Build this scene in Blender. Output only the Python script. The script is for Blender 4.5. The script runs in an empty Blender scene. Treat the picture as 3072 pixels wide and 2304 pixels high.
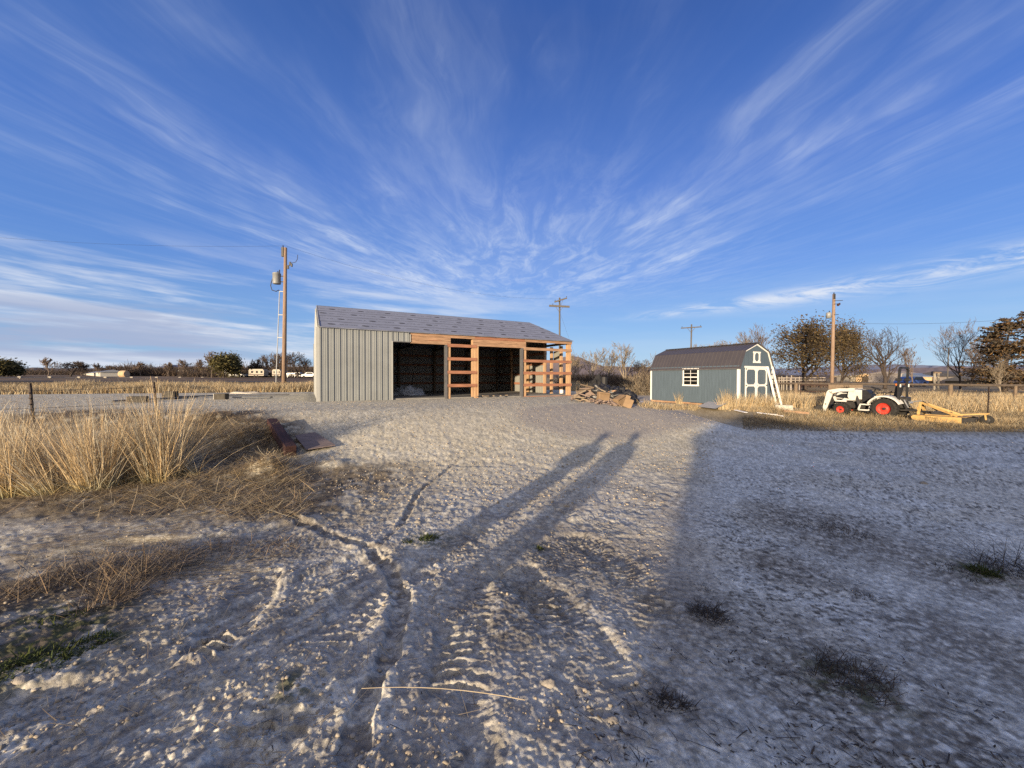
import bpy, math, random
import numpy as np
from mathutils import Matrix, Vector
random.seed(7)
RNG = np.random.default_rng(11)
PI = math.pi
S = bpy.context.scene
COL = S.collection

# ------------------------------------------------------------------ camera model
CAMZ = 1.65
F, PITCH, ROLL = 1160.5, -0.0148, 0.0026          # focal length in source pixels of a 3072 x 2304 frame
FWD = np.array([0, math.cos(PITCH), math.sin(PITCH)])
_r, _u = np.array([1., 0, 0]), np.array([0, -math.sin(PITCH), math.cos(PITCH)])
RIGHT = _r * math.cos(ROLL) + _u * math.sin(ROLL)
UP = _u * math.cos(ROLL) - _r * math.sin(ROLL)
CAM = np.array([0, 0, CAMZ])

def proj(p):
    q = np.asarray(p, float) - CAM
    d = q @ FWD
    return 1536 + F * (q @ RIGHT) / d, 1152 - F * (q @ UP) / d

def ray(px, py):
    return FWD + RIGHT * (px - 1536) / F - UP * (py - 1152) / F

def solve(fn, target, lo, hi, axis=0):
    inc = proj(fn(hi))[axis] > proj(fn(lo))[axis]
    for _ in range(50):
        m = (lo + hi) / 2
        if (proj(fn(m))[axis] < target) == inc: lo = m
        else: hi = m
    return (lo + hi) / 2

# ------------------------------------------------------------------ noise
def _hash(ix, iy, seed):
    h = (ix.astype(np.int64) * 374761393 + iy.astype(np.int64) * 668265263 + seed * 1274126177) & 0xFFFFFFFF
    h = ((h ^ (h >> 13)) * 1274126177) & 0xFFFFFFFF
    return ((h ^ (h >> 16)) & 0xFFFFFF) / float(0xFFFFFF)

def vnoise(x, y, seed=0):
    xi, yi = np.floor(x), np.floor(y)
    fx, fy = x - xi, y - yi
    fx = fx * fx * (3 - 2 * fx); fy = fy * fy * (3 - 2 * fy)
    a, b = _hash(xi, yi, seed), _hash(xi + 1, yi, seed)
    c, d = _hash(xi, yi + 1, seed), _hash(xi + 1, yi + 1, seed)
    return (a + (b - a) * fx) * (1 - fy) + (c + (d - c) * fx) * fy

def fbm(x, y, seed=0, octv=3):
    s, a, t = 0, 1, 0
    for i in range(octv):
        s = s + a * vnoise(x * 2**i, y * 2**i, seed + i * 17); t += a; a *= .5
    return s / t

def worley(x, y, seed=0):
    xi, yi = np.floor(x), np.floor(y)
    best = np.full(x.shape, 9.)
    val = np.zeros(x.shape)
    for dx in (-1, 0, 1):
        for dy in (-1, 0, 1):
            cx, cy = xi + dx, yi + dy
            px = cx + _hash(cx, cy, seed); py = cy + _hash(cx, cy, seed + 5)
            d = (px - x)**2 + (py - y)**2
            m = d < best
            best = np.where(m, d, best); val = np.where(m, _hash(cx, cy, seed + 9), val)
    return np.sqrt(best), val

def sstep(a, b, x):
    t = np.clip((x - a) / (b - a), 0, 1)
    return t * t * (3 - 2 * t)

# ------------------------------------------------------------------ terrain (macro height)
BARN = (-7.5827, 15.1334, 0.78); BT = 0.4857; BL, BW = 12.19, 8.95
SHED = (11.6078, 19.7913, 0.293); ST = -1.0928; SL, SW = 5.785, 2.957
FLR = 0.78
def H(x, y):
    x = np.asarray(x, float); y = np.asarray(y, float)
    r = np.hypot(x, y)
    lf = sstep(8, -8, x)
    fy = np.where(y > 0, np.where(r < 30, r, np.minimum(r, np.maximum(y, 30))), 0)
    left = np.interp(fy, [0, 13, 24, 40, 70, 150, 400, 1500, 6000], [0, 0, .55, .72, 1.02, 2.2, 6, 18, 40])
    rght = np.interp(fy, [0, 18, 27, 36, 60, 100, 150, 400, 1500, 6000], [0, -.12, -.13, .08, .65, 1.05, 1.7, 5, 17, 40])
    base = left * lf + rght * (1 - lf)
    edge = np.interp(x, [-30, -12, -5, 0, 4], [7.2, 7.0, 6.0, 5.6, 7.5])
    top = np.interp(x, [-30, -12, -5, 0, 4], [10.0, 9.8, 11., 13.5, 15.5])
    t = np.clip((y - edge) / (top - edge), 0, 1); t = t * t * (3 - 2 * t)
    back = 1 - sstep(26, 33, y - .35 * (x + 8))
    pad = 0.75 * t * sstep(9.5, 3.8, x) 
    z = np.maximum(base, pad * back - .3*sstep(6., 9.5, x))
    z = z + .052*np.clip(3.9 - np.maximum(y, .3) - .25*np.abs(x), 0, 4)**1.15*sstep(-.5, .5, y)  # near ground tilted off the sun to dim the foreground
    # ground stays level under the barn and the blue shed
    c, s = math.cos(BT), math.sin(BT)
    u = (x - BARN[0]) * c + (y - BARN[1]) * s; v = -(x - BARN[0]) * s + (y - BARN[1]) * c
    d = np.maximum(np.maximum(-u, u - BL), np.maximum(-v, v - BW))
    w = sstep(1.6, .0, d)
    z = z * (1 - w) + (FLR - .035) * w
    c, s = math.cos(ST), math.sin(ST)
    u = (x - SHED[0]) * c + (y - SHED[1]) * s; v = -(x - SHED[0]) * s + (y - SHED[1]) * c
    d = np.maximum(np.maximum(-u - SL, u), np.maximum(-v, v - SW))
    w = sstep(3.0, .2, d)
    z = z * (1 - w) + .15 * w
    return z

def gp(px, py, zoff=0.0):
    """world point where the sight line of a source pixel meets the ground"""
    d = ray(px, py)
    t = np.concatenate([np.linspace(.8, 40, 2400), np.linspace(40, 400, 1500)])
    P = CAM[None] + d[None] * t[:, None]
    below = P[:, 2] < H(P[:, 0], P[:, 1]) + zoff
    k = int(np.argmax(below)) if below.any() else len(t) - 1
    p = P[k]
    return np.array([p[0], p[1], float(H(p[0], p[1])) + zoff])

def at(px, depth, z=None):
    """ground point under image column px at a given distance along the view axis"""
    x = (px - 1536) / F * depth
    return np.array([x, depth, float(H(x, depth)) if z is None else z])

def zat(px, py, depth):
    return CAMZ + ray(px, py)[2] / ray(px, py)[1] * depth

# ------------------------------------------------------------------ materials
MATS = {}
def mat(name, col, rough=.8, var=.25, scale=6., bump=0., bscale=40., metal=0., spec=.3, stretch=(1, 1, 1), col2=None, attr=None, trans=0., back=None):
    m = bpy.data.materials.new(name); m.use_nodes = True
    nt = m.node_tree; N = nt.nodes; L = nt.links
    b = N['Principled BSDF']
    b.inputs['Roughness'].default_value = rough; b.inputs['Metallic'].default_value = metal
    b.inputs['Specular IOR Level'].default_value = spec
    tc = N.new('ShaderNodeTexCoord'); mp = N.new('ShaderNodeMapping'); L.new(tc.outputs['Object'], mp.inputs['Vector'])
    mp.inputs['Scale'].default_value = stretch
    nz = N.new('ShaderNodeTexNoise'); nz.inputs['Scale'].default_value = scale; nz.inputs['Detail'].default_value = 6; nz.inputs['Roughness'].default_value = .65
    L.new(mp.outputs['Vector'], nz.inputs['Vector'])
    rp = N.new('ShaderNodeMapRange'); rp.inputs['From Min'].default_value = .3; rp.inputs['From Max'].default_value = .7
    L.new(nz.outputs['Fac'], rp.inputs['Value'])
    mx = N.new('ShaderNodeMix'); mx.data_type = 'RGBA'
    L.new(rp.outputs['Result'], mx.inputs['Factor'])
    c2 = col2 if col2 else tuple(min(1, c * (1 + var)) for c in col)
    c1 = col if col2 else tuple(c * (1 - var) for c in col)
    mx.inputs['A'].default_value = (*c1, 1); mx.inputs['B'].default_value = (*c2, 1)
    out = mx.outputs['Result']
    if attr:
        at_ = N.new('ShaderNodeAttribute'); at_.attribute_name = attr
        m2 = N.new('ShaderNodeMix'); m2.data_type = 'RGBA'; m2.blend_type = 'MULTIPLY'; m2.inputs['Factor'].default_value = 1
        L.new(out, m2.inputs['A']); L.new(at_.outputs['Color'], m2.inputs['B']); out = m2.outputs['Result']
    if back:
        g = N.new('ShaderNodeNewGeometry'); m3 = N.new('ShaderNodeMix'); m3.data_type = 'RGBA'
        L.new(g.outputs['Backfacing'], m3.inputs['Factor']); L.new(out, m3.inputs['A']); m3.inputs['B'].default_value = (*back, 1)
        out = m3.outputs['Result']
    L.new(out, b.inputs['Base Color'])
    if bump:
        n2 = N.new('ShaderNodeTexNoise'); n2.inputs['Scale'].default_value = bscale; n2.inputs['Detail'].default_value = 4
        L.new(mp.outputs['Vector'], n2.inputs['Vector'])
        bp = N.new('ShaderNodeBump'); bp.inputs['Strength'].default_value = bump; bp.inputs['Distance'].default_value = .02
        L.new(n2.outputs['Fac'], bp.inputs['Height']); L.new(bp.outputs['Normal'], b.inputs['Normal'])
    if trans:
        tr = N.new('ShaderNodeBsdfTranslucent'); L.new(out, tr.inputs['Color'])
        ms = N.new('ShaderNodeMixShader'); ms.inputs['Fac'].default_value = trans
        L.new(b.outputs['BSDF'], ms.inputs[1]); L.new(tr.outputs['BSDF'], ms.inputs[2])
        L.new(ms.outputs['Shader'], N['Material Output'].inputs['Surface'])
    MATS[name] = m
    return m

M = dict(
    steel=mat('sage_steel', (.172, .186, .192), .45, .12, 1.1, .04, 3, spec=.5, back=(.22, .22, .20)),
    trim=mat('steel_trim', (.32, .325, .31), .45, .06, 3, spec=.5),
    jamb=mat('dark_jamb', (.10, .10, .105), .5, .2, 5),
    felt=mat('roof_felt', (.195, .215, .28), .85, .14, 2.2, .25, 9),
    ink=mat('roof_ink', (.022, .022, .03), .9, .3, 4),
    lumber=mat('fresh_lumber', (.30, .185, .115), .75, .45, 5, .1, 40, stretch=(.5, 6, 6)),
    lumber_v=mat('fresh_post', (.40, .255, .145), .75, .35, 5, .1, 40, stretch=(6, 6, .5)),
    lumber_red=mat('red_lumber', (.27, .125, .075), .75, .4, 4, .1, 40, stretch=(.5, 6, 6)),
    oldwood=mat('old_wood', (.16, .12, .085), .9, .35, 8, .3, 50, stretch=(5, 5, .6)),
    polewood=mat('pole_wood', (.235, .165, .12), .9, .4, 6, .3, 50, stretch=(5, 5, .4)),
    polegray=mat('pole_gray', (.10, .092, .085), .9, .3, 6, .2, 50, stretch=(5, 5, .4)),
    slab=mat('concrete', (.20, .195, .185), .9, .25, 2, .1, 30),
    concrete=mat('rough_concrete', (.36, .35, .31), .95, .3, 7, .3, 40),
    shedblue=mat('shed_blue', (.074, .102, .130), .7, .16, 3, .08, 40, stretch=(4, 4, .4)),
    white=mat('white_paint', (.68, .67, .63), .55, .06, 6),
    brownroof=mat('brown_metal', (.054, .049, .053), .42, .1, 2, spec=.5),
    glass=mat('window_glass', (.010, .011, .011), .08, .3, 3, spec=.6),
    black=mat('black_plastic', (.018, .018, .02), .5, .3, 8),
    darkmetal=mat('dark_metal', (.035, .033, .032), .55, .4, 9),
    rubber=mat('tyre_rubber', (.022, .021, .02), .85, .4, 14, .3, 60),
    tractorwhite=mat('tractor_white', (.54, .53, .49), .4, .14, 5, spec=.5),
    rimred=mat('rim_red', (.50, .045, .028), .55, .28, 9),
    orange=mat('lamp_orange', (.7, .16, .02), .4, .1, 5),
    yellow=mat('cutter_yellow', (.42, .275, .105), .6, .28, 6),
    galv=mat('galvanised', (.34, .345, .35), .45, .18, 7, metal=.5),
    ptank=mat('transformer_grey', (.22, .23, .235), .45, .1, 6, spec=.5),
    conduit=mat('conduit_white', (.34, .36, .38), .5, .08, 5),
    wire=mat('wire_dark', (.03, .03, .035), .6, .1, 5),
    rust=mat('red_beam', (.046, .021, .018), .8, .45, 6, .3, 30, stretch=(.6, 4, 4)),
    ply=mat('plywood', (.155, .125, .12), .85, .28, 5, stretch=(1, 5, 1)),
    tarp=mat('black_tarp', (.018, .018, .021), .42, .4, 5, spec=.5),
    plastic=mat('plastic_wrap', (.36, .38, .42), .35, .3, 6, spec=.5),
    card=mat('cardboard', (.22, .15, .09), .85, .15, 4),
    pinkboard=mat('faded_board', (.22, .165, .135), .85, .2, 5),
    scrap=mat('scrap_wood', (.235, .185, .13), .8, .3, 6, stretch=(.6, 5, 5)),
    rock=mat('pale_rock', (.42, .39, .34), .9, .2, 20, .3, 60),
    darkrock=mat('dark_boulder', (.022, .022, .024), .9, .5, 5, .4, 14),
    foam=mat('white_sheet', (.74, .74, .76), .6, .1, 7),
    straw=mat('straw', (.47, .375, .235), .75, .2, 8, attr='Col', trans=.25),
    weed=mat('dead_weed', (.165, .128, .092), .85, .3, 8, attr='Col'),
    moss=mat('green_weeds', (.05, .065, .018), .85, .3, 8, attr='Col', trans=.2),
    twig=mat('dark_twigs', (.052, .043, .037), .9, .3, 8, attr='Col'),
    bark=mat('grey_bark', (.135, .105, .085), .92, .3, 6),
    barkdark=mat('dark_bark', (.056, .044, .037), .92, .3, 6),
    barkpale=mat('pale_bark', (.22, .185, .145), .92, .3, 6),
    twigs=mat('tree_twigs', (.155, .115, .088), .9, .25, 3, attr='Col'),
    twigsdark=mat('tree_twigs_dark', (.07, .052, .041), .9, .25, 3, attr='Col'),
    twigspale=mat('tree_twigs_pale', (.22, .18, .13), .9, .25, 3, attr='Col'),
    leafolive=mat('olive_leaves', (.092, .066, .03), .8, .3, 3, attr='Col', trans=.25),
    leafgreen=mat('dull_leaves', (.10, .088, .034), .8, .3, 3, attr='Col', trans=.25),
    leafbrown=mat('brown_needles', (.125, .088, .052), .8, .3, 3, attr='Col', trans=.2),
    skin=mat('skin', (.45, .27, .19), .6, .05, 5),
    cloth=mat('dark_jacket', (.05, .06, .09), .9, .2, 20),
    cloth2=mat('grey_jacket', (.12, .11, .10), .9, .2, 20),
    jeans=mat('jeans', (.05, .07, .12), .9, .2, 20),
    hair=mat('hair', (.04, .025, .015), .8, .2, 20),
    sidinghouse=mat('house_siding', (.45, .43, .38), .8, .1, 4),
    roofdark=mat('dark_shingles', (.075, .075, .085), .9, .25, 4),
    roofblue=mat('blue_roof', (.15, .19, .27), .6, .15, 2),
    tanwall=mat('tan_wall', (.46, .33, .20), .85, .2, 2, stretch=(1, 1, .3)),
    greywood=mat('grey_planks', (.30, .265, .235), .9, .3, 3, stretch=(.3, .3, 4)),
    blockwood=mat('block_wood', (.065, .058, .048), .9, .35, 8, .3, 50),
    strawpale=mat('pale_straw', (.60, .485, .315), .75, .2, 8, attr='Col', trans=.25),
    steelbar=mat('steel_bar', (.10, .105, .11), .6, .25, 6),
    railwood=mat('rail_wood', (.085, .068, .055), .9, .35, 8, .3, 50),
    poststeel=mat('post_steel', (.045, .033, .028), .8, .4, 20),
    openshade=mat('opening_shade', (.012, .011, .010), .9, .2, 5),  # near-black colour standing for the shade inside open fronts
    carwhite=mat('car_white', (.36, .36, .36), .3, .05, 3, spec=.5),
    carblue=mat('car_blue', (.03, .06, .20), .3, .1, 3, spec=.5),
    cardark=mat('car_dark', (.06, .07, .09), .3, .1, 3, spec=.5),
    cream=mat('trailer_cream', (.30, .27, .22), .5, .08, 3),
    ink2=mat('black_lettering', (.02, .018, .016), .7, .1, 5),
    hill=mat('hill_scrub', (.17, .135, .12), .95, .25, .01, col2=(.23, .185, .15)),
    asphalt=mat('asphalt', (.06, .06, .062), .9, .2, 3),
)

MATS.update(M)
# ------------------------------------------------------------------ mesh helpers
class MB:
    def __init__(self): self.v = []; self.f = []
    def add(self, verts, faces):
        o = len(self.v); self.v += [tuple(float(c) for c in p) for p in verts]; self.f += [tuple(i + o for i in f) for f in faces]; return self
    def box(self, x0, y0, z0, x1, y1, z1, b=0.0):
        if b <= 0:
            V = [(x0,y0,z0),(x1,y0,z0),(x1,y1,z0),(x0,y1,z0),(x0,y0,z1),(x1,y0,z1),(x1,y1,z1),(x0,y1,z1)]
            return self.add(V, [(0,3,2,1),(4,5,6,7),(0,1,5,4),(1,2,6,5),(2,3,7,6),(3,0,4,7)])
        P = [(x0+b,y0),(x1-b,y0),(x1,y0+b),(x1,y1-b),(x1-b,y1),(x0+b,y1),(x0,y1-b),(x0,y0+b)]
        I = [(x0+b,y0+b),(x1-b,y0+b),(x1-b,y0+b),(x1-b,y1-b),(x1-b,y1-b),(x0+b,y1-b),(x0+b,y1-b),(x0+b,y0+b)]
        V = [(p[0],p[1],z0+b) for p in P] + [(p[0],p[1],z1-b) for p in P] + [(p[0],p[1],z0) for p in I] + [(p[0],p[1],z1) for p in I]
        Fc = []
        for i in range(8):
            j = (i+1) % 8
            Fc += [(i,j,8+j,8+i),(8+i,8+j,24+j,24+i),(16+i,16+j,j,i)]
        Fc += [tuple(range(24,32)), tuple(reversed(range(16,24)))]
        return self.add(V, Fc)
    def obox(self, c, size, rot=(0,0,0), b=0.0):
        t = MB().box(-size[0]/2,-size[1]/2,-size[2]/2,size[0]/2,size[1]/2,size[2]/2,b)
        from mathutils import Euler
        R = Euler(rot).to_matrix()
        return self.add([tuple(R @ Vector(p) + Vector(c)) for p in t.v], t.f)
    def bar(self, p0, p1, w, h, upv=(0,0,1)):
        p0, p1 = Vector(p0), Vector(p1); d = (p1-p0).normalized(); u = Vector(upv)
        s = d.cross(u)
        if s.length < 1e-4: s = d.cross(Vector((1,0,0)))
        s.normalize(); u = s.cross(d).normalized()
        V = []
        for p in (p0, p1):
            for a, c in ((-1,-1),(1,-1),(1,1),(-1,1)): V.append(tuple(p + s*a*w/2 + u*c*h/2))
        return self.add(V, [(0,1,2,3)[::-1],(4,5,6,7),(0,1,5,4),(1,2,6,5),(2,3,7,6),(3,0,4,7)])
    def tube(self, pts, rad, n=8, cap=True):
        pts = [Vector(p) for p in pts]; rad = rad if hasattr(rad, '__len__') else [rad]*len(pts)
        V = []; Fc = []; prev = None
        for i, p in enumerate(pts):
            d = (pts[min(i+1,len(pts)-1)] - pts[max(i-1,0)]).normalized()
            a = prev if prev is not None else (Vector((0,0,1)) if abs(d.z) < .9 else Vector((1,0,0)))
            s = (a - d*a.dot(d)).normalized(); prev = s; t = d.cross(s)
            for k in range(n):
                an = 2*PI*k/n
                V.append(tuple(p + (s*math.cos(an) + t*math.sin(an))*rad[i]))
        for i in range(len(pts)-1):
            for k in range(n):
                j = (k+1) % n
                Fc.append((i*n+k, i*n+j, (i+1)*n+j, (i+1)*n+k))
        if cap: Fc += [tuple(reversed(range(n))), tuple(range((len(pts)-1)*n, len(pts)*n))]
        return self.add(V, Fc)
    def lathe(self, prof, n=24, axis='z', c=(0,0,0)):
        V = []; Fc = []
        for r, h in prof:
            for k in range(n):
                a = 2*PI*k/n; x, y = r*math.cos(a), r*math.sin(a)
                p = (x, y, h) if axis == 'z' else (x, h, y) if axis == 'y' else (h, x, y)
                V.append((p[0]+c[0], p[1]+c[1], p[2]+c[2]))
        for i in range(len(prof)-1):
            for k in range(n):
                j = (k+1) % n; q = (i*n+k, i*n+j, (i+1)*n+j, (i+1)*n+k)
                Fc.append(q if axis != 'y' else q[::-1])
        return self.add(V, Fc)
    def prism(self, poly, a, b, plane='xz'):
        """extrude a polygon given in a plane along the third axis from a to b"""
        def P(p, t): return (p[0], t, p[1]) if plane == 'xz' else (t, p[0], p[1]) if plane == 'yz' else (p[0], p[1], t)
        n = len(poly)
        V = [P(p, a) for p in poly] + [P(p, b) for p in poly]
        return self.add(V, [tuple(range(n)), tuple(reversed(range(n, 2*n)))] + [(i, n+i, n+(i+1) % n, (i+1) % n) for i in range(n)])
    def build(self, name, m, parent=None, smooth=False, fix=True):
        me = bpy.data.meshes.new(name); me.from_pydata(self.v, [], self.f); me.materials.append(m)
        if fix:
            import bmesh
            bm = bmesh.new(); bm.from_mesh(me); bmesh.ops.recalc_face_normals(bm, faces=bm.faces); bm.to_mesh(me); bm.free()
        if smooth: me.polygons.foreach_set('use_smooth', [True]*len(me.polygons))
        o = bpy.data.objects.new(name, me); COL.objects.link(o)
        if parent is not None: o.parent = parent
        return o

def npmesh(name, V, Q, m, parent=None, col=None, smooth=False):
    """mesh from numpy arrays of vertices and quads (or triangles)"""
    V = np.ascontiguousarray(V, np.float32); Q = np.ascontiguousarray(Q, np.int32)
    me = bpy.data.meshes.new(name); k = Q.shape[1]
    me.vertices.add(len(V)); me.vertices.foreach_set('co', V.ravel())
    me.loops.add(Q.size); me.loops.foreach_set('vertex_index', Q.ravel())
    me.polygons.add(len(Q)); me.polygons.foreach_set('loop_start', np.arange(0, Q.size, k, dtype=np.int32))
    if smooth: me.polygons.foreach_set('use_smooth', np.ones(len(Q), bool))
    me.update(calc_edges=True)
    if col is not None:
        a = me.color_attributes.new('Col', 'FLOAT_COLOR', 'POINT')
        c4 = np.ones((len(V), 4), np.float32); c4[:, :3] = col
        a.data.foreach_set('color', c4.ravel())
    me.materials.append(m)
    o = bpy.data.objects.new(name, me); COL.objects.link(o)
    if parent is not None: o.parent = parent
    return o

def tag(o, label=None, cat=None, group=None, kind=None):
    if label: o['label'] = label
    if cat: o['category'] = cat
    if group: o['group'] = group
    if kind: o['kind'] = kind
    return o
def thing(name, label, cat, loc=(0,0,0), rz=0., group=None):
    o = bpy.data.objects.new(name, None); COL.objects.link(o); o.empty_display_size = .2
    o.location = [float(c) for c in loc]; o.rotation_euler = (0, 0, rz)
    return tag(o, label, cat, group)
def kids(o): return [c for c in bpy.data.objects if c.parent == o]
def copy_tree(o, loc=None, rz=None, scale=None, label=None, parent=None, group=None):
    c = o.copy(); COL.objects.link(c); c.parent = parent
    for k in kids(o): copy_tree(k, parent=c)
    if loc is not None: c.location = [float(t) for t in loc]
    if rz is not None: c.rotation_euler = (0, 0, rz)
    if scale is not None: c.scale = scale if hasattr(scale, '__len__') else (scale,)*3
    if label: c['label'] = label
    if group: c['group'] = group
    return c

def ribbons(base, d, length, width, bend=.3, K=3, rng=RNG, taper=.15, flat=False):
    """N tapered blades. base Nx3, d Nx3 start direction, bend adds droop in a random sideways direction."""
    N = len(base); d = d / np.linalg.norm(d, axis=1, keepdims=True)
    length = np.broadcast_to(length, N); width = np.broadcast_to(width, N)
    az = rng.uniform(0, 2*PI, N); side = np.stack([np.cos(az), np.sin(az), np.zeros(N)], 1)
    hz = d.copy(); hz[:, 2] = 0; hn = np.linalg.norm(hz, axis=1, keepdims=True); hz = np.where(hn > 1e-3, hz/np.maximum(hn, 1e-3), side)
    bd = hz*.8 + side*.35; bd[:, 2] = 0 if flat else -.35
    V = np.zeros((N, K+1, 2, 3)); p = base.copy()
    bendv = np.broadcast_to(bend, N)
    for k in range(K+1):
        t = k/K
        w = (width*(1-(1-taper)*t))[:, None]*.5
        V[:, k, 0] = p - side*w; V[:, k, 1] = p + side*w
        dd = d + bd*(bendv*(t+.5/K))[:, None]; dd /= np.linalg.norm(dd, axis=1, keepdims=True)
        p = p + dd*(length/K)[:, None]
    idx = np.arange(N)[:, None]*(K+1)*2 + np.arange(K)[None]*2
    Q = np.stack([idx, idx+1, idx+3, idx+2], -1).reshape(-1, 4)
    return V.reshape(-1, 3), Q

def tint(N, per, rng=RNG, lo=.6, hi=1.3, warm=.12):
    b = rng.uniform(lo, hi, N)[:, None]; w = rng.uniform(-warm, warm, N)[:, None]
    c = np.concatenate([b*(1+w), b, b*(1-w*1.5)], 1)
    return np.repeat(c, per, 0)

def segtubes(P0, P1, R0, R1, n=3):
    """tapered prisms along many segments"""
    P0, P1 = np.asarray(P0, float), np.asarray(P1, float); R0, R1 = np.asarray(R0, float), np.asarray(R1, float)
    d = P1-P0; d /= np.maximum(np.linalg.norm(d, axis=1, keepdims=True), 1e-6)
    a = np.where(np.abs(d[:, 2:3]) < .9, [[0, 0, 1.]], [[1., 0, 0]]); s = np.cross(d, a); s /= np.linalg.norm(s, axis=1, keepdims=True); t = np.cross(d, s)
    N = len(P0); V = np.zeros((N, 2, n, 3))
    for k in range(n):
        an = 2*PI*k/n; o = s*math.cos(an) + t*math.sin(an)
        V[:, 0, k] = P0 + o*R0[:, None]; V[:, 1, k] = P1 + o*R1[:, None]
    i = np.arange(N)[:, None]*2*n; k = np.arange(n)[None]; j = (k+1) % n
    Q = np.stack([i+k, i+j, i+n+j, i+n+k], -1).reshape(-1, 4)
    return V.reshape(-1, 3), Q
# ------------------------------------------------------------------ render, camera, light, sky
S.render.engine = 'CYCLES'
S.view_settings.view_transform = 'Standard'; S.view_settings.look = 'None'; S.view_settings.exposure = 0
S.cycles.use_denoising = False; S.cycles.max_bounces = 5; S.cycles.diffuse_bounces = 2; S.cycles.transparent_max_bounces = 4
cam = bpy.data.cameras.new('camera'); cam.sensor_width = 36; cam.lens = 36*F/3072; cam.clip_start = .05; cam.clip_end = 30000
co = bpy.data.objects.new('camera', cam); COL.objects.link(co); S.camera = co
co.matrix_world = Matrix(((RIGHT[0], UP[0], -FWD[0], 0), (RIGHT[1], UP[1], -FWD[1], 0), (RIGHT[2], UP[2], -FWD[2], CAMZ), (0, 0, 0, 1)))

SUN_EL, SUN_AZ = math.radians(7.2), math.radians(27.2)     # shadows run away from the camera, 27 degrees to the right
SHD = np.array([math.sin(SUN_AZ), math.cos(SUN_AZ)])       # ground direction of the shadows
sl = bpy.data.lights.new('sun', 'SUN'); sl.energy = 5.0; sl.angle = math.radians(.7); sl.color = (1.88, 1.49, 1.02)
so = bpy.data.objects.new('sun', sl); COL.objects.link(so)
trav = Vector((SHD[0]*math.cos(SUN_EL), SHD[1]*math.cos(SUN_EL), -math.sin(SUN_EL)))
so.rotation_euler = trav.to_track_quat('-Z', 'Y').to_euler()

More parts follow.
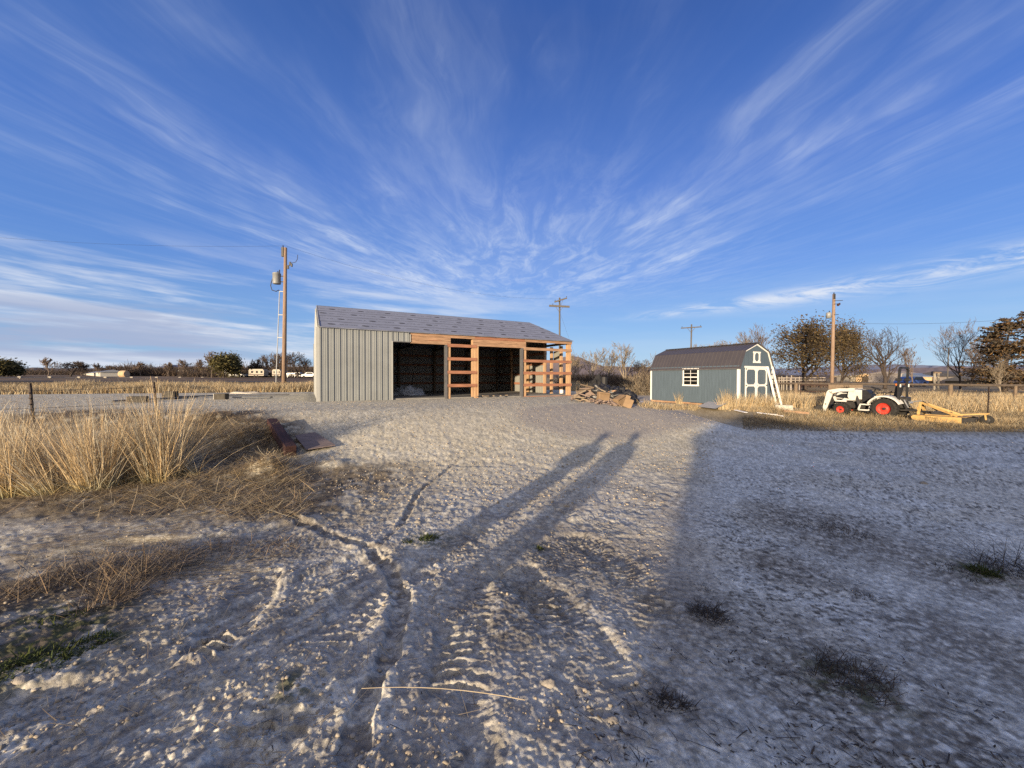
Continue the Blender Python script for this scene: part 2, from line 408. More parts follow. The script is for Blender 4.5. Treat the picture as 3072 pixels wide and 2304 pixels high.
BANDS = ((-2.05, .26, .46), (-2.7, .5, .20), (-1.1, .22, .20), (-.45, .2, .10), (.10, .34, .05), (.70, .10, .03), (1.30, .20, .50), (1.85, .30, .34), (-3.4, .6, .26), (2.7, .4, .3))
def build_world():
    w = bpy.data.worlds.new('World'); S.world = w; w.use_nodes = True
    nt = w.node_tree; N = nt.nodes; L = nt.links
    bg = N['Background']
    def new(t, **kw):
        n = N.new(t)
        for k, v in kw.items(): setattr(n, k, v)
        return n
    def val(sock, v):
        if isinstance(v, bpy.types.NodeSocket): L.new(v, sock)
        else: sock.default_value = v
    def m(op, a, b=None, c=None):
        n = new('ShaderNodeMath', operation=op); val(n.inputs[0], a)
        if b is not None: val(n.inputs[1], b)
        if c is not None: val(n.inputs[2], c)
        return n.outputs[0]
    def mr(x, a, b, c=0., d=1., sm=True):
        n = new('ShaderNodeMapRange', interpolation_type='SMOOTHSTEP' if sm else 'LINEAR')
        val(n.inputs['Value'], x)
        for k, v in zip(('From Min', 'From Max', 'To Min', 'To Max'), (a, b, c, d)): n.inputs[k].default_value = v
        return n.outputs['Result']
    def comb(x, y, z=0.):
        n = new('ShaderNodeCombineXYZ'); val(n.inputs[0], x); val(n.inputs[1], y); val(n.inputs[2], z); return n.outputs[0]
    def noise(vec, scale, detail=5., rough=.55, dist=0.):
        n = new('ShaderNodeTexNoise'); L.new(vec, n.inputs['Vector'])
        n.inputs['Scale'].default_value = scale; n.inputs['Detail'].default_value = detail; n.inputs['Roughness'].default_value = rough; n.inputs['Distortion'].default_value = dist
        return n.outputs['Fac']
    def mixc(f, a, b):
        n = new('ShaderNodeMix', data_type='RGBA'); val(n.inputs['Factor'], f); val(n.inputs['A'], a); val(n.inputs['B'], b); return n.outputs['Result']
    sky = new('ShaderNodeTexSky', sky_type='NISHITA', sun_disc=False)
    sky.sun_elevation = SUN_EL; sky.sun_rotation = SUN_AZ + PI
    sky.air_density = 1.0; sky.dust_density = .6; sky.ozone_density = 2.2
    tc = new('ShaderNodeTexCoord'); sp = new('ShaderNodeSeparateXYZ'); L.new(tc.outputs['Generated'], sp.inputs[0])
    x, y, z = sp.outputs
    # graded sky: deep blue overhead, pale above the horizon
    zz = m('MAXIMUM', z, 0.)
    ramp = new('ShaderNodeValToRGB'); L.new(zz, ramp.inputs['Fac']); cr = ramp.color_ramp
    SKY = [(0., (.62, .78, .92)), (.045, (.46, .68, .93)), (.12, (.30, .54, .93)), (.24, (.152, .345, .86)), (.42, (.086, .22, .70)), (.66, (.040, .118, .43)), (1., (.028, .08, .32))]
    cr.elements[0].position, cr.elements[0].color = SKY[0][0], (*SKY[0][1], 1)
    cr.elements[1].position, cr.elements[1].color = SKY[-1][0], (*SKY[-1][1], 1)
    for p, c in SKY[1:-1]:
        e = cr.elements.new(p); e.color = (*c, 1)
    sc = new('ShaderNodeVectorMath', operation='SCALE'); L.new(ramp.outputs['Color'], sc.inputs[0]); sc.inputs['Scale'].default_value = 10.
    base = mixc(.12, sc.outputs[0], sky.outputs['Color'])
    # the left of the view is greyer and darker, the right bluer
    side = mr(x, -.85, .1, 0., 1.)
    base = mixc(m('MULTIPLY', m('SUBTRACT', 1., side), .30), base, (.75, 1.75, 4.3, 1))
    # bright veil and glow added to the unseen sky behind the camera for fill
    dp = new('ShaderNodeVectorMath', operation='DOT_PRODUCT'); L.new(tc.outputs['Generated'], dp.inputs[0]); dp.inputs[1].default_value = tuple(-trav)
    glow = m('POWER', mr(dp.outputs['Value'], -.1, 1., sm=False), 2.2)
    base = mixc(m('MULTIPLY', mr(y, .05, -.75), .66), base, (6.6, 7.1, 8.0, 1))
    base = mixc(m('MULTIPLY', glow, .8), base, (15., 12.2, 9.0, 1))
    # high cirrus: bands converge far out over the horizon ahead
    h = m('MAXIMUM', m('SUBTRACT', z, .135), .012)
    q = m('DIVIDE', x, h); s = m('DIVIDE', m('ABSOLUTE', y), h)
    warp = noise(comb(m('MULTIPLY', q, .7), m('MULTIPLY', s, .45), 3.), 1.0, 4., .55)
    wq = m('MULTIPLY', m('SUBTRACT', warp, .5), 1.0)
    patch = noise(tc.outputs['Generated'], 2.6, 4., .55, .6)
    broad = noise(comb(m('ADD', q, wq), m('MULTIPLY', s, .22), 1.7), 1.25, 5., .6)
    fib = noise(comb(m('ADD', m('MULTIPLY', q, 4.2), m('MULTIPLY', wq, 2.6)), m('MULTIPLY', s, .62), 7.), 1.6, 6., .60, .35)
    fib2 = noise(comb(m('ADD', m('MULTIPLY', q, 2.2), m('MULTIPLY', s, .9)), m('SUBTRACT', m('MULTIPLY', s, .55), m('MULTIPLY', q, .35)), 17.), 2.4, 6., .6, .8)
    curl = noise(comb(m('MULTIPLY', q, 2.0), m('MULTIPLY', s, .42), 11.), 1.5, 7., .66, .8)
    def band(c, wd, a):
        d = m('DIVIDE', m('SUBTRACT', m('ADD', q, m('MULTIPLY', wq, .55)), c), wd)
        return m('MULTIPLY', m('POWER', 2.718, m('MULTIPLY', m('MULTIPLY', d, d), -1.)), a)
    bands = None
    for c, wd, a in BANDS:
        b = band(c, wd, a); bands = b if bands is None else m('ADD', bands, b)
    cov = m('MULTIPLY', mr(broad, .36, .66, .12, 1.), m('ADD', bands, .05))
    cov = m('MULTIPLY', cov, mr(fib, .32, .70, .35, 1.25))
    cov = m('MULTIPLY', cov, mr(patch, .36, .62, .40, 1.25))
    wisps = m('MULTIPLY', m('MULTIPLY', mr(fib2, .50, .74), mr(patch, .46, .66)), .06)
    cov = m('ADD', cov, wisps)
    # brighter, curlier patch of thin cloud low in the middle
    cx = m('DIVIDE', m('SUBTRACT', x, .04), .40); cz = m('DIVIDE', m('SUBTRACT', z, .30), .15)
    mid = m('POWER', 2.718, m('MULTIPLY', m('ADD', m('MULTIPLY', cx, cx), m('MULTIPLY', cz, cz)), -1.))
    cov = m('ADD', cov, m('MULTIPLY', mid, m('ADD', m('MULTIPLY', mr(curl, .40, .72), .36), .10)))
    cov = m('MULTIPLY', cov, mr(z, .13, .24))
    # low sheets near the horizon, long and flat
    az = m('ARCTAN2', x, y)
    lv = comb(m('MULTIPLY', az, 1.6), m('MULTIPLY', m('ADD', z, m('MULTIPLY', az, .06)), 16.), 2.)
    low = noise(lv, 1.5, 6., .6, .3)
    lowm = m('MULTIPLY', mr(low, .40, .68), m('MULTIPLY', mr(az, .25, -.45, .08, 1.1), m('MULTIPLY', mr(z, .30, .12), mr(z, -.02, .04))))
    grey = noise(comb(m('MULTIPLY', az, 3.), m('MULTIPLY', z, 26.), 5.), 1.2, 5., .6)
    greym = m('MULTIPLY', m('MULTIPLY', mr(grey, .34, .56), mr(az, -.50, -.72)), m('MULTIPLY', mr(z, .155, .11), mr(z, .01, .05)))
    # a ragged bank to the right that climbs away from the middle
    rb = m('DIVIDE', m('SUBTRACT', z, m('ADD', m('MULTIPLY', m('SUBTRACT', az, .46), .060), .160)), mr(az, .3, .95, .010, .020))
    rbn = noise(comb(m('MULTIPLY', az, 7.), m('MULTIPLY', z, 34.), 8.), 1., 6., .65, .7)
    rbm = m('MULTIPLY', m('POWER', 2.718, m('MULTIPLY', m('MULTIPLY', rb, rb), -1.)), m('MULTIPLY', mr(rbn, .40, .62), mr(az, .20, .55, 0., .85)))
    white = (7.4, 8.2, 9.6, 1)
    c1 = mixc(m('MINIMUM', cov, .80), base, white)
    c2 = mixc(m('MINIMUM', lowm, .8), c1, (7.9, 8.3, 9.2, 1))
    c3 = mixc(m('MULTIPLY', greym, .85), c2, (4.0, 4.7, 6.6, 1))
    c4 = mixc(rbm, c3, (8.2, 8.6, 9.4, 1))
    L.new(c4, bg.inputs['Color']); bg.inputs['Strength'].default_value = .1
build_world()

# ------------------------------------------------------------------ tracks and mounds pressed into the ground
def px2(pts): return [gp(a*1.38889, b*1.38889)[:2] for a, b in pts]
TRACKS = [  # points (on a 2212-wide view of the place), width, depth, tread period, tread height
    (px2([(610,1108),(700,1150),(800,1185),(850,1245),(868,1300),(850,1400),(800,1500),(765,1650)]), .11, .019, 0, 0),
    (px2([(800,1195),(870,1130),(905,1060),(1000,985)]), .075, .013, 0, 0),
    (px2([(985,1655),(985,1500),(1000,1350),(1020,1260),(1085,1180),(1220,1100)]), .30, .022, .085, .020),
    (px2([(1080,1200),(1180,1290),(1270,1400),(1330,1560)]), .36, .020, .065, .016),
    (px2([(1180,1120),(1300,1190),(1400,1290),(1440,1420)]), .34, .012, .055, .014),
    (px2([(90,1655),(210,1560),(340,1475),(480,1370),(560,1250)]), .30, .022, .10, .022),
    (px2([(0,1540),(200,1490),(420,1370),(640,1270),(800,1200)]), .34, .030, 0, 0),
    (px2([(560,1600),(700,1400),(780,1300),(900,1240),(1060,1130),(1240,1000)]), .30, .020, .09, .012),
    (px2([(0,1225),(250,1180),(500,1165),(640,1135)]), .30, .030, 0, 0),
    (px2([(1500,1000),(1380,1090),(1260,1150),(1130,1250)]), .5, .012, .05, .008),
    (px2([(1460,1080),(1300,1040),(1100,1000),(900,1000)]), .4, .012, .06, .008),
]
def seg_dist(x, y, pts):
    best = np.full(x.shape, 1e9); along = np.zeros(x.shape); lat = np.zeros(x.shape); acc = 0
    for (x0, y0), (x1, y1) in zip(pts[:-1], pts[1:]):
        dx, dy = x1-x0, y1-y0; l = math.hypot(dx, dy)
        if l < 1e-6: continue
        t = np.clip(((x-x0)*dx + (y-y0)*dy)/l**2, 0, 1)
        ex, ey = x-(x0+t*dx), y-(y0+t*dy); d = np.hypot(ex, ey)
        m = d < best
        best = np.where(m, d, best); along = np.where(m, acc+t*l, along); lat = np.where(m, (ex*dy-ey*dx)/l, lat); acc += l
    return best, along, lat
BUMPS = [(gp(810,1420), .30, .26), (gp(705,1330), .45, .17), (gp(590,1270), .5, .12), (gp(690,1265), .8, .15), (gp(640,1440), .6, .10), (gp(770,1300), .35, .1),
         (gp(1210,1700), .10, .05), (gp(850,1440), .2, .1), (gp(300,1490), .6, .03), (gp(120,1500), .7, .03), (gp(1000,1395), .25, .07)]
def zone(x, y, pts, r):
    """soft mask around image-located patches: list of (px, py, radius m)"""
    k = np.zeros(x.shape)
    for a, b, rr in pts:
        c = gp(a*1.38889, b*1.38889)
        k = np.maximum(k, np.exp(-((x-c[0])**2 + (y-c[1])**2)/(rr*r)**2))
    return k

def build_ground():
    ang = np.concatenate([np.linspace(-62, 62, 1060), np.linspace(62, 298, 62)[1:-1]])*PI/180
    rr = [.05, .4, .8, 1.2]
    while rr[-1] < 12000: rr.append(rr[-1] + min(rr[-1]**2/900 + .003, .02*rr[-1], 400.))
    rr = np.array(rr); A, R = np.meshgrid(ang, rr); sp = np.gradient(rr)[:, None]*np.ones_like(A)
    sp = np.where(np.abs((A+PI) % (2*PI)-PI) > 1.09, 1e3, sp)
    x, y = R*np.sin(A), R*np.cos(A); sh = x.shape; x, y, sp = x.ravel(), y.ravel(), sp.ravel()
    r = R.ravel(); z = H(x, y)
    near = r < 60
    X, Y = x[near], y[near]; SPc = sp[near]
    def oc(wl): return np.clip(2.2 - SPc/wl*1.1, 0, 1)
    det = np.zeros(X.shape)
    pad = sstep(5.5, 9, Y)*sstep(10, 5, X)
    fieldr = sstep(13, 17, Y+.12*X)*sstep(6, 10, X)          # grass on the right
    leftveg = sstep(-1.2, -2.6, X - .12*(Y-5)) * sstep(7.6, 6.4, Y) * sstep(4.2, 4.9, Y+.15*fbm(X*2, Y*2, 99, 2))
    rough = np.clip(sstep(.4, -.6, X-(Y-4)*.35)*sstep(7.5, 5.0, Y), 0, 1)     # churned earth
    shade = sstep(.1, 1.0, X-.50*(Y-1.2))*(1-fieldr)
    big = fbm(X*.8, Y*.8, 3, 3)-.5
    det += big*(.014+.02*sstep(2.2, 1.4, Y)*0)*(1-sstep(4, 6.5, Y)*.9)
    w1, c1 = worley(X/.11+fbm(X*6, Y*6, 5, 2)*1.2, Y/.11+fbm(X*6, Y*6, 6, 2)*1.2, 21)
    det += (.55-w1)*c1**3*.020*oc(.10)*(.30+.9*rough)*(1-.85*sstep(4, 6.5, Y))*sstep(.42, .6, fbm(X*1.7, Y*1.7, 31, 3))
    w2, c2 = worley(X/.045, Y/.045, 22)
    det += (.5-w2)*(c2**4)*.028*oc(.045)*(.5+.8*rough)*sstep(.36, .6, fbm(X*2.6, Y*2.6, 33, 3))*(1-.6*shade)
    w3, c3 = worley(X/.022, Y/.022, 23)
    det += (.5-w3)*(c3**4)*.020*oc(.022)*(.6+.5*rough)*(1-.5*shade)
    det += (fbm(X/.24, Y/.24, 8, 2)-.5)*.008*oc(.24)*(1-.7*sstep(4, 6.5, Y))
    det += (fbm(X/.075, Y/.075, 9, 4)-.5)*.013*oc(.075)*(.6+.5*rough)*(1-.55*shade)
    det += (vnoise(X/.020, Y/.020, 10)-.5)*.008*oc(.020)*(1-.4*shade)
    # the gravelled yard farther off: coarse stony texture
    g = np.maximum(SPc*1.6, .05)
    det += (vnoise(X/.11, Y/.11, 12)-.5)*.015*sstep(4, 9, Y)*oc(.16)*(1-shade*.5)
    det += (vnoise(X/.30, Y/.40, 13)-.5)*.004*sstep(7, 12, Y)*oc(.34)*(1-shade*.5)
    det += (fbm(X/.9, Y/1.1, 14, 2)-.5)*.005*sstep(8, 13, Y)*(1-shade*.4)
    det += (vnoise(X/.055, Y/.075, 15)-.5)*.017*sstep(3, 5, Y)*oc(.075)*(1-shade*.6)
    # fine dried ripples right of the middle
    rip = np.abs(vnoise(X/.10+3*fbm(X*.9, Y*.9, 41, 2), Y/.045+2*fbm(X*1.3, Y*1.3, 42, 2), 43)-.5)*2
    det += (1-rip)*.008*oc(.05)*sstep(.3, .7, X-.1*Y)*(1-shade*.6)*sstep(9, 6, Y)*sstep(.35, .55, fbm(X*1.1, Y*1.1, 44, 2))
    dark = np.zeros(X.shape)
    for pts, wd, dep, per, th in TRACKS:
        d, al, lat = seg_dist(X, Y, pts); d = np.maximum(d + (fbm(X*7, Y*7, 57, 3)-.5)*min(.10, wd*.7), 0); mk = 1-sstep(wd*.42, wd*.62, d)
        brk = (.15 if per else .55)+(1.15 if per else .5)*sstep(.35, .65, fbm(X*2.6, Y*2.6, 51, 3))
        det -= dep*mk*brk
        det += dep*(.75 if wd < .2 else .25)*np.exp(-((d-wd*.72)/(wd*.22+.02))**2)*brk*(.3+1.2*vnoise(X*11, Y*11, 52))
        if per:
            ph = al/per + np.abs(lat)*2.2 + fbm(X*6, Y*6, 53, 3)*2.0
            bar_ = sstep(.15, .75, np.sin(2*PI*ph)); det += .8*th*bar_*mk*brk*oc(per*.6)*sstep(.36, .56, fbm(X*3.4, Y*3.4, 54, 3))*(.5+vnoise(X*24, Y*24, 55))
        dark = np.maximum(dark, mk*(.5 if wd < .15 else .08))
    for c, rad, hh in BUMPS:
        det += hh*np.exp(-((X-c[0])**2+(Y-c[1])**2)/rad**2)*(.6+.8*fbm(X*4, Y*4, 61, 3))
    # level under the buildings
    def inside(o, th, u0, u1, v0, v1, mrg):
        c, s = math.cos(th), math.sin(th); u = (X-o[0])*c+(Y-o[1])*s; v = -(X-o[0])*s+(Y-o[1])*c
        d = np.maximum(np.maximum(u0-u, u-u1), np.maximum(v0-v, v-v1)); return sstep(-.1, mrg, d)
    ib = inside(BARN, BT, 0, BL, 0, BW, .5); det *= ib
    det = det - .05*(1-ib)
    det *= np.clip((r[near]-.6)/.5, 0, 1)
    z[near] += det
    # ---- colour
    tan = np.array([.51, .475, .375]); pale = np.array([.60, .605, .565]); brown = np.array([.13, .105, .082]); strawc = np.array([.29, .235, .15])
    darkc = np.array([.075, .066, .056]); green = np.array([.055, .068, .024]); far = np.array([.20, .155, .095]); soil = np.array([.075, .055, .042])
    c = np.tile(tan, (len(x), 1)); C = c[near]
    mixin = lambda C, col, k: C*(1-k[:, None]) + np.asarray(col)*k[:, None]
    n1, n2, n3 = fbm(X*1.3, Y*1.3, 71, 4), fbm(X*5, Y*5, 72, 3), vnoise(X/.035, Y/.035, 73)
    C = mixin(C, pale, sstep(.38, .62, n1)*.6*(1-.9*pad)*(1-.5*sstep(4, 6.5, Y)))
    C = mixin(C, np.array([.57, .59, .565]), shade*(.65+.35*sstep(.35, .6, n1)))  # paler, bluer ground colour put in where the house shadow falls
    mott = fbm(X/.06, Y/.045, 75, 4); mot2 = fbm(X/.35, Y/.35, 76, 4)
    C *= (.80+.40*n2)[:, None]*(.80+.40*n3)[:, None]
    fgk = sstep(8, 3.5, Y)*(1-shade)
    gr1, gr2 = vnoise(X/.013, Y/.013, 66), vnoise(X/.028, Y/.024, 67)
    C *= (1+(.34*(gr1-.5)+.30*(gr2-.5))*(1+.5*shade))[:, None]
    C = mixin(C, np.array([.15, .14, .13]), sstep(.80, .90, vnoise(X/.020, Y/.018, 68))*.6*(1-pad))
    C = mixin(C, np.array([.55, .525, .475]), fgk*.4)
    C = mixin(C, np.array([.24, .22, .20]), fgk*sstep(.47, .61, mott)*.45)
    C = mixin(C, np.array([.30, .275, .25]), fgk*sstep(.46, .62, mot2)*.4)
    C = mixin(C, np.array([.45, .41, .325]), pad*sstep(.35, .65, fbm(X*.5, Y*.9, 74, 3))*.3)
    st_ = fbm((X*SHD[1]-Y*SHD[0])/.05, (X*SHD[0]+Y*SHD[1])/.28, 78, 4)
    C = mixin(C, np.array([.135, .115, .10]), fgk*sstep(.50, .62, st_)*sstep(.40, .58, fbm(X*1.5, Y*1.5, 79, 3))*.5)  # dark streaks along the sun direction, crumb shadows painted into the colour
    # organic dark litter, right and middle
    dk = zone(X, Y, [(1130,1310,.5),(1230,1200,.5),(1500,1330,.4),(1820,1470,.6),(1760,1130,.7),(1850,1170,.7),(2080,1240,.6),(1960,1200,.5),(1520,1350,.25),(1440,1520,.2),(1900,1560,.6),(2100,1400,.5),(1700,1230,.4),(560,1190,.35),(450,1200,.45),(660,1180,.3),(1000,1170,.25)], 1.)
    spk = vnoise(X/.05, Y/.022, 81)*.6+vnoise(X/.02, Y/.02, 82)*.4
    th = np.radians(-20.); xr, yr = X*np.cos(th)-Y*np.sin(th), X*np.sin(th)+Y*np.cos(th)
    lines = np.maximum(1-np.abs(fbm(xr/.16, yr/.035, 85, 3)-.5)*9, 1-np.abs(fbm(xr/.07+5, yr/.10, 86, 3)-.5)*9)
    fine = sstep(.50, .62, fbm(X/.03, Y/.03, 87, 2))
    dkk = np.clip(dk*1.25, 0, 1)
    C = mixin(C, darkc, np.clip(dkk*(np.clip(lines, 0, 1)*.75+fine*.45), 0, .8)*sstep(.25, .55, fbm(X*4, Y*4, 83, 3)+dkk*.25))
    C = mixin(C, np.array([.34, .32, .29]), dkk*.30)
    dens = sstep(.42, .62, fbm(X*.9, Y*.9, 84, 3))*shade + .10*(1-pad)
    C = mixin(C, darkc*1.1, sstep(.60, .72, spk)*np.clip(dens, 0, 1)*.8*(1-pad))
    # left: trampled straw, earth and weeds
    lv2 = fbm(X/.12, Y/.12, 77, 4)
    C = mixin(C, brown, leftveg*sstep(.32, .55, n1*.5+n2*.5)*.85)
    C = mixin(C, np.array([.055, .043, .034]), leftveg*sstep(.46, .56, lv2)*.75)  # dark soil gaps, with the shadows between straws painted in too
    C = mixin(C, strawc, leftveg*sstep(.5, .66, n2)*.6)
    wz = zone(X, Y, [(200,1260,.55),(300,1230,.45),(80,1270,.6),(120,1390,.45),(20,1440,.5),(230,1310,.3),(0,1330,.4)], 1.)
    C = mixin(C, np.array([.085, .066, .046]), np.clip(wz*1.2, 0, 1)*sstep(.28, .5, n2)*.85)
    gz = zone(X, Y, [(130,1370,.28),(40,1440,.3),(180,1400,.22),(100,1330,.2),(930,1165,.18),(1165,1183,.06),(2130,1240,.22),(640,1480,.12),(1830,1480,.2)], 1.)
    C = mixin(C, green*1.2, np.clip(gz*1.3, 0, 1)*sstep(.46, .60, mott)*.7)
    # behind the left clumps: dark turned soil in the dip
    sz = zone(X, Y, [(480,905,.9),(420,915,.8),(560,930,.8),(300,900,1.2),(150,900,1.5),(600,960,.7),(520,980,.7),(380,960,.8),(250,950,1.)], 1.)
    C = mixin(C, np.array([.075, .054, .040]), np.clip(sz*1.6, 0, 1)*sstep(.25, .45, n2)*.92)
    mz = zone(X, Y, [(583,1022,.32),(555,1008,.3),(500,958,.4),(480,970,.4),(425,938,.4)], 1.)
    C = mixin(C, np.array([.20, .15, .09]), np.clip(mz*1.4, 0, 1)*sstep(.3, .5, lv2)*.85)
    C = mixin(C, np.array([.24, .18, .095]), fieldr*(.55+.4*n1))
    C = mixin(C, np.array([.09, .075, .04]), fieldr*sstep(19, 14, Y+.12*X)*sstep(.35, .6, n1)*.8)
    C = mixin(C, soil, np.clip(dark*1.4, 0, 1)*(.25+.5*sstep(.4, .6, mott))*(1-pad*.6))
    # drive to the right of the open barn
    drv = px2([(1260,905),(1400,885),(1400,850),(1330,832)])
    d, _, _ = seg_dist(X, Y, drv); C = mixin(C, np.array([.36, .33, .29]), (1-sstep(1.6, 2.4, d))*.9)
    # ground beyond the yard and pad
    beyond = np.maximum(sstep(28, 33, Y-.35*(X+8))*sstep(4, 0, X), sstep(29, 34, Y)*sstep(0, 4, X)*sstep(2.0, 3.2, d))
    C = mixin(C, far, beyond)
    c[near] = C
    ff = ~near; xf, yf = x[ff], y[ff]
    nf = fbm(xf*.02, yf*.05, 91, 3); rf = np.hypot(xf, yf)
    fc = np.where((nf > .52)[:, None], np.array([.17, .125, .085]), np.array([.115, .08, .06]))
    fc = np.where(((xf > 5) & (rf < 170))[:, None], np.array([.30, .235, .145]), fc)
    fc = fc*(.8+.4*fbm(xf*.2, yf*.2, 92, 2))[:, None]
    hz = np.clip(rf/5000, 0, 1)[:, None]*.7  # distance haze mixed into the far ground colour
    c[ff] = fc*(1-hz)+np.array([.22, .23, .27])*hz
    # mesh
    nr, na = sh; i = np.arange(nr-1)[:, None]*na; j = np.arange(na)[None]; j2 = (j+1) % na
    Q = np.stack([i+j, i+na+j, i+na+j2, i+j2], -1).reshape(-1, 4)[:, ::-1]
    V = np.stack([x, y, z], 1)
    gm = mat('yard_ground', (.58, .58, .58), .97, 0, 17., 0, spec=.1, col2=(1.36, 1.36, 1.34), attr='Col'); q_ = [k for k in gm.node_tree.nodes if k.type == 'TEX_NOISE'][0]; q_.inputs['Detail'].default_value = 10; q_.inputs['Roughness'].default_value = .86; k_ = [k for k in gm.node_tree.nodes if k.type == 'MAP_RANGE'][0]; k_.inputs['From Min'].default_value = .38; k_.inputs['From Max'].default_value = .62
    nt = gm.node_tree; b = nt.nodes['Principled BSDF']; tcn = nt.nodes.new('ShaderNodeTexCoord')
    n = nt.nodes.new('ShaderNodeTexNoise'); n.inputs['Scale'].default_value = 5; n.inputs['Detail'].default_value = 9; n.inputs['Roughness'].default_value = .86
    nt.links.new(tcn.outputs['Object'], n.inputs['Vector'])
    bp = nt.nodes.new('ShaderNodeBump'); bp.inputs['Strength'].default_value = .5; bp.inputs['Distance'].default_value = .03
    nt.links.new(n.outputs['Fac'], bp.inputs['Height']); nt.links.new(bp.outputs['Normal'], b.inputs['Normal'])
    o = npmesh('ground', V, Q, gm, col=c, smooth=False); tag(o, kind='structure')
    return o
GROUND = build_ground()
# ------------------------------------------------------------------ the open barn
def build_barn():
    t = thing('pole_barn', 'half-clad pole barn with grey felt roof, sage steel corner and two open bays', 'barn', BARN, BT)
    c, s = math.cos(BT), math.sin(BT)
    W = lambda u, v, z: np.array([BARN[0]+u*c-v*s, BARN[1]+u*s+v*c, BARN[2]+z])
    U = lambda px, v=0.: solve(lambda u: W(u, v, 1.2), px, -1, 14)
    ZZ = lambda u, py: solve(lambda z: W(u, 0, z), py, 5, -1, 1)
    EH, RISE, P = 2.86, 1.50, .14
    u_d1, u_cut = U(1176.3), U(1229)
    j1, p1, p1b, q0, q1, d2a, d2b, p3, p3b = [U(a) for a in (1336, 1343, 1348.5, 1418, 1431, 1433, 1564, 1571.5, 1576)]
    hz = ZZ(u_d1, 1023.5); hz2 = 2.37
    # corrugated steel sheets: a ribbed strip, x along the wall, y outwards
    def ribbed(u0, u1, z0, z1f, org, rot, flip=1):
        mb = MB(); prof = []; u = u0; k = 0
        while u < u1 - 1e-6:
            for a, h in ((0, 0), (.012, .028), (.042, .028), (.054, 0), (.11, 0), (.118, .006), (.128, .006), (.136, 0), (.165, 0), (.173, .006), (.183, .006), (.191, 0)):
                if u0 + k*.229 + a < u1: prof.append((u0 + k*.229 + a, h))
            k += 1; u = u0 + k*.229
        prof.append((u1, 0))
        V = []; Fc = []
        cr, sr = math.cos(rot), math.sin(rot)
        for a, h in prof:
            x, y = org[0]+a*cr+h*flip*sr, org[1]+a*sr-h*flip*cr
            V += [(x, y, z0), (x, y, z1f(a))]
        for i in range(len(prof)-1): Fc.append((2*i, 2*i+2, 2*i+3, 2*i+1) if flip > 0 else (2*i, 2*i+1, 2*i+3, 2*i+2))
        mb.add(V, Fc); return mb
    gable = lambda a: EH + RISE*(1-abs(a-BW/2)/(BW/2)) + .01
    f = ribbed(0.06, u_d1-.03, -.12, lambda a: EH, (0, -.045), 0)
    f2 = ribbed(u_d1-.03, u_cut, hz, lambda a: EH, (0, -.045), 0); f.add(f2.v, f2.f)
    f.build('front_siding', MATS['steel'], t, fix=False)
    ribbed(0, BW, -.12, lambda a: gable(a)-.07, (-.0, BW), -PI/2).build('end_siding', MATS['steel'], t, fix=False)
    ribbed(-.06, BL+.05, -.12, lambda a: EH+.02, (BL, BW+.045), PI).build('back_siding', MATS['steel'], t, fix=False)
    o = ribbed(2.55, BW+.05, -.12, gable, (BL+.045, 0), PI/2).build('end_siding', MATS['steel'], t, fix=False); o['label'] = 'pale inner face of the right end wall sheets lit by the sun'
    # loose leftover sheet over the little side opening
    V = []; n = 9
    for i in range(n):
        a = .95+.85*i/(n-1); V += [(BL+.05, a, 2.02-.16*math.sin(PI*i/(n-1)*.8)), (BL+.05, a, 2.42)]
    MB().add(V, [(2*i, 2*i+2, 2*i+3, 2*i+1) for i in range(n-1)]).build('siding_offcut', MATS['steel'], t, fix=False)
    mb = MB().box(-.06, -.07, -.12, .06, -.048, EH-.01); mb.box(-.07, -.048, -.12, -.049, .10, EH-.01)
    mb.build('corner_trim', MATS['trim'], t)
    mb = MB().box(u_d1-.035, -.075, -.1, u_d1+.02, .1, hz); mb.build('door_trim', MATS['trim'], t)
    MB().box(u_d1+.02, -.075, hz-.03, u_cut, .06, hz+.004).build('door_trim', MATS['jamb'], t)
    MB().box(u_cut-.004, -.078, hz, u_cut+.03, -.046, EH-.1).build('door_trim', MATS['trim'], t)
    # framing
    def post(u0, u1, v0, z1=EH-.02, m='lumber_v'): MB().box(u0, v0, -.12, u1, v0+P, z1, .006).build('post', MATS[m], t)
    post(.02, .16, .0); post(u_d1-.16, u_d1-.035, .08, EH-.05)
    post(p1, p1+P, .0); post(q0-.02, q0+.085, .02); post(q0+.09, q1-.01, .0)
    post(p3, p3+P, .0); post(BL-P-.03, BL-.03, .0); post(BL-.26, BL-P-.034, .03)
    for v in (.82, 1.78, 2.50, 4.5, 6.75): post(BL-.17, BL-.03, v-.07, EH + (RISE*(1-abs(v-BW/2)/(BW/2)) if v > 2 else -.1)-.1)
    for k in range(6): post(.1+k*(BL-.35)/5, .24+k*(BL-.35)/5, BW-.16, EH-.05, 'oldwood')
    for v in (3., 6.): post(.02, .16, v, EH+.5, 'oldwood')
    # dark metal jambs
    for u in (j1, d2b): MB().box(u-.01, -.05, -.12, u+.085, .15, hz2+.01).build('door_jamb', MATS['jamb'], t)
    MB().box(d2a-.03, -.055, -.12, d2a+.018, .12, hz2).build('door_jamb', MATS['lumber_v'], t)
    # headers
    def board(name, u0, u1, z0, z1, v0=-.042, v1=-.002, m='lumber'): return MB().box(u0, v0, z0, u1, v1, z1, .004).build(name, MATS[m], t)
    a = u_cut+.034
    board('fascia_board', a, q0+.1, EH-.165, EH-.005); board('fascia_board', q0+.105, p3+.03, EH-.165, EH-.005, m='lumber_red'); board('fascia_board', p3+.035, BL, EH-.165, EH-.005)
    for z0, z1, m in ((EH-.33, EH-.17, 'lumber'), (hz2+.005, EH-.335, 'lumber')):
        board('header_board', a, p1+.13, z0+.002, z1, m=m); board('header_board', q0-.0, p3+.10, z0+.002, z1, m=m)
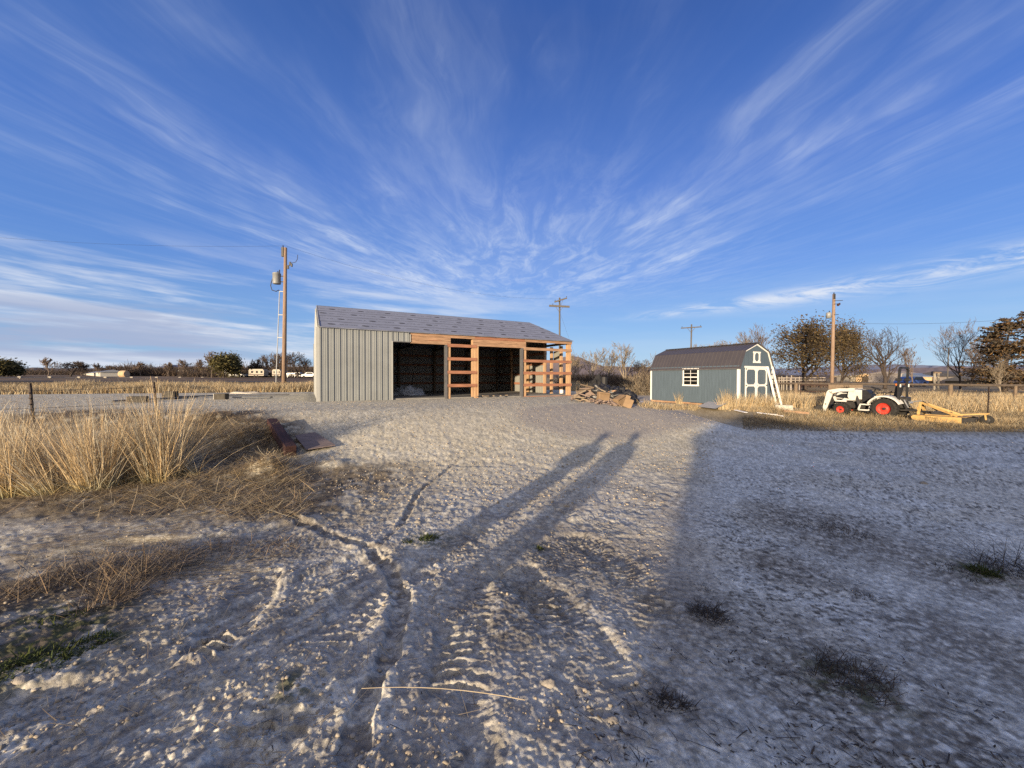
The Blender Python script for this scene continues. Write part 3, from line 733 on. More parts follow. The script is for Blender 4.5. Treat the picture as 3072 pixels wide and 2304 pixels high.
    board('header_board', a+.8, p1-.3, EH-.33, EH-.30, -.05, -.044, 'lumber_red')
    # girts
    G = [.46+.61*k for k in range(4)]
    for k, z in enumerate(G):
        board('girt', p1-.05, q1-.02, z, z+.14, -.045, -.003, 'lumber_red'); board('girt', p3-.03, BL-.01, z, z+.14, -.045, -.003, 'lumber_red' if k < 3 else 'lumber')
        for u0, u1 in ((.1, BL/2), (BL/2+.01, BL-.1)): MB().box(u0, BW-.01, z, u1, BW+.03, z+.14).build('girt', MATS['lumber_red'], t)
        MB().box(BL-.028, 2.45, z, BL+.012, BW-.02, z+.14).build('girt', MATS['lumber_red'], t)
        MB().box(.012, .12, z, .05, BW-.02, z+.14).build('girt', MATS['oldwood'], t)
    board('skirt_board', p3-.02, BL+.01, -.17, -.03, -.05, -.004, 'lumber_red')
    board('door_sill', d2a+.02, d2b-.01, -.10, -.022, -.03, .08, 'slab')
    MB().box(p3, .16, -.03, BL-.03, .42, .05, .01).build('sill_plank', MATS['jamb'], t)
    # trusses
    for k in range(6):
        u = .12+k*(BL-.28)/5; mb = MB().box(u, .0, EH-.16, u+.04, BW, EH-.03)
        for v0, v1 in ((0, BW/2), (BW, BW/2)):
            mb.bar((u+.02, v0, EH-.06), (u+.02, v1, EH+RISE-.13), .04, .13)
            mb.bar((u+.02, (v0+v1)/2, EH-.06), (u+.02, v1, EH+RISE-.2), .035, .09)
        mb.build('truss', MATS['oldwood'], t)
    # floor
    MB().box(.05, .02, -.12, BL-.05, BW-.02, -.008).build('floor_slab', MATS['slab'], t)
    # roof: two felted slopes with overlapping courses
    SL_ = math.hypot(BW/2, RISE); cs, sn = (BW/2)/SL_, RISE/SL_
    for sgn in (1, -1):
        def RP(u, d, h):      # u along, d down from the ridge, h off the slope
            v = d*cs - h*sn*0; zz = EH+RISE+.05 - d*sn + h
            return (u, BW/2 - sgn*v, zz)
        mb = MB(); u0, u1, n = .06, BL+.02, 40; courses = [(3.55, SL_+.16, 0.004), (2.35, 3.75, .010), (1.15, 2.55, .016), (-.02, 1.35, .022)]
        for a0, a1, h in courses:
            V = []
            for i in range(n+1):
                u = u0+(u1-u0)*i/n; w = .012*math.sin(i*1.7+a1*5)+.008*random.uniform(-1, 1)
                V += [RP(u, a0, h), RP(u, a1+w, h+.004*random.random())]
            mb.add(V, [(2*i, 2*i+1, 2*i+3, 2*i+2) for i in range(n)])
        V = [RP(u0, 0, -.03), RP(u1, 0, -.03), RP(u1, SL_+.14, -.03), RP(u0, SL_+.14, -.03), RP(u0, 0, 0), RP(u1, 0, 0), RP(u1, SL_+.14, 0), RP(u0, SL_+.14, 0)]
        mb.add(V, [(0,1,2,3),(0,4,5,1),(1,5,6,2),(2,6,7,3),(3,7,4,0)])
        rf = mb.build('roof_slope', MATS['felt'], t)
        # printed marks: dark oval and a line of small lettering, repeated along each course
        mb = MB(); rg = random.Random(5)
        for r_, (d0, hh) in enumerate(((4.30, .0125), (3.15, .0185), (1.95, .0245), (.80, .0305))):
            for kk in range(-1, 10):
                uc = kk*1.30 + (.55 if r_ % 2 else .0) - r_*.12 + .5
                pts = [(uc+.15*math.cos(a), d0+.085*math.sin(a)) for a in np.linspace(0, 2*PI, 14)[:-1]]
                if uc-.15 > u0 and uc+.15 < u1: mb.add([RP(p[0], p[1], hh) for p in pts], [tuple(range(13))])
                u = uc+.24
                while u < uc+.95:
                    w = rg.uniform(.018, .05)
                    if rg.random() < .86 and u > u0 and u+w < u1:
                        z0, z1 = d0-.035+rg.uniform(-.006, .03), d0+.035-rg.uniform(0, .02)
                        mb.add([RP(u, z0, hh), RP(u+w, z0, hh), RP(u+w, z1, hh), RP(u, z1, hh)], [(0,1,2,3)])
                    u += w+rg.uniform(.012, .03)
        for dd, hh in ((3.742, .012), (2.542, .018), (1.342, .024)):
            n = 30
            V = []
            for i in range(n+1):
                u = u0+.01+(u1-u0-.02)*i/n; w = .012*math.sin(i*2.1+dd)
                V += [RP(u, dd-.004, hh), RP(u, dd+.010+abs(w)*.9, hh-.007)]
            mb.add(V, [(2*i, 2*i+1, 2*i+3, 2*i+2) for i in range(n)])
        pr = mb.build('printed_marks', MATS['ink'], rf, fix=False)
        mb = MB()
        mb.bar(RP(.035, -.0, -.02), RP(.035, SL_+.1, -.02), .03, .10)
        mb.build('rake_trim', MATS['trim'] if sgn > 0 else MATS['jamb'], t)
    return W
BW_ = build_barn()
# bundle of wrapping film heaped on the barn floor, and scraps at the threshold
def lumpy(name, label, cat, loc, size, m, seed, group=None, n=(28, 14), rough=.35, freq=3., rz=0., crease=0., smooth=True):
    V = []; a = np.linspace(0, 2*PI, n[0], endpoint=False); e = np.linspace(-.15, PI/2, n[1])
    A, E_ = np.meshgrid(a, e); X = np.cos(A)*np.cos(E_); Y = np.sin(A)*np.cos(E_); Z = np.sin(E_)
    k = 1 + rough*(fbm(X*freq+Z*2.1+seed*3.1+9, Y*freq+Z*1.3+seed+9, seed, 4)-.5)*2
    rid = 1 + rough*.5*(np.abs(vnoise(X*freq*2+seed+30, Y*freq*2+Z*3+30, seed+3)-.5)*2-.5)
    if crease: rid = rid - crease*(1-np.abs(fbm(X*freq*1.6+Z*3+seed+50, Y*freq*1.6+Z*2+50, seed+7, 3)-.5)*7).clip(0, 1) + crease*.6*(vnoise(X*freq*4+20, Y*freq*4+Z*4+20, seed+8)-.5)
    P = np.stack([X*k*rid*size[0], Y*k*rid*size[1], Z*k*rid*size[2]], -1).reshape(-1, 3)
    P = np.vstack([P, [[0, 0, float(P[:, 2].max())]]]) if False else P
    na = n[0]; i = np.arange(n[1]-1)[:, None]*na; j = np.arange(na)[None]; j2 = (j+1) % na
    Q = np.stack([i+j, i+j2, i+na+j2, i+na+j], -1).reshape(-1, 4)
    o = npmesh(name, P, Q, m, smooth=smooth); o.location = loc; o.rotation_euler = (0, 0, rz)
    return tag(o, label, cat, group)
p = BW_(4.2, 3.2, 0)
lumpy('plastic_wrap', 'heap of pale crumpled wrapping film on the dark barn floor', 'plastic wrap', (*p[:2], FLR-.01), (.95, .5, .42), MATS['plastic'], 3, freq=5., rough=.5)
scr = random.Random(3)
for k, (u, v) in enumerate(((7.05, -.22), (7.5, -.15), (7.9, -.25), (8.35, .15), (6.6, -.2))):
    p = BW_(u, v, 0); L_ = (.35, .22, .3, .25, .18)[k]
    o = MB().obox((0, 0, .03), (L_, .09, .045), (0, .05, 0), .006).build('wood_offcut', MATS['scrap']); o.location = (p[0], p[1], float(H(p[0], p[1]))+.035); o.rotation_euler = (0, 0, scr.uniform(0, 3))
    tag(o, 'small pale lumber offcut lying at the foot of the barn posts', 'offcut', 'offcuts at the barn threshold')
p = BW_(11.75, .28, 0)
o = MB().lathe([(0, .0), (.085, .0), (.10, .02), (.10, .17), (.085, .20), (.04, .215), (0, .215)], 16).build('bucket', MATS['white'], None, True); o.location = (p[0], p[1], FLR+.055)
tag(o, 'small white tub standing behind the barn corner post', 'tub')

# ------------------------------------------------------------------ blue shed
def build_shed():
    t = thing('garden_shed', 'blue gambrel-roofed shed with white trim, double doors and one window', 'shed', SHED, ST)
    c, s = math.cos(ST), math.sin(ST)
    W = lambda u, v, z: np.array([SHED[0]+u*c-v*s, SHED[1]+u*s+v*c, SHED[2]+z])
    Wh, KX, KZ, RZ = 2.0, .448, .83, 1.233
    prof = [(0, 0), (SW, 0), (SW, Wh), (SW-KX, Wh+KZ), (SW/2, Wh+RZ), (KX, Wh+KZ), (0, Wh)]
    # walls with shallow vertical grooves
    mb = MB().prism(prof, -SL, 0, 'yz'); mb.build('wall', MATS['shedblue'], t)
    mb = MB(); u = -SL+.2
    while u < -.1: mb.box(u, -.002, .02, u+.008, .0, Wh-.02); u += .203
    v = .2
    while v < SW-.1:
        zt = Wh + (KZ*min(v, SW-v)/KX if min(v, SW-v) < KX else KZ+(RZ-KZ)*(min(v, SW-v)-KX)/(SW/2-KX)) - .1
        mb.box(0, v, .02, .002, v+.008, zt); v += .203
    mb.build('panel_grooves', mat('shed_groove', (.055, .08, .095), .8, .1, 5), t)
    # roof panels, ribbed metal, four slopes
    def slope(a, b, name):
        d = np.array([b[0]-a[0], b[1]-a[1]]); n = np.array([-d[1], d[0]]); n = n/np.linalg.norm(n)
        if n[1] < 0: n = -n
        mb = MB(); P = []
        u = -SL-.06
        while u < .10:
            for o_, h in ((0, .012), (.012, .030), (.03, .030), (.042, .012)): P.append((min(u+o_, .1), h))
            u += .229
        P.append((.1, .012)); V = []
        for uu, h in P: V += [(uu, a[0]+n[0]*h, a[1]+n[1]*h), (uu, b[0]+n[0]*h, b[1]+n[1]*h)]
        mb.add(V, [(2*i, 2*i+1, 2*i+3, 2*i+2) for i in range(len(P)-1)])
        e = [(-SL-.06, *a), (.1, *a), (.1, *b), (-SL-.06, *b)]
        o2 = [(p[0], p[1]+n[0]*.011, p[2]+n[1]*.011) for p in e]
        mb.add(e+o2, [(0,1,2,3),(0,4,5,1),(1,5,6,2),(2,6,7,3),(3,7,4,0)])
        mb.build(name, MATS['brownroof'], t)
    ov = .07
    slope((-ov*.5, Wh-.10), (KX-.01, Wh+KZ+.008), 'roof_panel'); slope((KX-.03, Wh+KZ-.004), (SW/2, Wh+RZ+.012), 'roof_panel')
    slope((SW+ov*.5, Wh-.10), (SW-KX+.01, Wh+KZ+.008), 'roof_panel'); slope((SW-KX+.03, Wh+KZ-.004), (SW/2, Wh+RZ+.012), 'roof_panel')
    MB().bar((-SL-.06, SW/2, Wh+RZ+.045), (.1, SW/2, Wh+RZ+.045), .22, .018).build('ridge_cap', MATS['brownroof'], t)
    MB().box(-SL-.04, -.055, Wh-.145, .08, -.03, Wh-.10).build('eave_trim', MATS['jamb'], t)
    # white rake trims on both gables, corner boards
    for u0, u1 in ((.003, .03), (-SL-.03, -SL-.003)):
        mb = MB(); pts = [(0.0, Wh-.14), (KX, Wh+KZ-.05), (SW/2, Wh+RZ-.05), (SW-KX, Wh+KZ-.05), (SW, Wh-.14)]
        for a, b in zip(pts[:-1], pts[1:]): mb.bar(((u0+u1)/2, a[0], a[1]), ((u0+u1)/2, b[0], b[1]), u1-u0, .075)
        mb.build('rake_trim', MATS['white'], t)
    for u0, u1, v0, v1 in ((-.09, .02, -.022, -.002), (.003, .024, -.02, .09), (-SL-.02, -SL+.09, -.022, -.002), (.003, .024, SW-.09, SW+.02)):
        MB().box(u0, v0, .01, u1, v1, Wh-.15).build('corner_board', MATS['white'], t)
    for v in (.25, SW-.45): MB().box(-SL+.05, v, -.17, -.02, v+.15, -.004).build('skid', MATS['lumber'], t)
    MB().box(-SL, .02, -.10, -SL*.5, .16, -.006).build('skid', MATS['lumber'], t)
    # window
    U = lambda px: solve(lambda u: W(u, 0, 1.5), px, -SL, 0)
    Z = lambda u, py: solve(lambda z: W(u, 0, z), py, 3, 0, 1)
    ua, ub = U(2048), U(2097.5); za, zb = Z((ua+ub)/2, 1158), Z((ua+ub)/2, 1106)
    win = MB(); fw = .075
    win.box(ua, -.035, za, ub, -.002, za+.085); win.box(ua+.02, -.03, zb-.06, ub-.02, -.002, zb); win.box(ua-.0, -.036, zb-.02, ub+.0, -.002, zb+.02)
    win.box(ua+.025, -.028, za+.085, ua+.025+fw, -.002, zb-.06); win.box(ub-.025-fw, -.028, za+.085, ub-.025, -.002, zb-.06)
    wf = win.build('window', MATS['white'], t)
    a0, a1, z0, z1 = ua+.1, ub-.1, za+.085, zb-.06
    MB().box(a0, -.010, z0, a1, -.004, z1).build('pane', MATS['glass'], wf)
    mb = MB(); mid = (a0+a1)/2; zm = (z0+z1)/2
    mb.box(mid-.012, -.018, z0, mid+.012, -.0105, z1); mb.box(a0, -.0195, zm-.028, a1, -.0106, zm+.028)
    for zz in ((z0+zm)/2, (z1+zm)/2): mb.box(a0, -.0165, zz-.010, a1, -.0107, zz+.010)
    mb.build('muntins', MATS['white'], wf)
    # double doors on the gable, each with two clipped-corner panels
    V_ = lambda px: solve(lambda v: W(.02, v, 1.), px, 0, SW)
    va, vb = V_(2235.8), V_(2300.5); zt = solve(lambda z: W(.02, (va+vb)/2, z), 1099.6, 3, 0, 1); zb_ = .06
    MB().box(.003, va-.05, zt-.075, .042, vb+.05, zt+.015).build('door_head_trim', MATS['white'], t)
    MB().box(.003, va-.03, zb_-.03, .03, vb+.03, zb_-.004).build('door_threshold', MATS['lumber'], t)
    vm = (va+vb)/2; zt2 = zt-.08
    def octa(v0, v1, z0, z1, k=.10): return [(v0+k, z0), (v1-k, z0), (v1, z0+k), (v1, z1-k), (v1-k, z1), (v0+k, z1), (v0, z1-k), (v0, z0+k)]
    for n_, (v0, v1) in enumerate(((va, vm-.004), (vm+.004, vb))):
        d = MB(); zm = (zb_+zt2)/2+.02; b = .085
        holes = [(zb_+b, zm-.05), (zm+.05, zt2-b)]
        # stiles and rails
        d.box(.004, v0, zb_, .034, v0+b, zt2); d.box(.004, v1-b, zb_, .034, v1, zt2)
        d.box(.0045, v0+b, zb_, .0335, v1-b, zb_+b); d.box(.0045, v0+b, zm-.05, .0335, v1-b, zm+.05); d.box(.0045, v0+b, zt2-b, .0335, v1-b, zt2)
        for z0, z1 in holes:
            for (cv, sv) in ((v0+b, 1), (v1-b, -1)):
                for (cz, sz) in ((z0, 1), (z1, -1)):
                    d.prism([(cv, cz), (cv+sv*.11, cz), (cv, cz+sz*.11)], .0048, .033, 'yz')
        dd = d.build('door', MATS['white'], t)
        MB().box(.0035, v0+b*.5, zb_+.03, .012, v1-b*.5, zt2-.03).build('door_panel', MATS['shedblue'], dd)
        hv = v0+.01 if n_ == 0 else v1-.01; sg = 1 if n_ == 0 else -1
        for zz in (zm, zt2-.06): MB().prism([(hv, zz-.045), (hv+sg*.13, zz), (hv, zz+.045)], .0345, .039, 'yz').build('hinge', MATS['black'], dd)
        if n_ == 1: MB().box(.0345, v0+.02, zm-.02, .06, v0+.06, zm+.02).build('latch', MATS['galv'], dd)
    # loft vent panel above the doors
    v0, v1 = vm-.30, vm+.30; z0, z1 = Wh+.22, Wh+.90
    z0 = solve(lambda z: W(.02, vm, z), 1089, 4, 0, 1); z1 = solve(lambda z: W(.02, vm, z), 1055, 4, 0, 1); w = (z1-z0)*.46; v0, v1 = vm-w+.03, vm+w+.03
    d = MB(); b = .085
    d.box(.004, v0-.04, z0, .04, v1+.04, z0+b); d.box(.004, v0-.04, z1-b*.8, .04, v1+.04, z1); d.box(.004, v0, z0+b, .034, v0+b, z1-b*.8); d.box(.004, v1-b, z0+b, .034, v1, z1-b*.8)
    for cv, sv in ((v0+b, 1), (v1-b, -1)):
        for cz, sz in ((z0+b, 1), (z1-b*.8, -1)): d.prism([(cv, cz), (cv+sv*.1, cz), (cv, cz+sz*.1)], .0045, .033, 'yz')
    d.build('loft_vent', MATS['white'], t)
    return W
SW_ = build_shed()

# ladder leaning on the shed gable
def build_ladder():
    v0 = solve(lambda v: SW_(.1, v, 2.0), 2304.5, 0, SW+1); v1 = solve(lambda v: SW_(.1, v, 2.0), 2319, 0, SW+2)
    top0, top1 = SW_(.06, v0, 2.02), SW_(.06, v1, 2.02)
    d = np.array([math.cos(ST), math.sin(ST), 0])*.50
    b0, b1 = top0+d, top1+d
    b0[2] = b1[2] = float(H(b0[0], b0[1]))+.06
    root = thing('ladder', 'pale extension ladder leaning against the shed gable beside the doors', 'ladder', b0)
    L_ = lambda p: np.array(p)-b0
    for a, b in ((b0, top0), (b1, top1)):
        MB().bar(L_(a), L_(b), .04, .095, upv=(math.cos(ST), math.sin(ST), .2)).build('rail', MATS['white'], root)
    for k in range(8):
        f = (k+.5)/8
        MB().tube([L_(b0+(top0-b0)*f), L_(b1+(top1-b1)*f)], .02, 8).build('rung', MATS['galv'], root)
build_ladder()
# small things in the grass before the shed
p = gp(2350, 1229)
o = MB().box(-.38, -.2, 0, .38, .2, .27, .02).build('concrete_block', MATS['concrete']); o.location = (p[0], p[1], p[2]-.03); o.rotation_euler = (0, 0, -.45)
tag(o, 'pale weathered concrete block at the foot of the ladder', 'block')
def plank(px0, py0, px1, py1, w, h, m, name, label, cat, group=None, lift=.02):
    a, b = gp(px0, py0), gp(px1, py1); c = (a+b)/2
    mb = MB().bar(a-c+np.array([0,0,lift+h/2]), b-c+np.array([0,0,lift+h/2]), w, h); o = mb.build(name, m); o.location = c
    return tag(o, label, cat, group)
plank(2350, 1239, 2425, 1246, .14, .10, MATS['lumber'], 'lumber_plank', 'orange-brown lumber plank lying in grass between ladder and tractor', 'plank', lift=.05)
plank(2206, 1233, 2238, 1241, .16, .02, MATS['foam'], 'white_strip', 'short white trim strip lying in grass before the shed corner', 'trim strip', lift=.04)
plank(2270, 1241, 2350, 1252, .26, .02, MATS['foam'], 'white_strip', 'long white trim strip lying at the grass edge before the shed doors', 'trim strip', lift=.05)
plank(2290, 1247, 2330, 1250, .14, .02, MATS['foam'], 'white_strip', 'narrow white trim strip resting against the long white strip', 'trim strip', lift=.09)
for k, (x0, y0, x1, y1) in enumerate(((2100, 1212, 2164, 1224), (2108, 1222, 2162, 1232))):
    a, b = gp(x0, y0), gp(x1, y1); c = (a+b)/2; d = b-a; L_ = np.linalg.norm(d[:2])
    mb = MB(); V = []; n = 36
    for i in range(n+1):
        y = -.3+.6*i/n; z = .03*math.sin(i*PI/2.2)+.25*(i/n)
        V += [(-L_/2, y, z), (L_/2, y, z)]
    mb.add(V, [(2*i, 2*i+1, 2*i+3, 2*i+2) for i in range(n)]); o = mb.build('corrugated_sheet', MATS['galv'])
    o.location = (c[0], c[1], c[2]+.07+.0*k); o.rotation_euler = (0, 0, math.atan2(d[1], d[0]))
    tag(o, ('upper grey corrugated metal sheet lying in grass under the shed wall', 'lower grey corrugated metal sheet lying in grass nearest the gravel')[k], 'metal sheet', 'corrugated sheets before the shed')

# ------------------------------------------------------------------ tractor and cutter
TR = np.array([17.28, 17.66]); TH = math.atan2(.88, -.47)
TRZ = float(H(*TR))-.02
def build_tractor():
    t = thing('tractor', 'white compact tractor with red wheel rims, front loader and black roll bar', 'tractor', (*TR, TRZ), TH)
    def wheel(x, y, r, w, rim, n_lug):
        tb = MB().lathe([(rim*.98, -w/2), (r*.80, -w/2-.01), (r*.94, -w*.46), (r*.965, -w*.3), (r*.965, w*.3), (r*.94, w*.46), (r*.80, w/2+.01), (rim*.98, w/2)], 40, 'y')
        for k in range(n_lug):
            for sg in (-1, 1):
                a = 2*PI*(k+(.5 if sg > 0 else 0))/n_lug
                p0 = (math.cos(a)*r*.975, sg*.02, math.sin(a)*r*.975); a2 = a+.16
                p1 = (math.cos(a2)*r*.955, sg*w*.5, math.sin(a2)*r*.955)
                tb.bar(p0, p1, .045, .05, upv=(math.cos(a), 0, math.sin(a)))
        wh = thing('wheel', None, None); wh.parent = t; wh.location = (x, y, r)
        tb.build('tyre', MATS['rubber'], wh, False)
        sg = 1 if y > 0 else -1
        prof = [(rim, w*.46), (rim*.98, w*.38), (rim*.88, w*.34), (rim*.80, w*.16), (rim*.42, w*.12), (rim*.36, w*.2), (rim*.2, w*.2), (0.001, w*.2)]
        MB().lathe([(a, b*sg) for a, b in prof] , 32, 'y').build('rim', MATS['rimred'], wh, True)
        hb = MB().lathe([(rim*.24, sg*w*.17), (rim*.22, sg*w*.34), (.001, sg*w*.36)], 12, 'y')
        for k in range(6):
            a = k*PI/3; hb.lathe([(.014, sg*w*.12), (.014, sg*w*.22), (.001, sg*w*.22)], 6, 'y', (rim*.55*math.cos(a), 0, rim*.55*math.sin(a)))
        hb.build('hub', MATS['darkmetal'], wh)
    for y in (.55, -.55): wheel(0, y, .475, .32, .262, 20)
    for y in (.50, -.50): wheel(1.62, y, .325, .22, .168, 18)
    # chassis, axles, engine block
    mb = MB().box(.0, -.16, .38, 1.75, .16, .72, .03).box(-.25, -.2, .34, .35, .2, .86, .04).box(1.5, -.08, .25, 1.72, .08, .4)
    mb.tube([(0, -.5, .475), (0, .5, .475)], .09, 10).tube([(1.62, -.45, .325), (1.62, .45, .325)], .06, 10)
    mb.tube([(.55, -.12, .44), (1.3, -.1, .40)], .05, 8).box(.6, -.3, .42, 1.0, -.17, .62, .02).box(.3, .12, .45, .62, .3, .68, .02)
    mb.build('chassis', MATS['darkmetal'], t)
    # hood: side profile extruded, bevelled top
    side = [(.92, .86), (.92, 1.30), (1.30, 1.315), (1.62, 1.28), (1.86, 1.20), (1.95, 1.06), (1.96, .86)]
    hd = MB(); half = .30
    sec = [(-half, 0), (-half, .78), (-half*.86, .94), (-half*.5, 1.0), (half*.5, 1.0), (half*.86, .94), (half, .78), (half, 0)]
    xs = [(.92, 1.30), (1.15, 1.315), (1.40, 1.31), (1.62, 1.28), (1.80, 1.22), (1.90, 1.13), (1.955, .98)]
    V = []
    for x, zt in xs:
        w = 1.0 if x < 1.7 else (1.0-.55*(x-1.7)); V += [(x, a*w, .84+(zt-.84)*b) for a, b in sec]
    n = 8; hd.add(V, [(i*n+k, (i+1)*n+k, (i+1)*n+k+1, i*n+k+1) for i in range(len(xs)-1) for k in range(n-1)] + [tuple(range(n)), tuple(reversed(range((len(xs)-1)*n, len(xs)*n)))])
    hood = hd.build('hood', MATS['tractorwhite'], t)
    for sg in (-1, 1):
        MB().prism([(1.28, .90), (1.80, .90), (1.86, 1.0), (1.70, 1.08), (1.36, 1.10), (1.24, 1.04)], sg*.302, sg*.308, 'xz').build('side_grille', MATS['black'], hood)
        MB().prism([(1.20, 1.135), (1.62, 1.12), (1.72, 1.15), (1.55, 1.175), (1.22, 1.185)], sg*.3015, sg*.306, 'xz').build('decal_stripe', MATS['black'], hood)
        MB().box(1.84, sg*.10-.07, 1.03, 1.962, sg*.10+.07, 1.10, .01).build('headlight', MATS['glass'], hood)
    MB().box(1.0, -.10, 1.30, 1.28, .10, 1.345, .02).build('hood_vent', MATS['black'], hood)
    MB().box(1.90, -.2, .62, 2.0, .2, .86, .02).build('front_weight_bracket', MATS['darkmetal'], t)
    # white side guard under the hood
    for sg in (-1, 1):
        g = MB(); y0, y1 = sg*.40, sg*.46
        pts = [(1.93, 1.02), (1.97, .90), (1.88, .70), (1.42, .70), (1.22, .80), (1.22, .88), (1.50, .90), (1.62, .78), (1.80, .78), (1.86, .90), (1.85, 1.02)]
        # concave outline split in three convex slabs
        g.prism([(1.93, 1.03), (1.98, .88), (1.90, .70), (1.84, .76), (1.88, .90), (1.85, 1.02)][:6], y0, y1, 'xz')
        g.prism([(1.90, .70), (1.45, .70), (1.45, .775), (1.86, .775)], y0, y1, 'xz'); g.prism([(1.62, .775), (1.20, .775), (1.20, .86), (1.52, .90)], y0, y1, 'xz')
        g.bar((1.22, y0, .83), (1.1, sg*.2, .8), .05, .08)
        g.build('side_guard', MATS['tractorwhite'], t)
    # loader tower and arms
    ld = thing('loader', None, None); ld.parent = t
    for sg in (-1, 1):
        y0, y1 = sg*.40, sg*.47
        tw = MB().prism([(1.10, .80), (1.34, .80), (1.40, .98), (1.34, 1.36), (1.16, 1.36), (1.06, 1.0)], y0, y1, 'xz'); tw.build('tower', MATS['tractorwhite'], ld)
        tw = MB().bar((1.08, sg*.435, 1.0), (.94, sg*.40, .50), .05, .11); tw.build('tower_brace', MATS['black'], ld)
        ar = MB().prism([(1.14, 1.22), (1.18, 1.36), (1.72, 1.345), (2.14, 1.26), (2.22, 1.17), (2.10, 1.06), (1.66, 1.20)], sg*.474, sg*.53, 'xz')
        ar.prism([(2.22, 1.17), (2.42, .20), (2.36, .12), (2.28, .14), (1.98, 1.06), (2.10, 1.06)][:6], sg*.4745, sg*.5295, 'xz')
        a = ar.build('loader_arm', MATS['tractorwhite'], ld)
        # horned mark on the arm knee
        yy = sg*.532; c = (2.06, 1.16)
        MB().add([(c[0]+dx, yy, c[1]+dz) for dx, dz in ((.08, .03), (.03, .015), (0, .0), (-.04, .02), (-.08, .0), (-.05, -.03), (0, -.035), (.05, -.02))], [tuple(range(8))]).build('arm_emblem', MATS['ink2'], a, fix=False)
        MB().lathe([(.028, sg*.53), (.028, sg*.545), (.001, sg*.545)], 12, 'y', (2.26, 0, .55)).build('pivot_pin', MATS['black'], a)
        MB().tube([(1.35, sg*.44, .88), (2.0, sg*.45, 1.0)], .035, 8).tube([(2.16, sg*.44, 1.0), (2.36, sg*.44, .36)], .035, 8).build('hydraulic_ram', MATS['black'], ld)
    MB().tube([(2.12, -.5, 1.0), (2.12, .5, 1.0)], .05, 8).build('cross_tube', MATS['black'], ld)
    # bucket on the ground
    bk = MB(); prof = [(2.40, .50), (2.36, .30), (2.38, .10), (2.50, .02), (3.0, .0)]
    V = []
    for y in (-.68, .68):
        V += [(x, y, z) for x, z in prof]
    nb = len(prof); bk.add(V, [(i, i+1, nb+i+1, nb+i) for i in range(nb-1)])
    V2 = [(x+.02, y, z+.02) for (x, y, z) in V]; bk.add(V2, [(i+1, i, nb+i, nb+i+1) for i in range(nb-1)])
    for y in (-.69, .67): bk.prism([(2.40, .50), (2.36, .30), (2.38, .10), (2.50, .02), (3.0, .0), (2.52, .48)], y, y+.02, 'xz')
    bk.build('bucket', MATS['darkmetal'], ld)
    # dash, steering wheel
    MB().prism([(.92, .72), (.92, 1.29), (.78, 1.30), (.60, 1.10), (.52, .80)], -.27, .27, 'xz').build('dashboard', MATS['black'], t)
    st = MB(); c0 = Vector((.50, 0, 1.36)); ax = Vector((-.42, 0, .9)).normalized(); e1 = Vector((0, 1, 0)); e2 = ax.cross(e1)
    ring = [c0 + (e1*math.cos(a)+e2*math.sin(a))*.19 for a in np.linspace(0, 2*PI, 25)]
    st.tube(ring, .018, 6, False)
    for a in (.5, 2.6, 4.7): st.tube([c0, c0+(e1*math.cos(a)+e2*math.sin(a))*.19], .012, 5)
    st.tube([c0, c0-ax*.28], .028, 8); st.build('steering_wheel', MATS['black'], t)
    # platform, step frames, seat
    MB().box(-.1, -.42, .60, .90, .42, .645, .01).build('floor_platform', MATS['black'], t)
    for sg in (-1, 1):
        y0, y1 = (sg*.50, sg*.56); s_ = MB()
        P = [(.50, .62), (.88, .62), (.95, .36), (.57, .36)]
        for a, b in zip(P, P[1:]+P[:1]): s_.bar((a[0], (y0+y1)/2, a[1]), (b[0], (y0+y1)/2, b[1]), .06, .045, upv=(0, 1, 0))
        s_.box(.5, min(sg*.4, y1), .600, .9, max(sg*.4, y1), .640); s_.build('step', MATS['tractorwhite'], t)
        f = MB(); n = 14; R0, R1 = .545, .60   # curved fender band over the rear tyre
        V = []; A = np.linspace(.12*PI, .86*PI, n)
        for a in A:
            zc, xc = .475+math.sin(a)*R1, math.cos(a)*R1*1.04
            V += [(xc, sg*.33, zc), (xc, sg*.74, zc-.015), (math.cos(a)*R0*1.02, sg*.745, .475+math.sin(a)*R0-.02), (math.cos(a)*R0*1.02, sg*.33, .475+math.sin(a)*R0)]
        f.add(V, [(i*4+k, i*4+(k+1) % 4, i*4+4+(k+1) % 4, i*4+4+k) for i in range(n-1) for k in range(4)] + [(0, 1, 2, 3), tuple(range((n-1)*4, n*4))[::-1]])
        f.box(-.28, min(sg*.30, sg*.36), .55, .45, max(sg*.30, sg*.36), 1.02)
        fd = f.build('fender', MATS['tractorwhite'], t)
        MB().tube([(.40, sg*.5, 1.02), (.25, sg*.55, 1.17), (-.05, sg*.55, 1.19), (-.2, sg*.5, 1.08)], .016, 6).build('grab_handle', MATS['black'], fd)
        MB().tube([(.12, sg*.42, 1.04), (.10, sg*.40, 1.2)], .012, 5).lathe([(.001, 1.19), (.03, 1.21), (.03, 1.24), (.001, 1.26)], 8, 'z', (.10, sg*.40, 0)).build('lever', MATS['black'], fd)
    st = MB().box(-.30, -.24, .92, .20, .24, 1.06, .05); st.prism([(-.30, 1.03), (-.18, 1.03), (-.24, 1.46), (-.31, 1.50), (-.38, 1.46)], -.23, .23, 'xz'); st.box(-.2, -.15, .64, .1, .15, .93)
    st.build('seat', MATS['black'], t)
    # roll bar
    rb = MB(); x = -.42; hw = .46
    pts = [(x, -hw, .82), (x, -hw, 1.75), (x-.02, -hw, 2.16), (x-.02, -hw+.05, 2.27), (x-.02, -hw+.14, 2.31), (x-.02, hw-.14, 2.31), (x-.02, hw-.05, 2.27), (x-.02, hw, 2.16), (x, hw, 1.75), (x, hw, .82)]
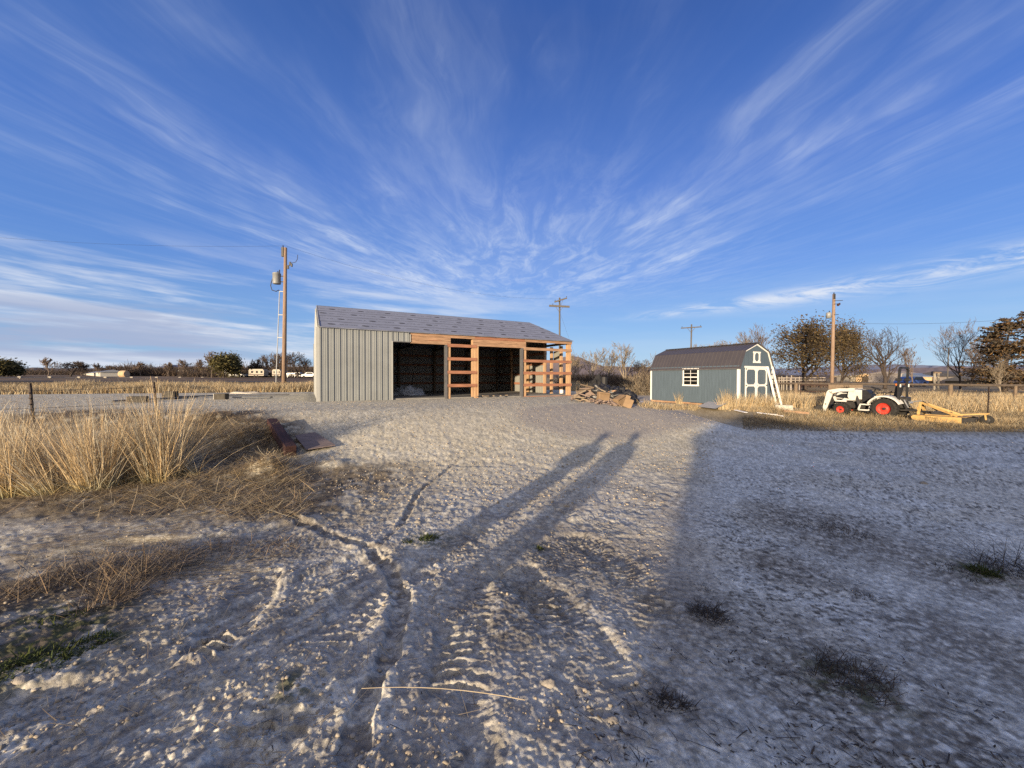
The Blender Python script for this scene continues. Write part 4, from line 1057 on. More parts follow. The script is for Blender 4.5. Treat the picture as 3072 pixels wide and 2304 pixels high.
    for a, b in zip(pts[:-1], pts[1:]): rb.bar(a, b, .085, .075, upv=(1, 0, 0))
    for p in pts[2:8]: rb.lathe([(.001, -.043), (.042, -.043), (.042, .043), (.001, .043)], 8, 'x', p)
    rbo = rb.build('roll_bar', MATS['black'], t)
    for sg in (-1, 1):
        MB().box(x-.10, sg*hw-.075, 1.72, x+.10, sg*hw+.075, 1.84, .02).build('fold_hinge', MATS['black'], rbo)
        MB().box(x+.05, sg*(hw+.05)-.03, 1.52, x+.09, sg*(hw+.05)+.03, 1.60, .01).build('hazard_lamp', MATS['orange'], rbo)
        MB().box(x-.07, sg*hw-.03, 1.45, x-.042, sg*hw+.03, 1.58).build('reflector', MATS['white'], rbo)
    MB().box(-.62, -.28, .78, -.30, .28, 1.02, .04).box(-.56, -.2, .5, -.25, .2, .8, .03).build('hydraulic_housing', MATS['darkmetal'], t)
    # three-point hitch
    hi = MB()
    for sg in (-1, 1):
        hi.bar((-.25, sg*.28, .42), (-1.0, sg*.36, .46), .04, .07); hi.bar((-.40, sg*.24, .98), (-.66, sg*.32, .46), .03, .04); hi.bar((-.35, sg*.2, .96), (-.62, sg*.3, .98), .04, .05)
    hi.build('hitch_arm', MATS['darkmetal'], t)
    MB().tube([(-.52, 0, .80), (-.70, 0, .81), (-1.02, 0, .86)], .022, 8).build('top_link', MATS['galv'], t)
    MB().bar((-.56, .33, .90), (-.72, .36, .55), .03, .035).build('lift_link', MATS['galv'], t)
    MB().tube([(-.4, 0, .45), (-1.5, 0, .38)], .045, 10).build('drive_shaft', MATS['black'], t)
build_tractor()

def text_mesh(body, size, m, name, parent, mw, extr=.001):
    cu = bpy.data.curves.new(name, 'FONT'); cu.body = body; cu.size = size; cu.align_x = 'CENTER'; cu.align_y = 'CENTER'; cu.extrude = extr; cu.resolution_u = 3
    tmp = bpy.data.objects.new(name, cu); COL.objects.link(tmp)
    dg = bpy.context.evaluated_depsgraph_get(); me = bpy.data.meshes.new_from_object(tmp.evaluated_get(dg)); bpy.data.objects.remove(tmp)
    me.materials.clear(); me.materials.append(m); o = bpy.data.objects.new(name, me); COL.objects.link(o)
    o.parent = parent; o.matrix_local = mw
    return o
def build_cutter():
    h = np.array([-.47, .88]); org = TR - h*1.0
    t = thing('rotary_cutter', 'yellow rotary mower deck with tail wheel hitched behind the tractor', 'mower', (*org, float(H(*org))), TH)
    hw = .72; dk = MB(); L_ = 1.35
    dk.box(-L_, -hw, .245, 0, hw, .265)
    pol = [(0.02, hw), (-L_, hw), (-L_-.22, .25), (-L_-.22, -.25), (-L_, -hw), (0.02, -hw)]
    dk.build('deck', MATS['yellow'], t)
    for sg in (-1, 1):
        sk = MB().prism([(.10, .20), (.02, .26), (-L_, .26), (-L_, .03), (-.06, .03), (.06, .09)], sg*hw, sg*(hw+.012), 'xz')
        sk.build('side_skirt', MATS['yellow'], t)
    bk = MB().bar((-L_, hw, .15), (-L_-.25, .2, .15), .012, .22).bar((-L_, -hw, .15), (-L_-.25, -.2, .15), .012, .22).bar((-L_-.25, -.2, .15), (-L_-.25, .2, .15), .012, .22); bk.build('rear_band', MATS['darkmetal'], t)
    MB().box(-.9, -.22, .266, -.35, .22, .42, .03).build('gearbox', MATS['darkmetal'], t)
    MB().box(-1.0, -.30, .266, -.2, .30, .30, .01).build('stiffener', MATS['yellow'], t)
    fr = MB()
    for sg in (-1, 1):
        fr.bar((-.02, sg*.34, .26), (-.02, sg*.10, .80), .02, .09, upv=(1, 0, 0)); fr.bar((-.02, sg*.34, .27), (-.02, sg*.36, .60), .02, .08, upv=(1, 0, 0))
    fr.box(-.05, -.11, .70, .01, .11, .80); fr.build('hitch_mast', MATS['yellow'], t)
    for sg in (-1, 1): MB().bar((-.04, sg*.08, .77), (-1.15, sg*.32, .29), .012, .085).build('brace_strut', MATS['yellow'], t)
    MB().bar((-.05, .0, .84), (-.5, .0, .45), .03, .05).build('support_link', MATS['darkmetal'], t)
    for sg in (-1, 1): MB().bar((-.95, sg*.26, .31), (-L_-.55, sg*.05, .44), .05, .05).build('tail_beam', MATS['yellow'], t)
    w = thing('tail_wheel', None, None); w.parent = t; w.location = (-L_-.50, 0, .19)
    MB().lathe([(.10, -.06), (.17, -.065), (.19, -.04), (.19, .04), (.17, .065), (.10, .06), (.001, .05)], 24, 'y').lathe([(.001, -.05), (.10, -.06)], 24, 'y').build('tyre', MATS['rubber'], w, True)
    MB().lathe([(.001, .072), (.08, .068), (.10, .060)], 16, 'y').build('rim', MATS['darkmetal'], w, True)
    MB().bar((0, .085, .0), (.03, .085, .24), .01, .05).bar((0, -.085, .0), (.03, -.085, .24), .01, .05).box(-.02, -.09, .23, .08, .09, .26).build('wheel_fork', MATS['yellow'], w)
    # lettering on the near skirt: reads from the camera's side
    R = Matrix(((-1, 0, 0), (0, 0, 1), (0, 1, 0))).to_4x4()
    for sg in (1,):
        lo = Matrix.Translation((-.52, hw+.0145, .185)) @ R
        text_mesh('Behlen', .135, MATS['ink2'], 'lettering', t, lo)
        text_mesh('COUNTRY', .06, MATS['ink2'], 'lettering', t, Matrix.Translation((-.52, hw+.0145, .10)) @ R)
build_cutter()
# ------------------------------------------------------------------ utility poles and wires
def catenary(a, b, sag, n=14): return [tuple(np.array(a)*(1-t)+np.array(b)*t - np.array([0, 0, sag*4*t*(1-t)])) for t in np.linspace(0, 1, n)]
def add_insulator(mb, p): mb.lathe([(.001, 0), (.02, 0), (.02, .06), (.055, .07), (.055, .10), (.03, .12), (.045, .15), (.001, .18)], 8, 'z', p)
def left_pole():
    b = at(851.5, 32.); ztop = zat(859, 743, 32.); h = ztop-b[2]; xt = (859-851.5)/F*32
    t = thing('utility_pole', 'tall brown utility pole with grey transformer standing left of the barn', 'utility pole', b)
    C_ = lambda z: np.array([xt*z/h, 0, z])
    MB().tube([C_(-.3), C_(h*.5), C_(h)], [.175, .15, .115], 14).build('pole', MATS['polewood'], t, True)
    zz = lambda py: zat(855, py, 32.)-b[2]
    c = C_(zz(845)); tk = MB(); r, hh = .30, .86; z0 = zz(853)
    tk.lathe([(.001, z0), (r*.96, z0), (r, z0+.04), (r, z0+hh-.06), (r*1.05, z0+hh-.05), (r*1.05, z0+hh), (r*.8, z0+hh+.05), (.001, z0+hh+.08)], 24, 'z', (c[0]-.62, -.12, 0))
    tr = tk.build('transformer', MATS['ptank'], t, True)
    mb = MB().bar((c[0]-.34, -.05, z0+.2), (c[0]-.02, 0, z0+.2), .08, .06).bar((c[0]-.34, -.05, z0+.66), (c[0]-.02, 0, z0+.66), .08, .06); mb.build('mounting_bracket', MATS['darkmetal'], tr)
    mb = MB(); add_insulator(mb, (c[0]-.52, -.12, z0+hh+.03)); mb.lathe([(.001, z0+hh), (.05, z0+hh), (.04, z0+hh+.3), (.001, z0+hh+.32)], 8, 'z', (c[0]-.40, -.1, 0)); mb.build('bushing', MATS['darkmetal'], tr)
    zb = zz(875); q = C_(zb)
    MB().tube([(c[0]-.9, -.15, z0+.55), (c[0]-1.05, -.16, z0+.1), (c[0]-1.1, -.16, zb+.45), (c[0]-1.0, -.15, zb+.1), (c[0]-.7, -.1, zb+.0), (q[0]-.46, -.06, zb+.12), (q[0]-.42, -.05, zb)], .035, 6).build('service_loop', MATS['wire'], t)
    MB().tube([(-.62, -.1, -.1), (-.55, -.1, 1.5), (q[0]-.42, -.05, zb)], .036, 8).build('conduit', MATS['conduit'], t)
    for py in (945, 1013, 875):
        z = zz(py); q2 = C_(z); x0 = -.60+(q[0]-.42+.60)*z/zb; MB().bar((x0, -.08, z), (q2[0], 0, z), .07, .07).build('standoff', MATS['conduit'], t)
    tp = MB().box(C_(h)[0]-.30, -.1, h-.75, C_(h)[0]-.13, .05, h+.02); add_insulator(tp, (C_(h)[0]-.2, 0, h+.02)); tp.build('pole_top_pin', MATS['darkmetal'], t)
    z = zz(797); q2 = C_(z); mb = MB().bar((q2[0]+.1, 0, z), (q2[0]+.42, -.05, z+.02), .05, .05)
    for dx, dz in ((.25, -.22), (.42, .1), (.55, -.05)): mb.box(q2[0]+dx-.06, -.1, z+dz-.05, q2[0]+dx+.06, .0, z+dz+.20)
    mb.build('fuse_cutout', MATS['darkmetal'], t)
    MB().tube([(q2[0]+.45, 0, z+.2), (q2[0]+.85, 0, z+.30), (q2[0]+1.0, 0, z+.55), (q2[0]+1.02, 0, z+.9)], .022, 5).build('jumper_wire', MATS['wire'], t)
    return b, h
lb, lh = left_pole()
def t_pole(px_b, px_t, py_t, depth, arms, label, w, mt='polegray', group=None, z0=None):
    b = at(px_b, depth, z0); zt = zat(px_t, py_t, depth); h = zt-b[2]; dx = (px_t-px_b)/F*depth
    t = thing('utility_pole', label, 'utility pole', b)
    C_ = lambda z: np.array([dx*z/h, 0, z])
    MB().tube([C_(-.3), C_(h*.5), C_(h)], [w*.5, w*.45, w*.38], 12).build('pole', MATS[mt], t, True)
    for xa, ya, xb, yb, sec, ins in arms:
        za, zb = zat(xa, ya, depth)-b[2], zat(xb, yb, depth)-b[2]; a = np.array([(xa-px_b)/F*depth, -.2, za]); c = np.array([(xb-px_b)/F*depth, -.2, zb])
        arm = MB().bar(a, c, .11, sec).build('crossarm', MATS['polegray'], t)
        mb = MB()
        for f_ in ins:
            p = a+(c-a)*f_; add_insulator(mb, (p[0], p[1], p[2]+sec/2))
        if ins: mb.build('insulators', MATS['darkmetal'], arm)
        m = (a+c)/2; mb = MB()
        for f_ in (.3, .7):
            p = a+(c-a)*f_; mb.bar(p, (m[0], m[1]+.05, m[2]-.75), .03, .04)
        mb.build('arm_brace', MATS['polegray'], t)
    return b, h
mid = t_pole(1679, 1677.8, 893, 50., [(1662, 907, 1699, 895, .17, (.05, .97)), (1646, 918, 1707, 921, .24, (.18,))], 'weathered pole with two crossarms rising behind the open barn roof', .27)
far_ = t_pole(2071, 2073, 973, 55., [(2040, 985, 2101, 981, .14, (.05, .95))], 'grey pole with one crossarm rising behind the blue shed roof', .24)
tiny = t_pole(2842, 2844, 1045, 75., [(2824, 1045, 2863, 1043, .12, ())], 'small distant T-shaped pole before the tall bare tree', .22)
def right_pole():
    D = 35.; b = at(2495.5, D); h = zat(2498, 883, D)-b[2]
    t = thing('utility_pole', 'sunlit orange-brown utility pole with small grey transformer behind the tractor', 'utility pole', b)
    dx = 2.5/F*D; C_ = lambda z: np.array([dx*z/h, 0, z])
    MB().tube([C_(-.3), C_(h*.5), C_(h)], [.15, .135, .11], 12).build('pole', MATS['polewood'], t, True)
    zz = lambda py: zat(2496, py, D)-b[2]
    z0 = zz(955); r = .2; tk = MB().lathe([(.001, z0), (r, z0), (r, z0+.46), (r*.7, z0+.52), (.001, z0+.54)], 18, 'z', (-.42, -.05, 0)); tr = tk.build('transformer', MATS['ptank'], t, True)
    mb = MB().bar((-.25, 0, z0+.2), (0, 0, z0+.2), .06, .06); add_insulator(mb, (-.36, -.05, z0+.5)); mb.tube([(-.6, -.05, z0+.3), (-.66, -.05, z0-.1), (-.62, -.05, z0-.5)], .015, 5); mb.build('bracket', MATS['darkmetal'], tr)
    for py, l in ((903, .75), (913, .4), (945, .40)):
        z = zz(py); MB().bar((0, -.12, z), (l, -.14, z+.02), .04, .045).build('standoff_arm', MATS['darkmetal'], t)
    z = zz(914); mb = MB().box(.28, -.18, z-.14, .42, -.08, z+.08).box(.44, -.18, z-.05, .52, -.08, z+.13); mb.build('fuse_cutout', MATS['rust'], t)
    mb = MB().box(-.02, -.13, h-.45, .12, .05, h+.02); add_insulator(mb, (.07, 0, h)); mb.build('pole_top_pin', MATS['darkmetal'], t)
    return b, h
rb_, rh_ = right_pole()
def wire(a, b, sag, label, r=.006):
    a, b = np.array(a, float), np.array(b, float); pts = [tuple(np.array(p)-a) for p in catenary(a, b, sag)]
    o = MB().tube(pts, r, 4, False).build('power_line', MATS['wire']); o.location = a; tag(o, label, 'power line')
LT = lb+np.array([.2, 0, lh+.15]); e = at(-300, 30.); wire((e[0], e[1], LT[2]+.6), LT, .5, 'thin overhead wire running left from the tall left pole top')
MT = mid[0]+np.array([0, -.2, mid[1]-.2]); wire(LT, MT, 1.2, 'thin overhead wire spanning between the left pole and the crossarm pole behind the barn')
RTp = rb_+np.array([.2, 0, zat(2500, 967, 35.)-rb_[2]]); e = at(3300, 30.); wire(RTp, (e[0], e[1], zat(3300, 930, 30.)), .5, 'thin overhead wire running right from the sunlit pole above the bare trees', .009)
p0 = mid[0]+np.array([.1, 0, mid[1]-2.2]); p1 = at(1762, 46.); wire(p0, p1, .05, 'slanting guy wire of the crossarm pole coming down beside the barn', .012)

# ------------------------------------------------------------------ debris pile beside the barn
P0 = gp(1790, 1205)
def loose(name, label, cat, px, py, mb, m, rz=0., lift=0., group=None, depth=None, rx=0., ry=0.):
    p = gp(px, py) if depth is None else at(px, depth)
    o = mb.build(name, MATS[m]); o.location = (p[0], p[1], p[2]+lift); o.rotation_euler = (rx, ry, rz); return tag(o, label, cat, group)
D0 = P0[1]
def pos(px, py, depth): return np.array([(px-1536)/F*depth, depth, zat(px, py, depth)])
def stick(pa, pb, w, h, m, name, label, cat, da=None, db=None, group=None):
    a, b = pos(*pa, da or D0), pos(*pb, db or da or D0); c = (a+b)/2
    o = MB().bar(a-c, b-c, w, h).build(name, MATS[m]); o.location = c; return tag(o, label, cat, group)
o = lumpy('debris_tarp', 'crumpled black plastic sheeting draped over the scrap heap', 'tarp', (*at(1822, D0+.55)[:2], float(H(*at(1822, D0+.55)[:2]))-.05), (1.25, .75, .68), MATS['tarp'], 5, freq=3., rough=.34, n=(70, 30), rz=-.35, crease=.22, smooth=False)
o = lumpy('debris_tarp', 'low flap of black plastic sheeting trailing right of the scrap heap', 'tarp', (*at(1850, D0+.2)[:2], float(H(*at(1850, D0+.2)[:2]))-.05), (.85, .5, .38), MATS['tarp'], 8, freq=3.5, rough=.34, n=(60, 24), rz=-.3, crease=.22, smooth=False)
o = lumpy('boulder', 'dark hump of soil and rock standing behind the scrap heap', 'boulder', (*at(1792, 23.)[:2], float(H(*at(1792, 23.)[:2]))-.1), (.75, .6, 1.20), MATS['darkrock'], 12, freq=2.2, rough=.35, n=(44, 24), rz=.3, crease=.12, smooth=False)
t_ = at(1811.5, 21.5); o = MB().tube([(0, 0, -.1), (.02, 0, zat(1811, 1131, 21.5)-t_[2])], .19, 16).build('dark_post', MATS['black']); o.location = t_; tag(o, 'thick black upright stub post behind the scrap heap', 'post')
G_ = 'scrap boards in the debris heap'
st_ = [((1720, 1187), (1756, 1171), .11, .05, 'scrap', 'long pale scrap board sloping up the left end of the heap'),
 ((1731, 1175), (1790, 1160), .12, .05, 'oldwood', 'greyish scrap board lying highest across the heap top'),
 ((1743, 1154), (1776, 1162), .10, .05, 'oldwood', 'short greyish board poking up behind the heap top'),
 ((1741, 1166), (1766, 1164), .12, .04, 'pinkboard', 'short faded board lying level behind the heap'),
 ((1792, 1164), (1825, 1178), .08, .04, 'scrap', 'thin pale board slanting down over the black sheeting'),
 ((1822, 1176), (1847, 1172), .09, .05, 'lumber', 'short orange board sticking out right over the black sheeting'),
 ((1720, 1191), (1752, 1193), .12, .05, 'scrap', 'pale board flat at the left foot of the heap'),
 ((1745, 1197), (1813, 1211), .13, .05, 'scrap', 'long pale board along the front foot of the heap'),
 ((1757, 1203), (1800, 1212), .08, .04, 'pinkboard', 'thin faded board under the long pale front board'),
 ((1825, 1203), (1862, 1218), .09, .05, 'pinkboard', 'faded board along the right front of the heap'),
 ((1735, 1180), (1768, 1190), .14, .04, 'pinkboard', 'faded board crossing the left of the heap'),
 ((1848, 1214), (1870, 1194), .10, .03, 'card', 'tan strip leaning up at the right end of the heap'),
 ((1790, 1215), (1830, 1216), .07, .04, 'lumber', 'short orange lath on the gravel before the heap'),
 ((1726, 1198), (1742, 1203), .10, .04, 'scrap', 'short pale board end at the left front corner of the heap')]
for k, (a, b, w, h_, m, lb_) in enumerate(st_): stick(a, b, w, h_, m, 'scrap_board', lb_, 'board', D0+(.35 if k in (1, 2, 3, 4, 5) else .0)-.02*k, D0+(.5 if k in (1, 2, 3) else .1)-.025*k, G_)
loose('cardboard_box', 'open cardboard box leaning at the right end of the scrap heap', 'box', 1880, 1222, MB().box(-.15, -.12, 0, .15, .12, .32, .01).box(-.16, -.15, .30, .0, -.12, .42), 'card', -.3, .0, 'cardboard in the debris heap', ry=.35)
loose('cardboard_box', 'squashed cardboard box in the middle front of the scrap heap', 'box', 1808, 1206, MB().box(-.22, -.12, 0, .22, .12, .36, .015).box(-.22, -.20, .30, .2, -.12, .32), 'card', .2, .02, 'cardboard in the debris heap', ry=.12)
loose('cardboard_box', 'brown cardboard box next to the leaning box at the heap end', 'box', 1864, 1216, MB().box(-.2, -.12, 0, .2, .12, .34, .01).box(-.2, -.18, .30, .2, -.12, .33), 'card', .5, .0, 'cardboard in the debris heap', ry=-.45)
loose('faded_panel', 'pinkish torn panel tilted against the front of the scrap heap', 'panel', 1776, 1204, MB().add([(-.3, 0, 0), (.45, 0, -.02), (.05, .3, .48), (-.2, .28, .40)], [(0, 1, 2, 3)]).add([(-.3, .02, 0), (.45, .02, -.02), (.05, .32, .48), (-.2, .3, .40)], [(3, 2, 1, 0)]), 'pinkboard', -.1, .03)
loose('faded_panel', 'small pale panel lying on the left slope of the scrap heap', 'panel', 1745, 1193, MB().add([(-.25, 0, 0), (.3, .0, .0), (.25, .3, .22), (-.18, .3, .28)], [(0, 1, 2, 3)]).add([(-.25, .02, 0), (.3, .02, .0), (.25, .32, .22), (-.18, .32, .28)], [(3, 2, 1, 0)]), 'scrap', .15, .05)
loose('plastic_sheet', 'scrap of white plastic on the gravel right of the heap', 'plastic', 1905, 1210, MB().add([(-.4, -.1, 0), (.4, -.15, .02), (.3, .25, .03), (-.2, .2, .05)], [(0, 1, 2, 3)]), 'foam', 0, .04)
# small mixed bits at the foot of the heap
rg = np.random.default_rng(5); mbs = MB()
for k in range(150):
    px, py = rg.uniform(1718, 1880), 0; py = 1196+(px-1718)/165*24+rg.normal(0, 4); p = gp(px, py)
    mbs.obox((p[0]-P0[0], p[1]-P0[1]+rg.uniform(0, .5), p[2]-P0[2]+rg.uniform(.0, .12)), (rg.uniform(.05, .28), rg.uniform(.03, .1), rg.uniform(.01, .05)), tuple(rg.uniform(-.5, .5, 2))+(rg.uniform(0, 3),))
o = mbs.build('wood_debris', MATS['pinkboard'], fix=False); o.location = P0; tag(o, kind='stuff')

# ------------------------------------------------------------------ things on the left of the yard
def beam(px0, py0, px1, py1, w, h, m, name, label, cat, lift=0., group=None, bev=.01):
    a, b = gp(px0, py0), gp(px1, py1); c = (a+b)/2; d = b-a; L_ = float(np.linalg.norm(d))
    o = MB().box(-L_/2, -w/2, 0, L_/2, w/2, h, bev).build(name, MATS[m]); o.location = (c[0], c[1], c[2]+lift)
    o.rotation_euler = (0, -math.asin(d[2]/L_), math.atan2(d[1], d[0])); return tag(o, label, cat, group)
beam(872, 1372, 815, 1283, .20, .20, 'rust', 'timber_beam', 'dark red-brown timber beam lying across the edge of the cut grass', 'beam', .02)
p = gp(955, 1342); a = [gp(*q) for q in ((880, 1320), (1003, 1345), (945, 1306), (905, 1358))]
def quad_sheet(pts, th, m, name, label, cat, lift):
    c = sum(pts)/len(pts); n = len(pts)
    V = [tuple(q-c+np.array([0, 0, lift+th])) for q in pts]+[tuple(q-c+np.array([0, 0, lift])) for q in pts]
    o = MB().add(V, [tuple(range(n)), tuple(reversed(range(n, 2*n)))]+[(i, n+i, n+(i+1) % n, (i+1) % n) for i in range(n)]).build(name, MATS[m]); o.location = c; return tag(o, label, cat)
quad_sheet([gp(884, 1316), gp(945, 1306), gp(1006, 1345), gp(918, 1359)], .02, 'ply', 'plywood_sheet', 'grey-brown plywood sheet lying on gravel beside the timber beam', 'board', .05)
o = loose('paint_can', 'small black and yellow container lying in the dug soil', 'container', 635, 1265, MB().lathe([(.001, 0), (.06, 0), (.065, .01), (.065, .13), (.05, .15), (.02, .16), (.02, .20), (.001, .20)], 14), 'yellow')
MB().lathe([(.068, .10), (.068, .135), (.052, .158), (.03, .21), (.001, .215)], 14).build('cap', MATS['black'], o)
# timber offcut blocks and the long steel sections between them on the raised pad
for (px, py, w, l, h_, m, rz, lb_) in ((403, 1207, .26, .50, .24, 'blockwood', .35, 'dark timber block with pale sawn end, nearest the left fence posts'), (504, 1197, .30, .42, .34, 'blockwood', .12, 'tallest dark timber block with tan end behind the slim fence post'), (657, 1198, .28, .42, .26, 'blockwood', .1, 'timber block with white painted end, rightmost on the pad')):
    p = gp(px, py); sc = p[1]/20.
    t = thing('timber_block', lb_, 'timber block', (p[0], p[1], p[2]-.02), rz, 'timber blocks on the gravel pad')
    MB().box(-l*.3, -w*.5, 0, l*.75, w*.5, h_, .012).build('block', MATS[m], t)
    MB().box(-l*.3-.012, -w*.5+.01, .01, -l*.3-.002, w*.5-.01, h_-.01).build('sawn_end', MATS['card' if px < 600 else 'white'], t)
beam(330, 1208, 590, 1194, .2, .05, 'steelbar', 'steel_channel', 'long grey steel channel lying left among the timber blocks', 'steel channel', .03, 'steel channels on the gravel pad')
beam(520, 1196, 735, 1190, .16, .05, 'jamb', 'steel_channel', 'dark steel channel lying behind the white-ended timber block', 'steel channel', .06, 'steel channels on the gravel pad')
beam(700, 1196, 815, 1196, .18, .045, 'steelbar', 'steel_channel', 'short grey steel channel ending nearest the barn corner', 'steel channel', .04, 'steel channels on the gravel pad')
beam(730, 1190.5, 868, 1188, .16, .05, 'jamb', 'steel_channel', 'farthest dark steel channel pointing at the barn corner', 'steel channel', .05, 'steel channels on the gravel pad')
# white sheet heap at the far edge of the pad
p = gp(735, 1180); o = lumpy('sand_heap', 'low pale heap at the far pad edge before the dry grass', 'heap', (p[0], p[1], p[2]-.1), (.95, .5, .20), MATS['rock'], 21, freq=2., rough=.3)
# steel fence posts with a strand of wire
def tpost(px, py_top, depth, label, lean=0., tz=None, group='thin steel fence posts'):
    b = at(px, depth); h = zat(px, py_top, depth)-b[2]
    t = thing('fence_post', label, 'fence post', b, 0, group)
    mb = MB().bar((0, 0, -.2), (lean, 0, h), .042, .010).bar((0, -.02, -.2), (lean, -.02, h), .010, .035)
    for k in range(int(h/.12)): mb.box(lean*k*.12/h-.014, -.05, k*.12, lean*k*.12/h+.014, -.035, k*.12+.03)
    mb.build('stake', MATS['poststeel'], t); return b+np.array([lean, 0, h])
q0 = tpost(105, 1150, 8.3, 'dark steel fence post standing behind the tall grass, far left', -.10)
q1 = tpost(474, 1145, 9.6, 'slim dark steel fence post left of the timber blocks', -.10)
tpost(2964, 1160, 17.7, 'thin dark fence post in golden grass behind the yellow mower', .04, group=None)
for dz, lb_ in ((-.12, 'upper strand of fence wire sagging between the two left fence posts'), (-.50, 'lower strand of fence wire between the two left fence posts')):
    a, b = q0+np.array([0, 0, dz]), q1+np.array([0, 0, dz]); o = MB().tube([tuple(np.array(p)-a) for p in catenary(a+(a-b)*.7, b, .04)], .004, 4, False).build('fence_wire', MATS['wire']); o.location = a; tag(o, lb_, 'fence wire')

# ------------------------------------------------------------------ people whose shadows reach into the yard, and the house behind the camera
def person(loc, rz, label, jacket, hgt=1.75, elbow=True):
    t = thing('person', label, 'person', loc, rz)
    k = hgt/1.75
    J = {'pel': (0, 0, .95, .15), 'wst': (0, .01, 1.12, .155), 'chs': (0, .0, 1.32, .175), 'nck': (0, .0, 1.50, .062), 'hd0': (0, .02, 1.58, .075), 'hd1': (0, .03, 1.66, .096), 'hd2': (0, .01, 1.73, .07)}
    E_ = [('pel', 'wst'), ('wst', 'chs'), ('chs', 'nck'), ('nck', 'hd0'), ('hd0', 'hd1'), ('hd1', 'hd2')]
    for s, n in ((1, 'l'), (-1, 'r')):
        J[n+'hip'] = (s*.085, 0, .90, .105); J[n+'kne'] = (s*.085, .01, .50, .078); J[n+'ank'] = (s*.085, 0, .09, .055); J[n+'toe'] = (s*.10, .17, .035, .036)
        J[n+'sho'] = (s*.19, 0, 1.42, .07)
        if elbow: J[n+'elb'] = (s*.22, .06, 1.16, .055); J[n+'wri'] = (s*.12, .26, 1.30, .034); J[n+'han'] = (s*.06, .32, 1.34, .036)
        else: J[n+'elb'] = (s*.225, -.01, 1.14, .055); J[n+'wri'] = (s*.215, .06, .90, .036); J[n+'han'] = (s*.205, .09, .82, .034)
        E_ += [('pel', n+'hip'), (n+'hip', n+'kne'), (n+'kne', n+'ank'), (n+'ank', n+'toe'), ('chs', n+'sho'), (n+'sho', n+'elb'), (n+'elb', n+'wri'), (n+'wri', n+'han')]
        hp, wp = np.array(J[n+'han'][:3]), np.array(J[n+'wri'][:3]); d = (hp-wp)/np.linalg.norm(hp-wp); sd = np.array([0, 0, 1.]) if elbow else np.array([0, 1., 0])
        for f in range(4):
            q = hp+d*.045+sd*(.03-.02*f); J[f'{n}f{f}'] = (*q, .010); q2 = q+d*(.035+.01*(f in (1, 2)))-np.array([s*.012, 0, 0]); J[f'{n}g{f}'] = (*q2, .008); E_ += [(n+'han', f'{n}f{f}'), (f'{n}f{f}', f'{n}g{f}')]
        q = wp+d*.05+sd*.045; J[n+'th'] = (*q, .011); E_ += [(n+'wri', n+'th')]
    names = list(J); me = bpy.data.meshes.new('body'); me.from_pydata([tuple(c*k for c in J[a][:3]) for a in names], [(names.index(a), names.index(b)) for a, b in E_], [])
    o = bpy.data.objects.new('body', me); COL.objects.link(o); o.parent = t; me.materials.append(MATS[jacket])
    sk = o.modifiers.new('skin', 'SKIN'); o.modifiers.new('sub', 'SUBSURF').render_levels = 1
    for v, a in zip(me.skin_vertices[0].data, names): v.radius = (J[a][3]*k,)*2; v.use_root = a == 'pel'
    hr = MB().lathe([(.001, 1.775), (.06, 1.765), (.10, 1.72), (.108, 1.66), (.10, 1.62)], 14, 'z', (0, 0, 0)); hr.v = [(x*k, y*k, z*k) for x, y, z in hr.v]; hr.build('hair', MATS['hair'], t, True)
    fc = MB().obox((-.032, .122, 1.665), (.022, .01, .010)).obox((.032, .122, 1.665), (.022, .01, .010)).obox((0, .128, 1.635), (.022, .03, .035)).obox((0, .112, 1.60), (.045, .012, .010)); fc.v = [(x*k, y*k, z*k) for x, y, z in fc.v]; fc.build('face', MATS['skin'], t)
    return t
def shadow_source(px, py, height):
    """ground spot where something of a given height stands so that its shadow tip falls on an image point"""
    p = gp(px, py); zt = p[2]; z = 0.
    L_ = (z+height-zt)/math.tan(SUN_EL); q = p[:2]-SHD*L_; return q, L_
q, L_ = shadow_source(1822, 1300, 1.78); person((*q, float(H(*q))), -SUN_AZ, 'person in a grey jacket behind the camera casting the left long shadow', 'cloth2', 1.78)
q, L_ = shadow_source(1912, 1300, 1.72); person((*q, float(H(*q))), -SUN_AZ, 'person in a dark jacket behind the camera casting the right long shadow', 'cloth', 1.72, False)
def house():
    hgt = 3.0; q, _ = shadow_source(2083, 1318, hgt)
    t = thing('house', 'single-storey house behind the camera that shades the right of the yard', 'house', (q[0], q[1], float(H(*q))-.1))
    hgt += .1
    # lower main range runs right; a small gable faces the yard at its left end
    MB().prism([(0.0, 0), (4.0, 0), (4.0, hgt), (2.1, hgt+.95), (0.0, hgt-.02)], -6., 0, 'xz').build('wall', MATS['sidinghouse'], t)
    MB().box(4.01, -7., 0, 40., -.2, hgt+.28).build('wall', MATS['sidinghouse'], t)
    rf = MB().bar((0.0, -3, hgt-.05), (2.1, -3, hgt+1.0), 6.6, .08, upv=(-.4, 0, 1)).bar((2.1, -3, hgt+1.0), (4.2, -3, hgt-.05), 6.6, .08, upv=(.4, 0, 1)); rf.build('roof', MATS['roofdark'], t)
    MB().prism([(-7.4, hgt+.28), (.1, hgt+.28), (-3.6, hgt+.62)], 4.2, 40.3, 'yz').build('roof', MATS['roofdark'], t)
    for x in (1.2, 7., 12., 18.):
        w = MB().box(x, -.02 if x < 4 else -.22, 1.0, x+1.4, .03 if x < 4 else -.16, 2.2).build('window', MATS['white'], t)
        MB().box(x+.08, .031 if x < 4 else -.159, 1.08, x+1.32, .036 if x < 4 else -.154, 2.12).build('pane', MATS['glass'], w)
    MB().box(9.4, -.22, .1, 10.4, -.16, 2.15).build('door', MATS['white'], t)
house()
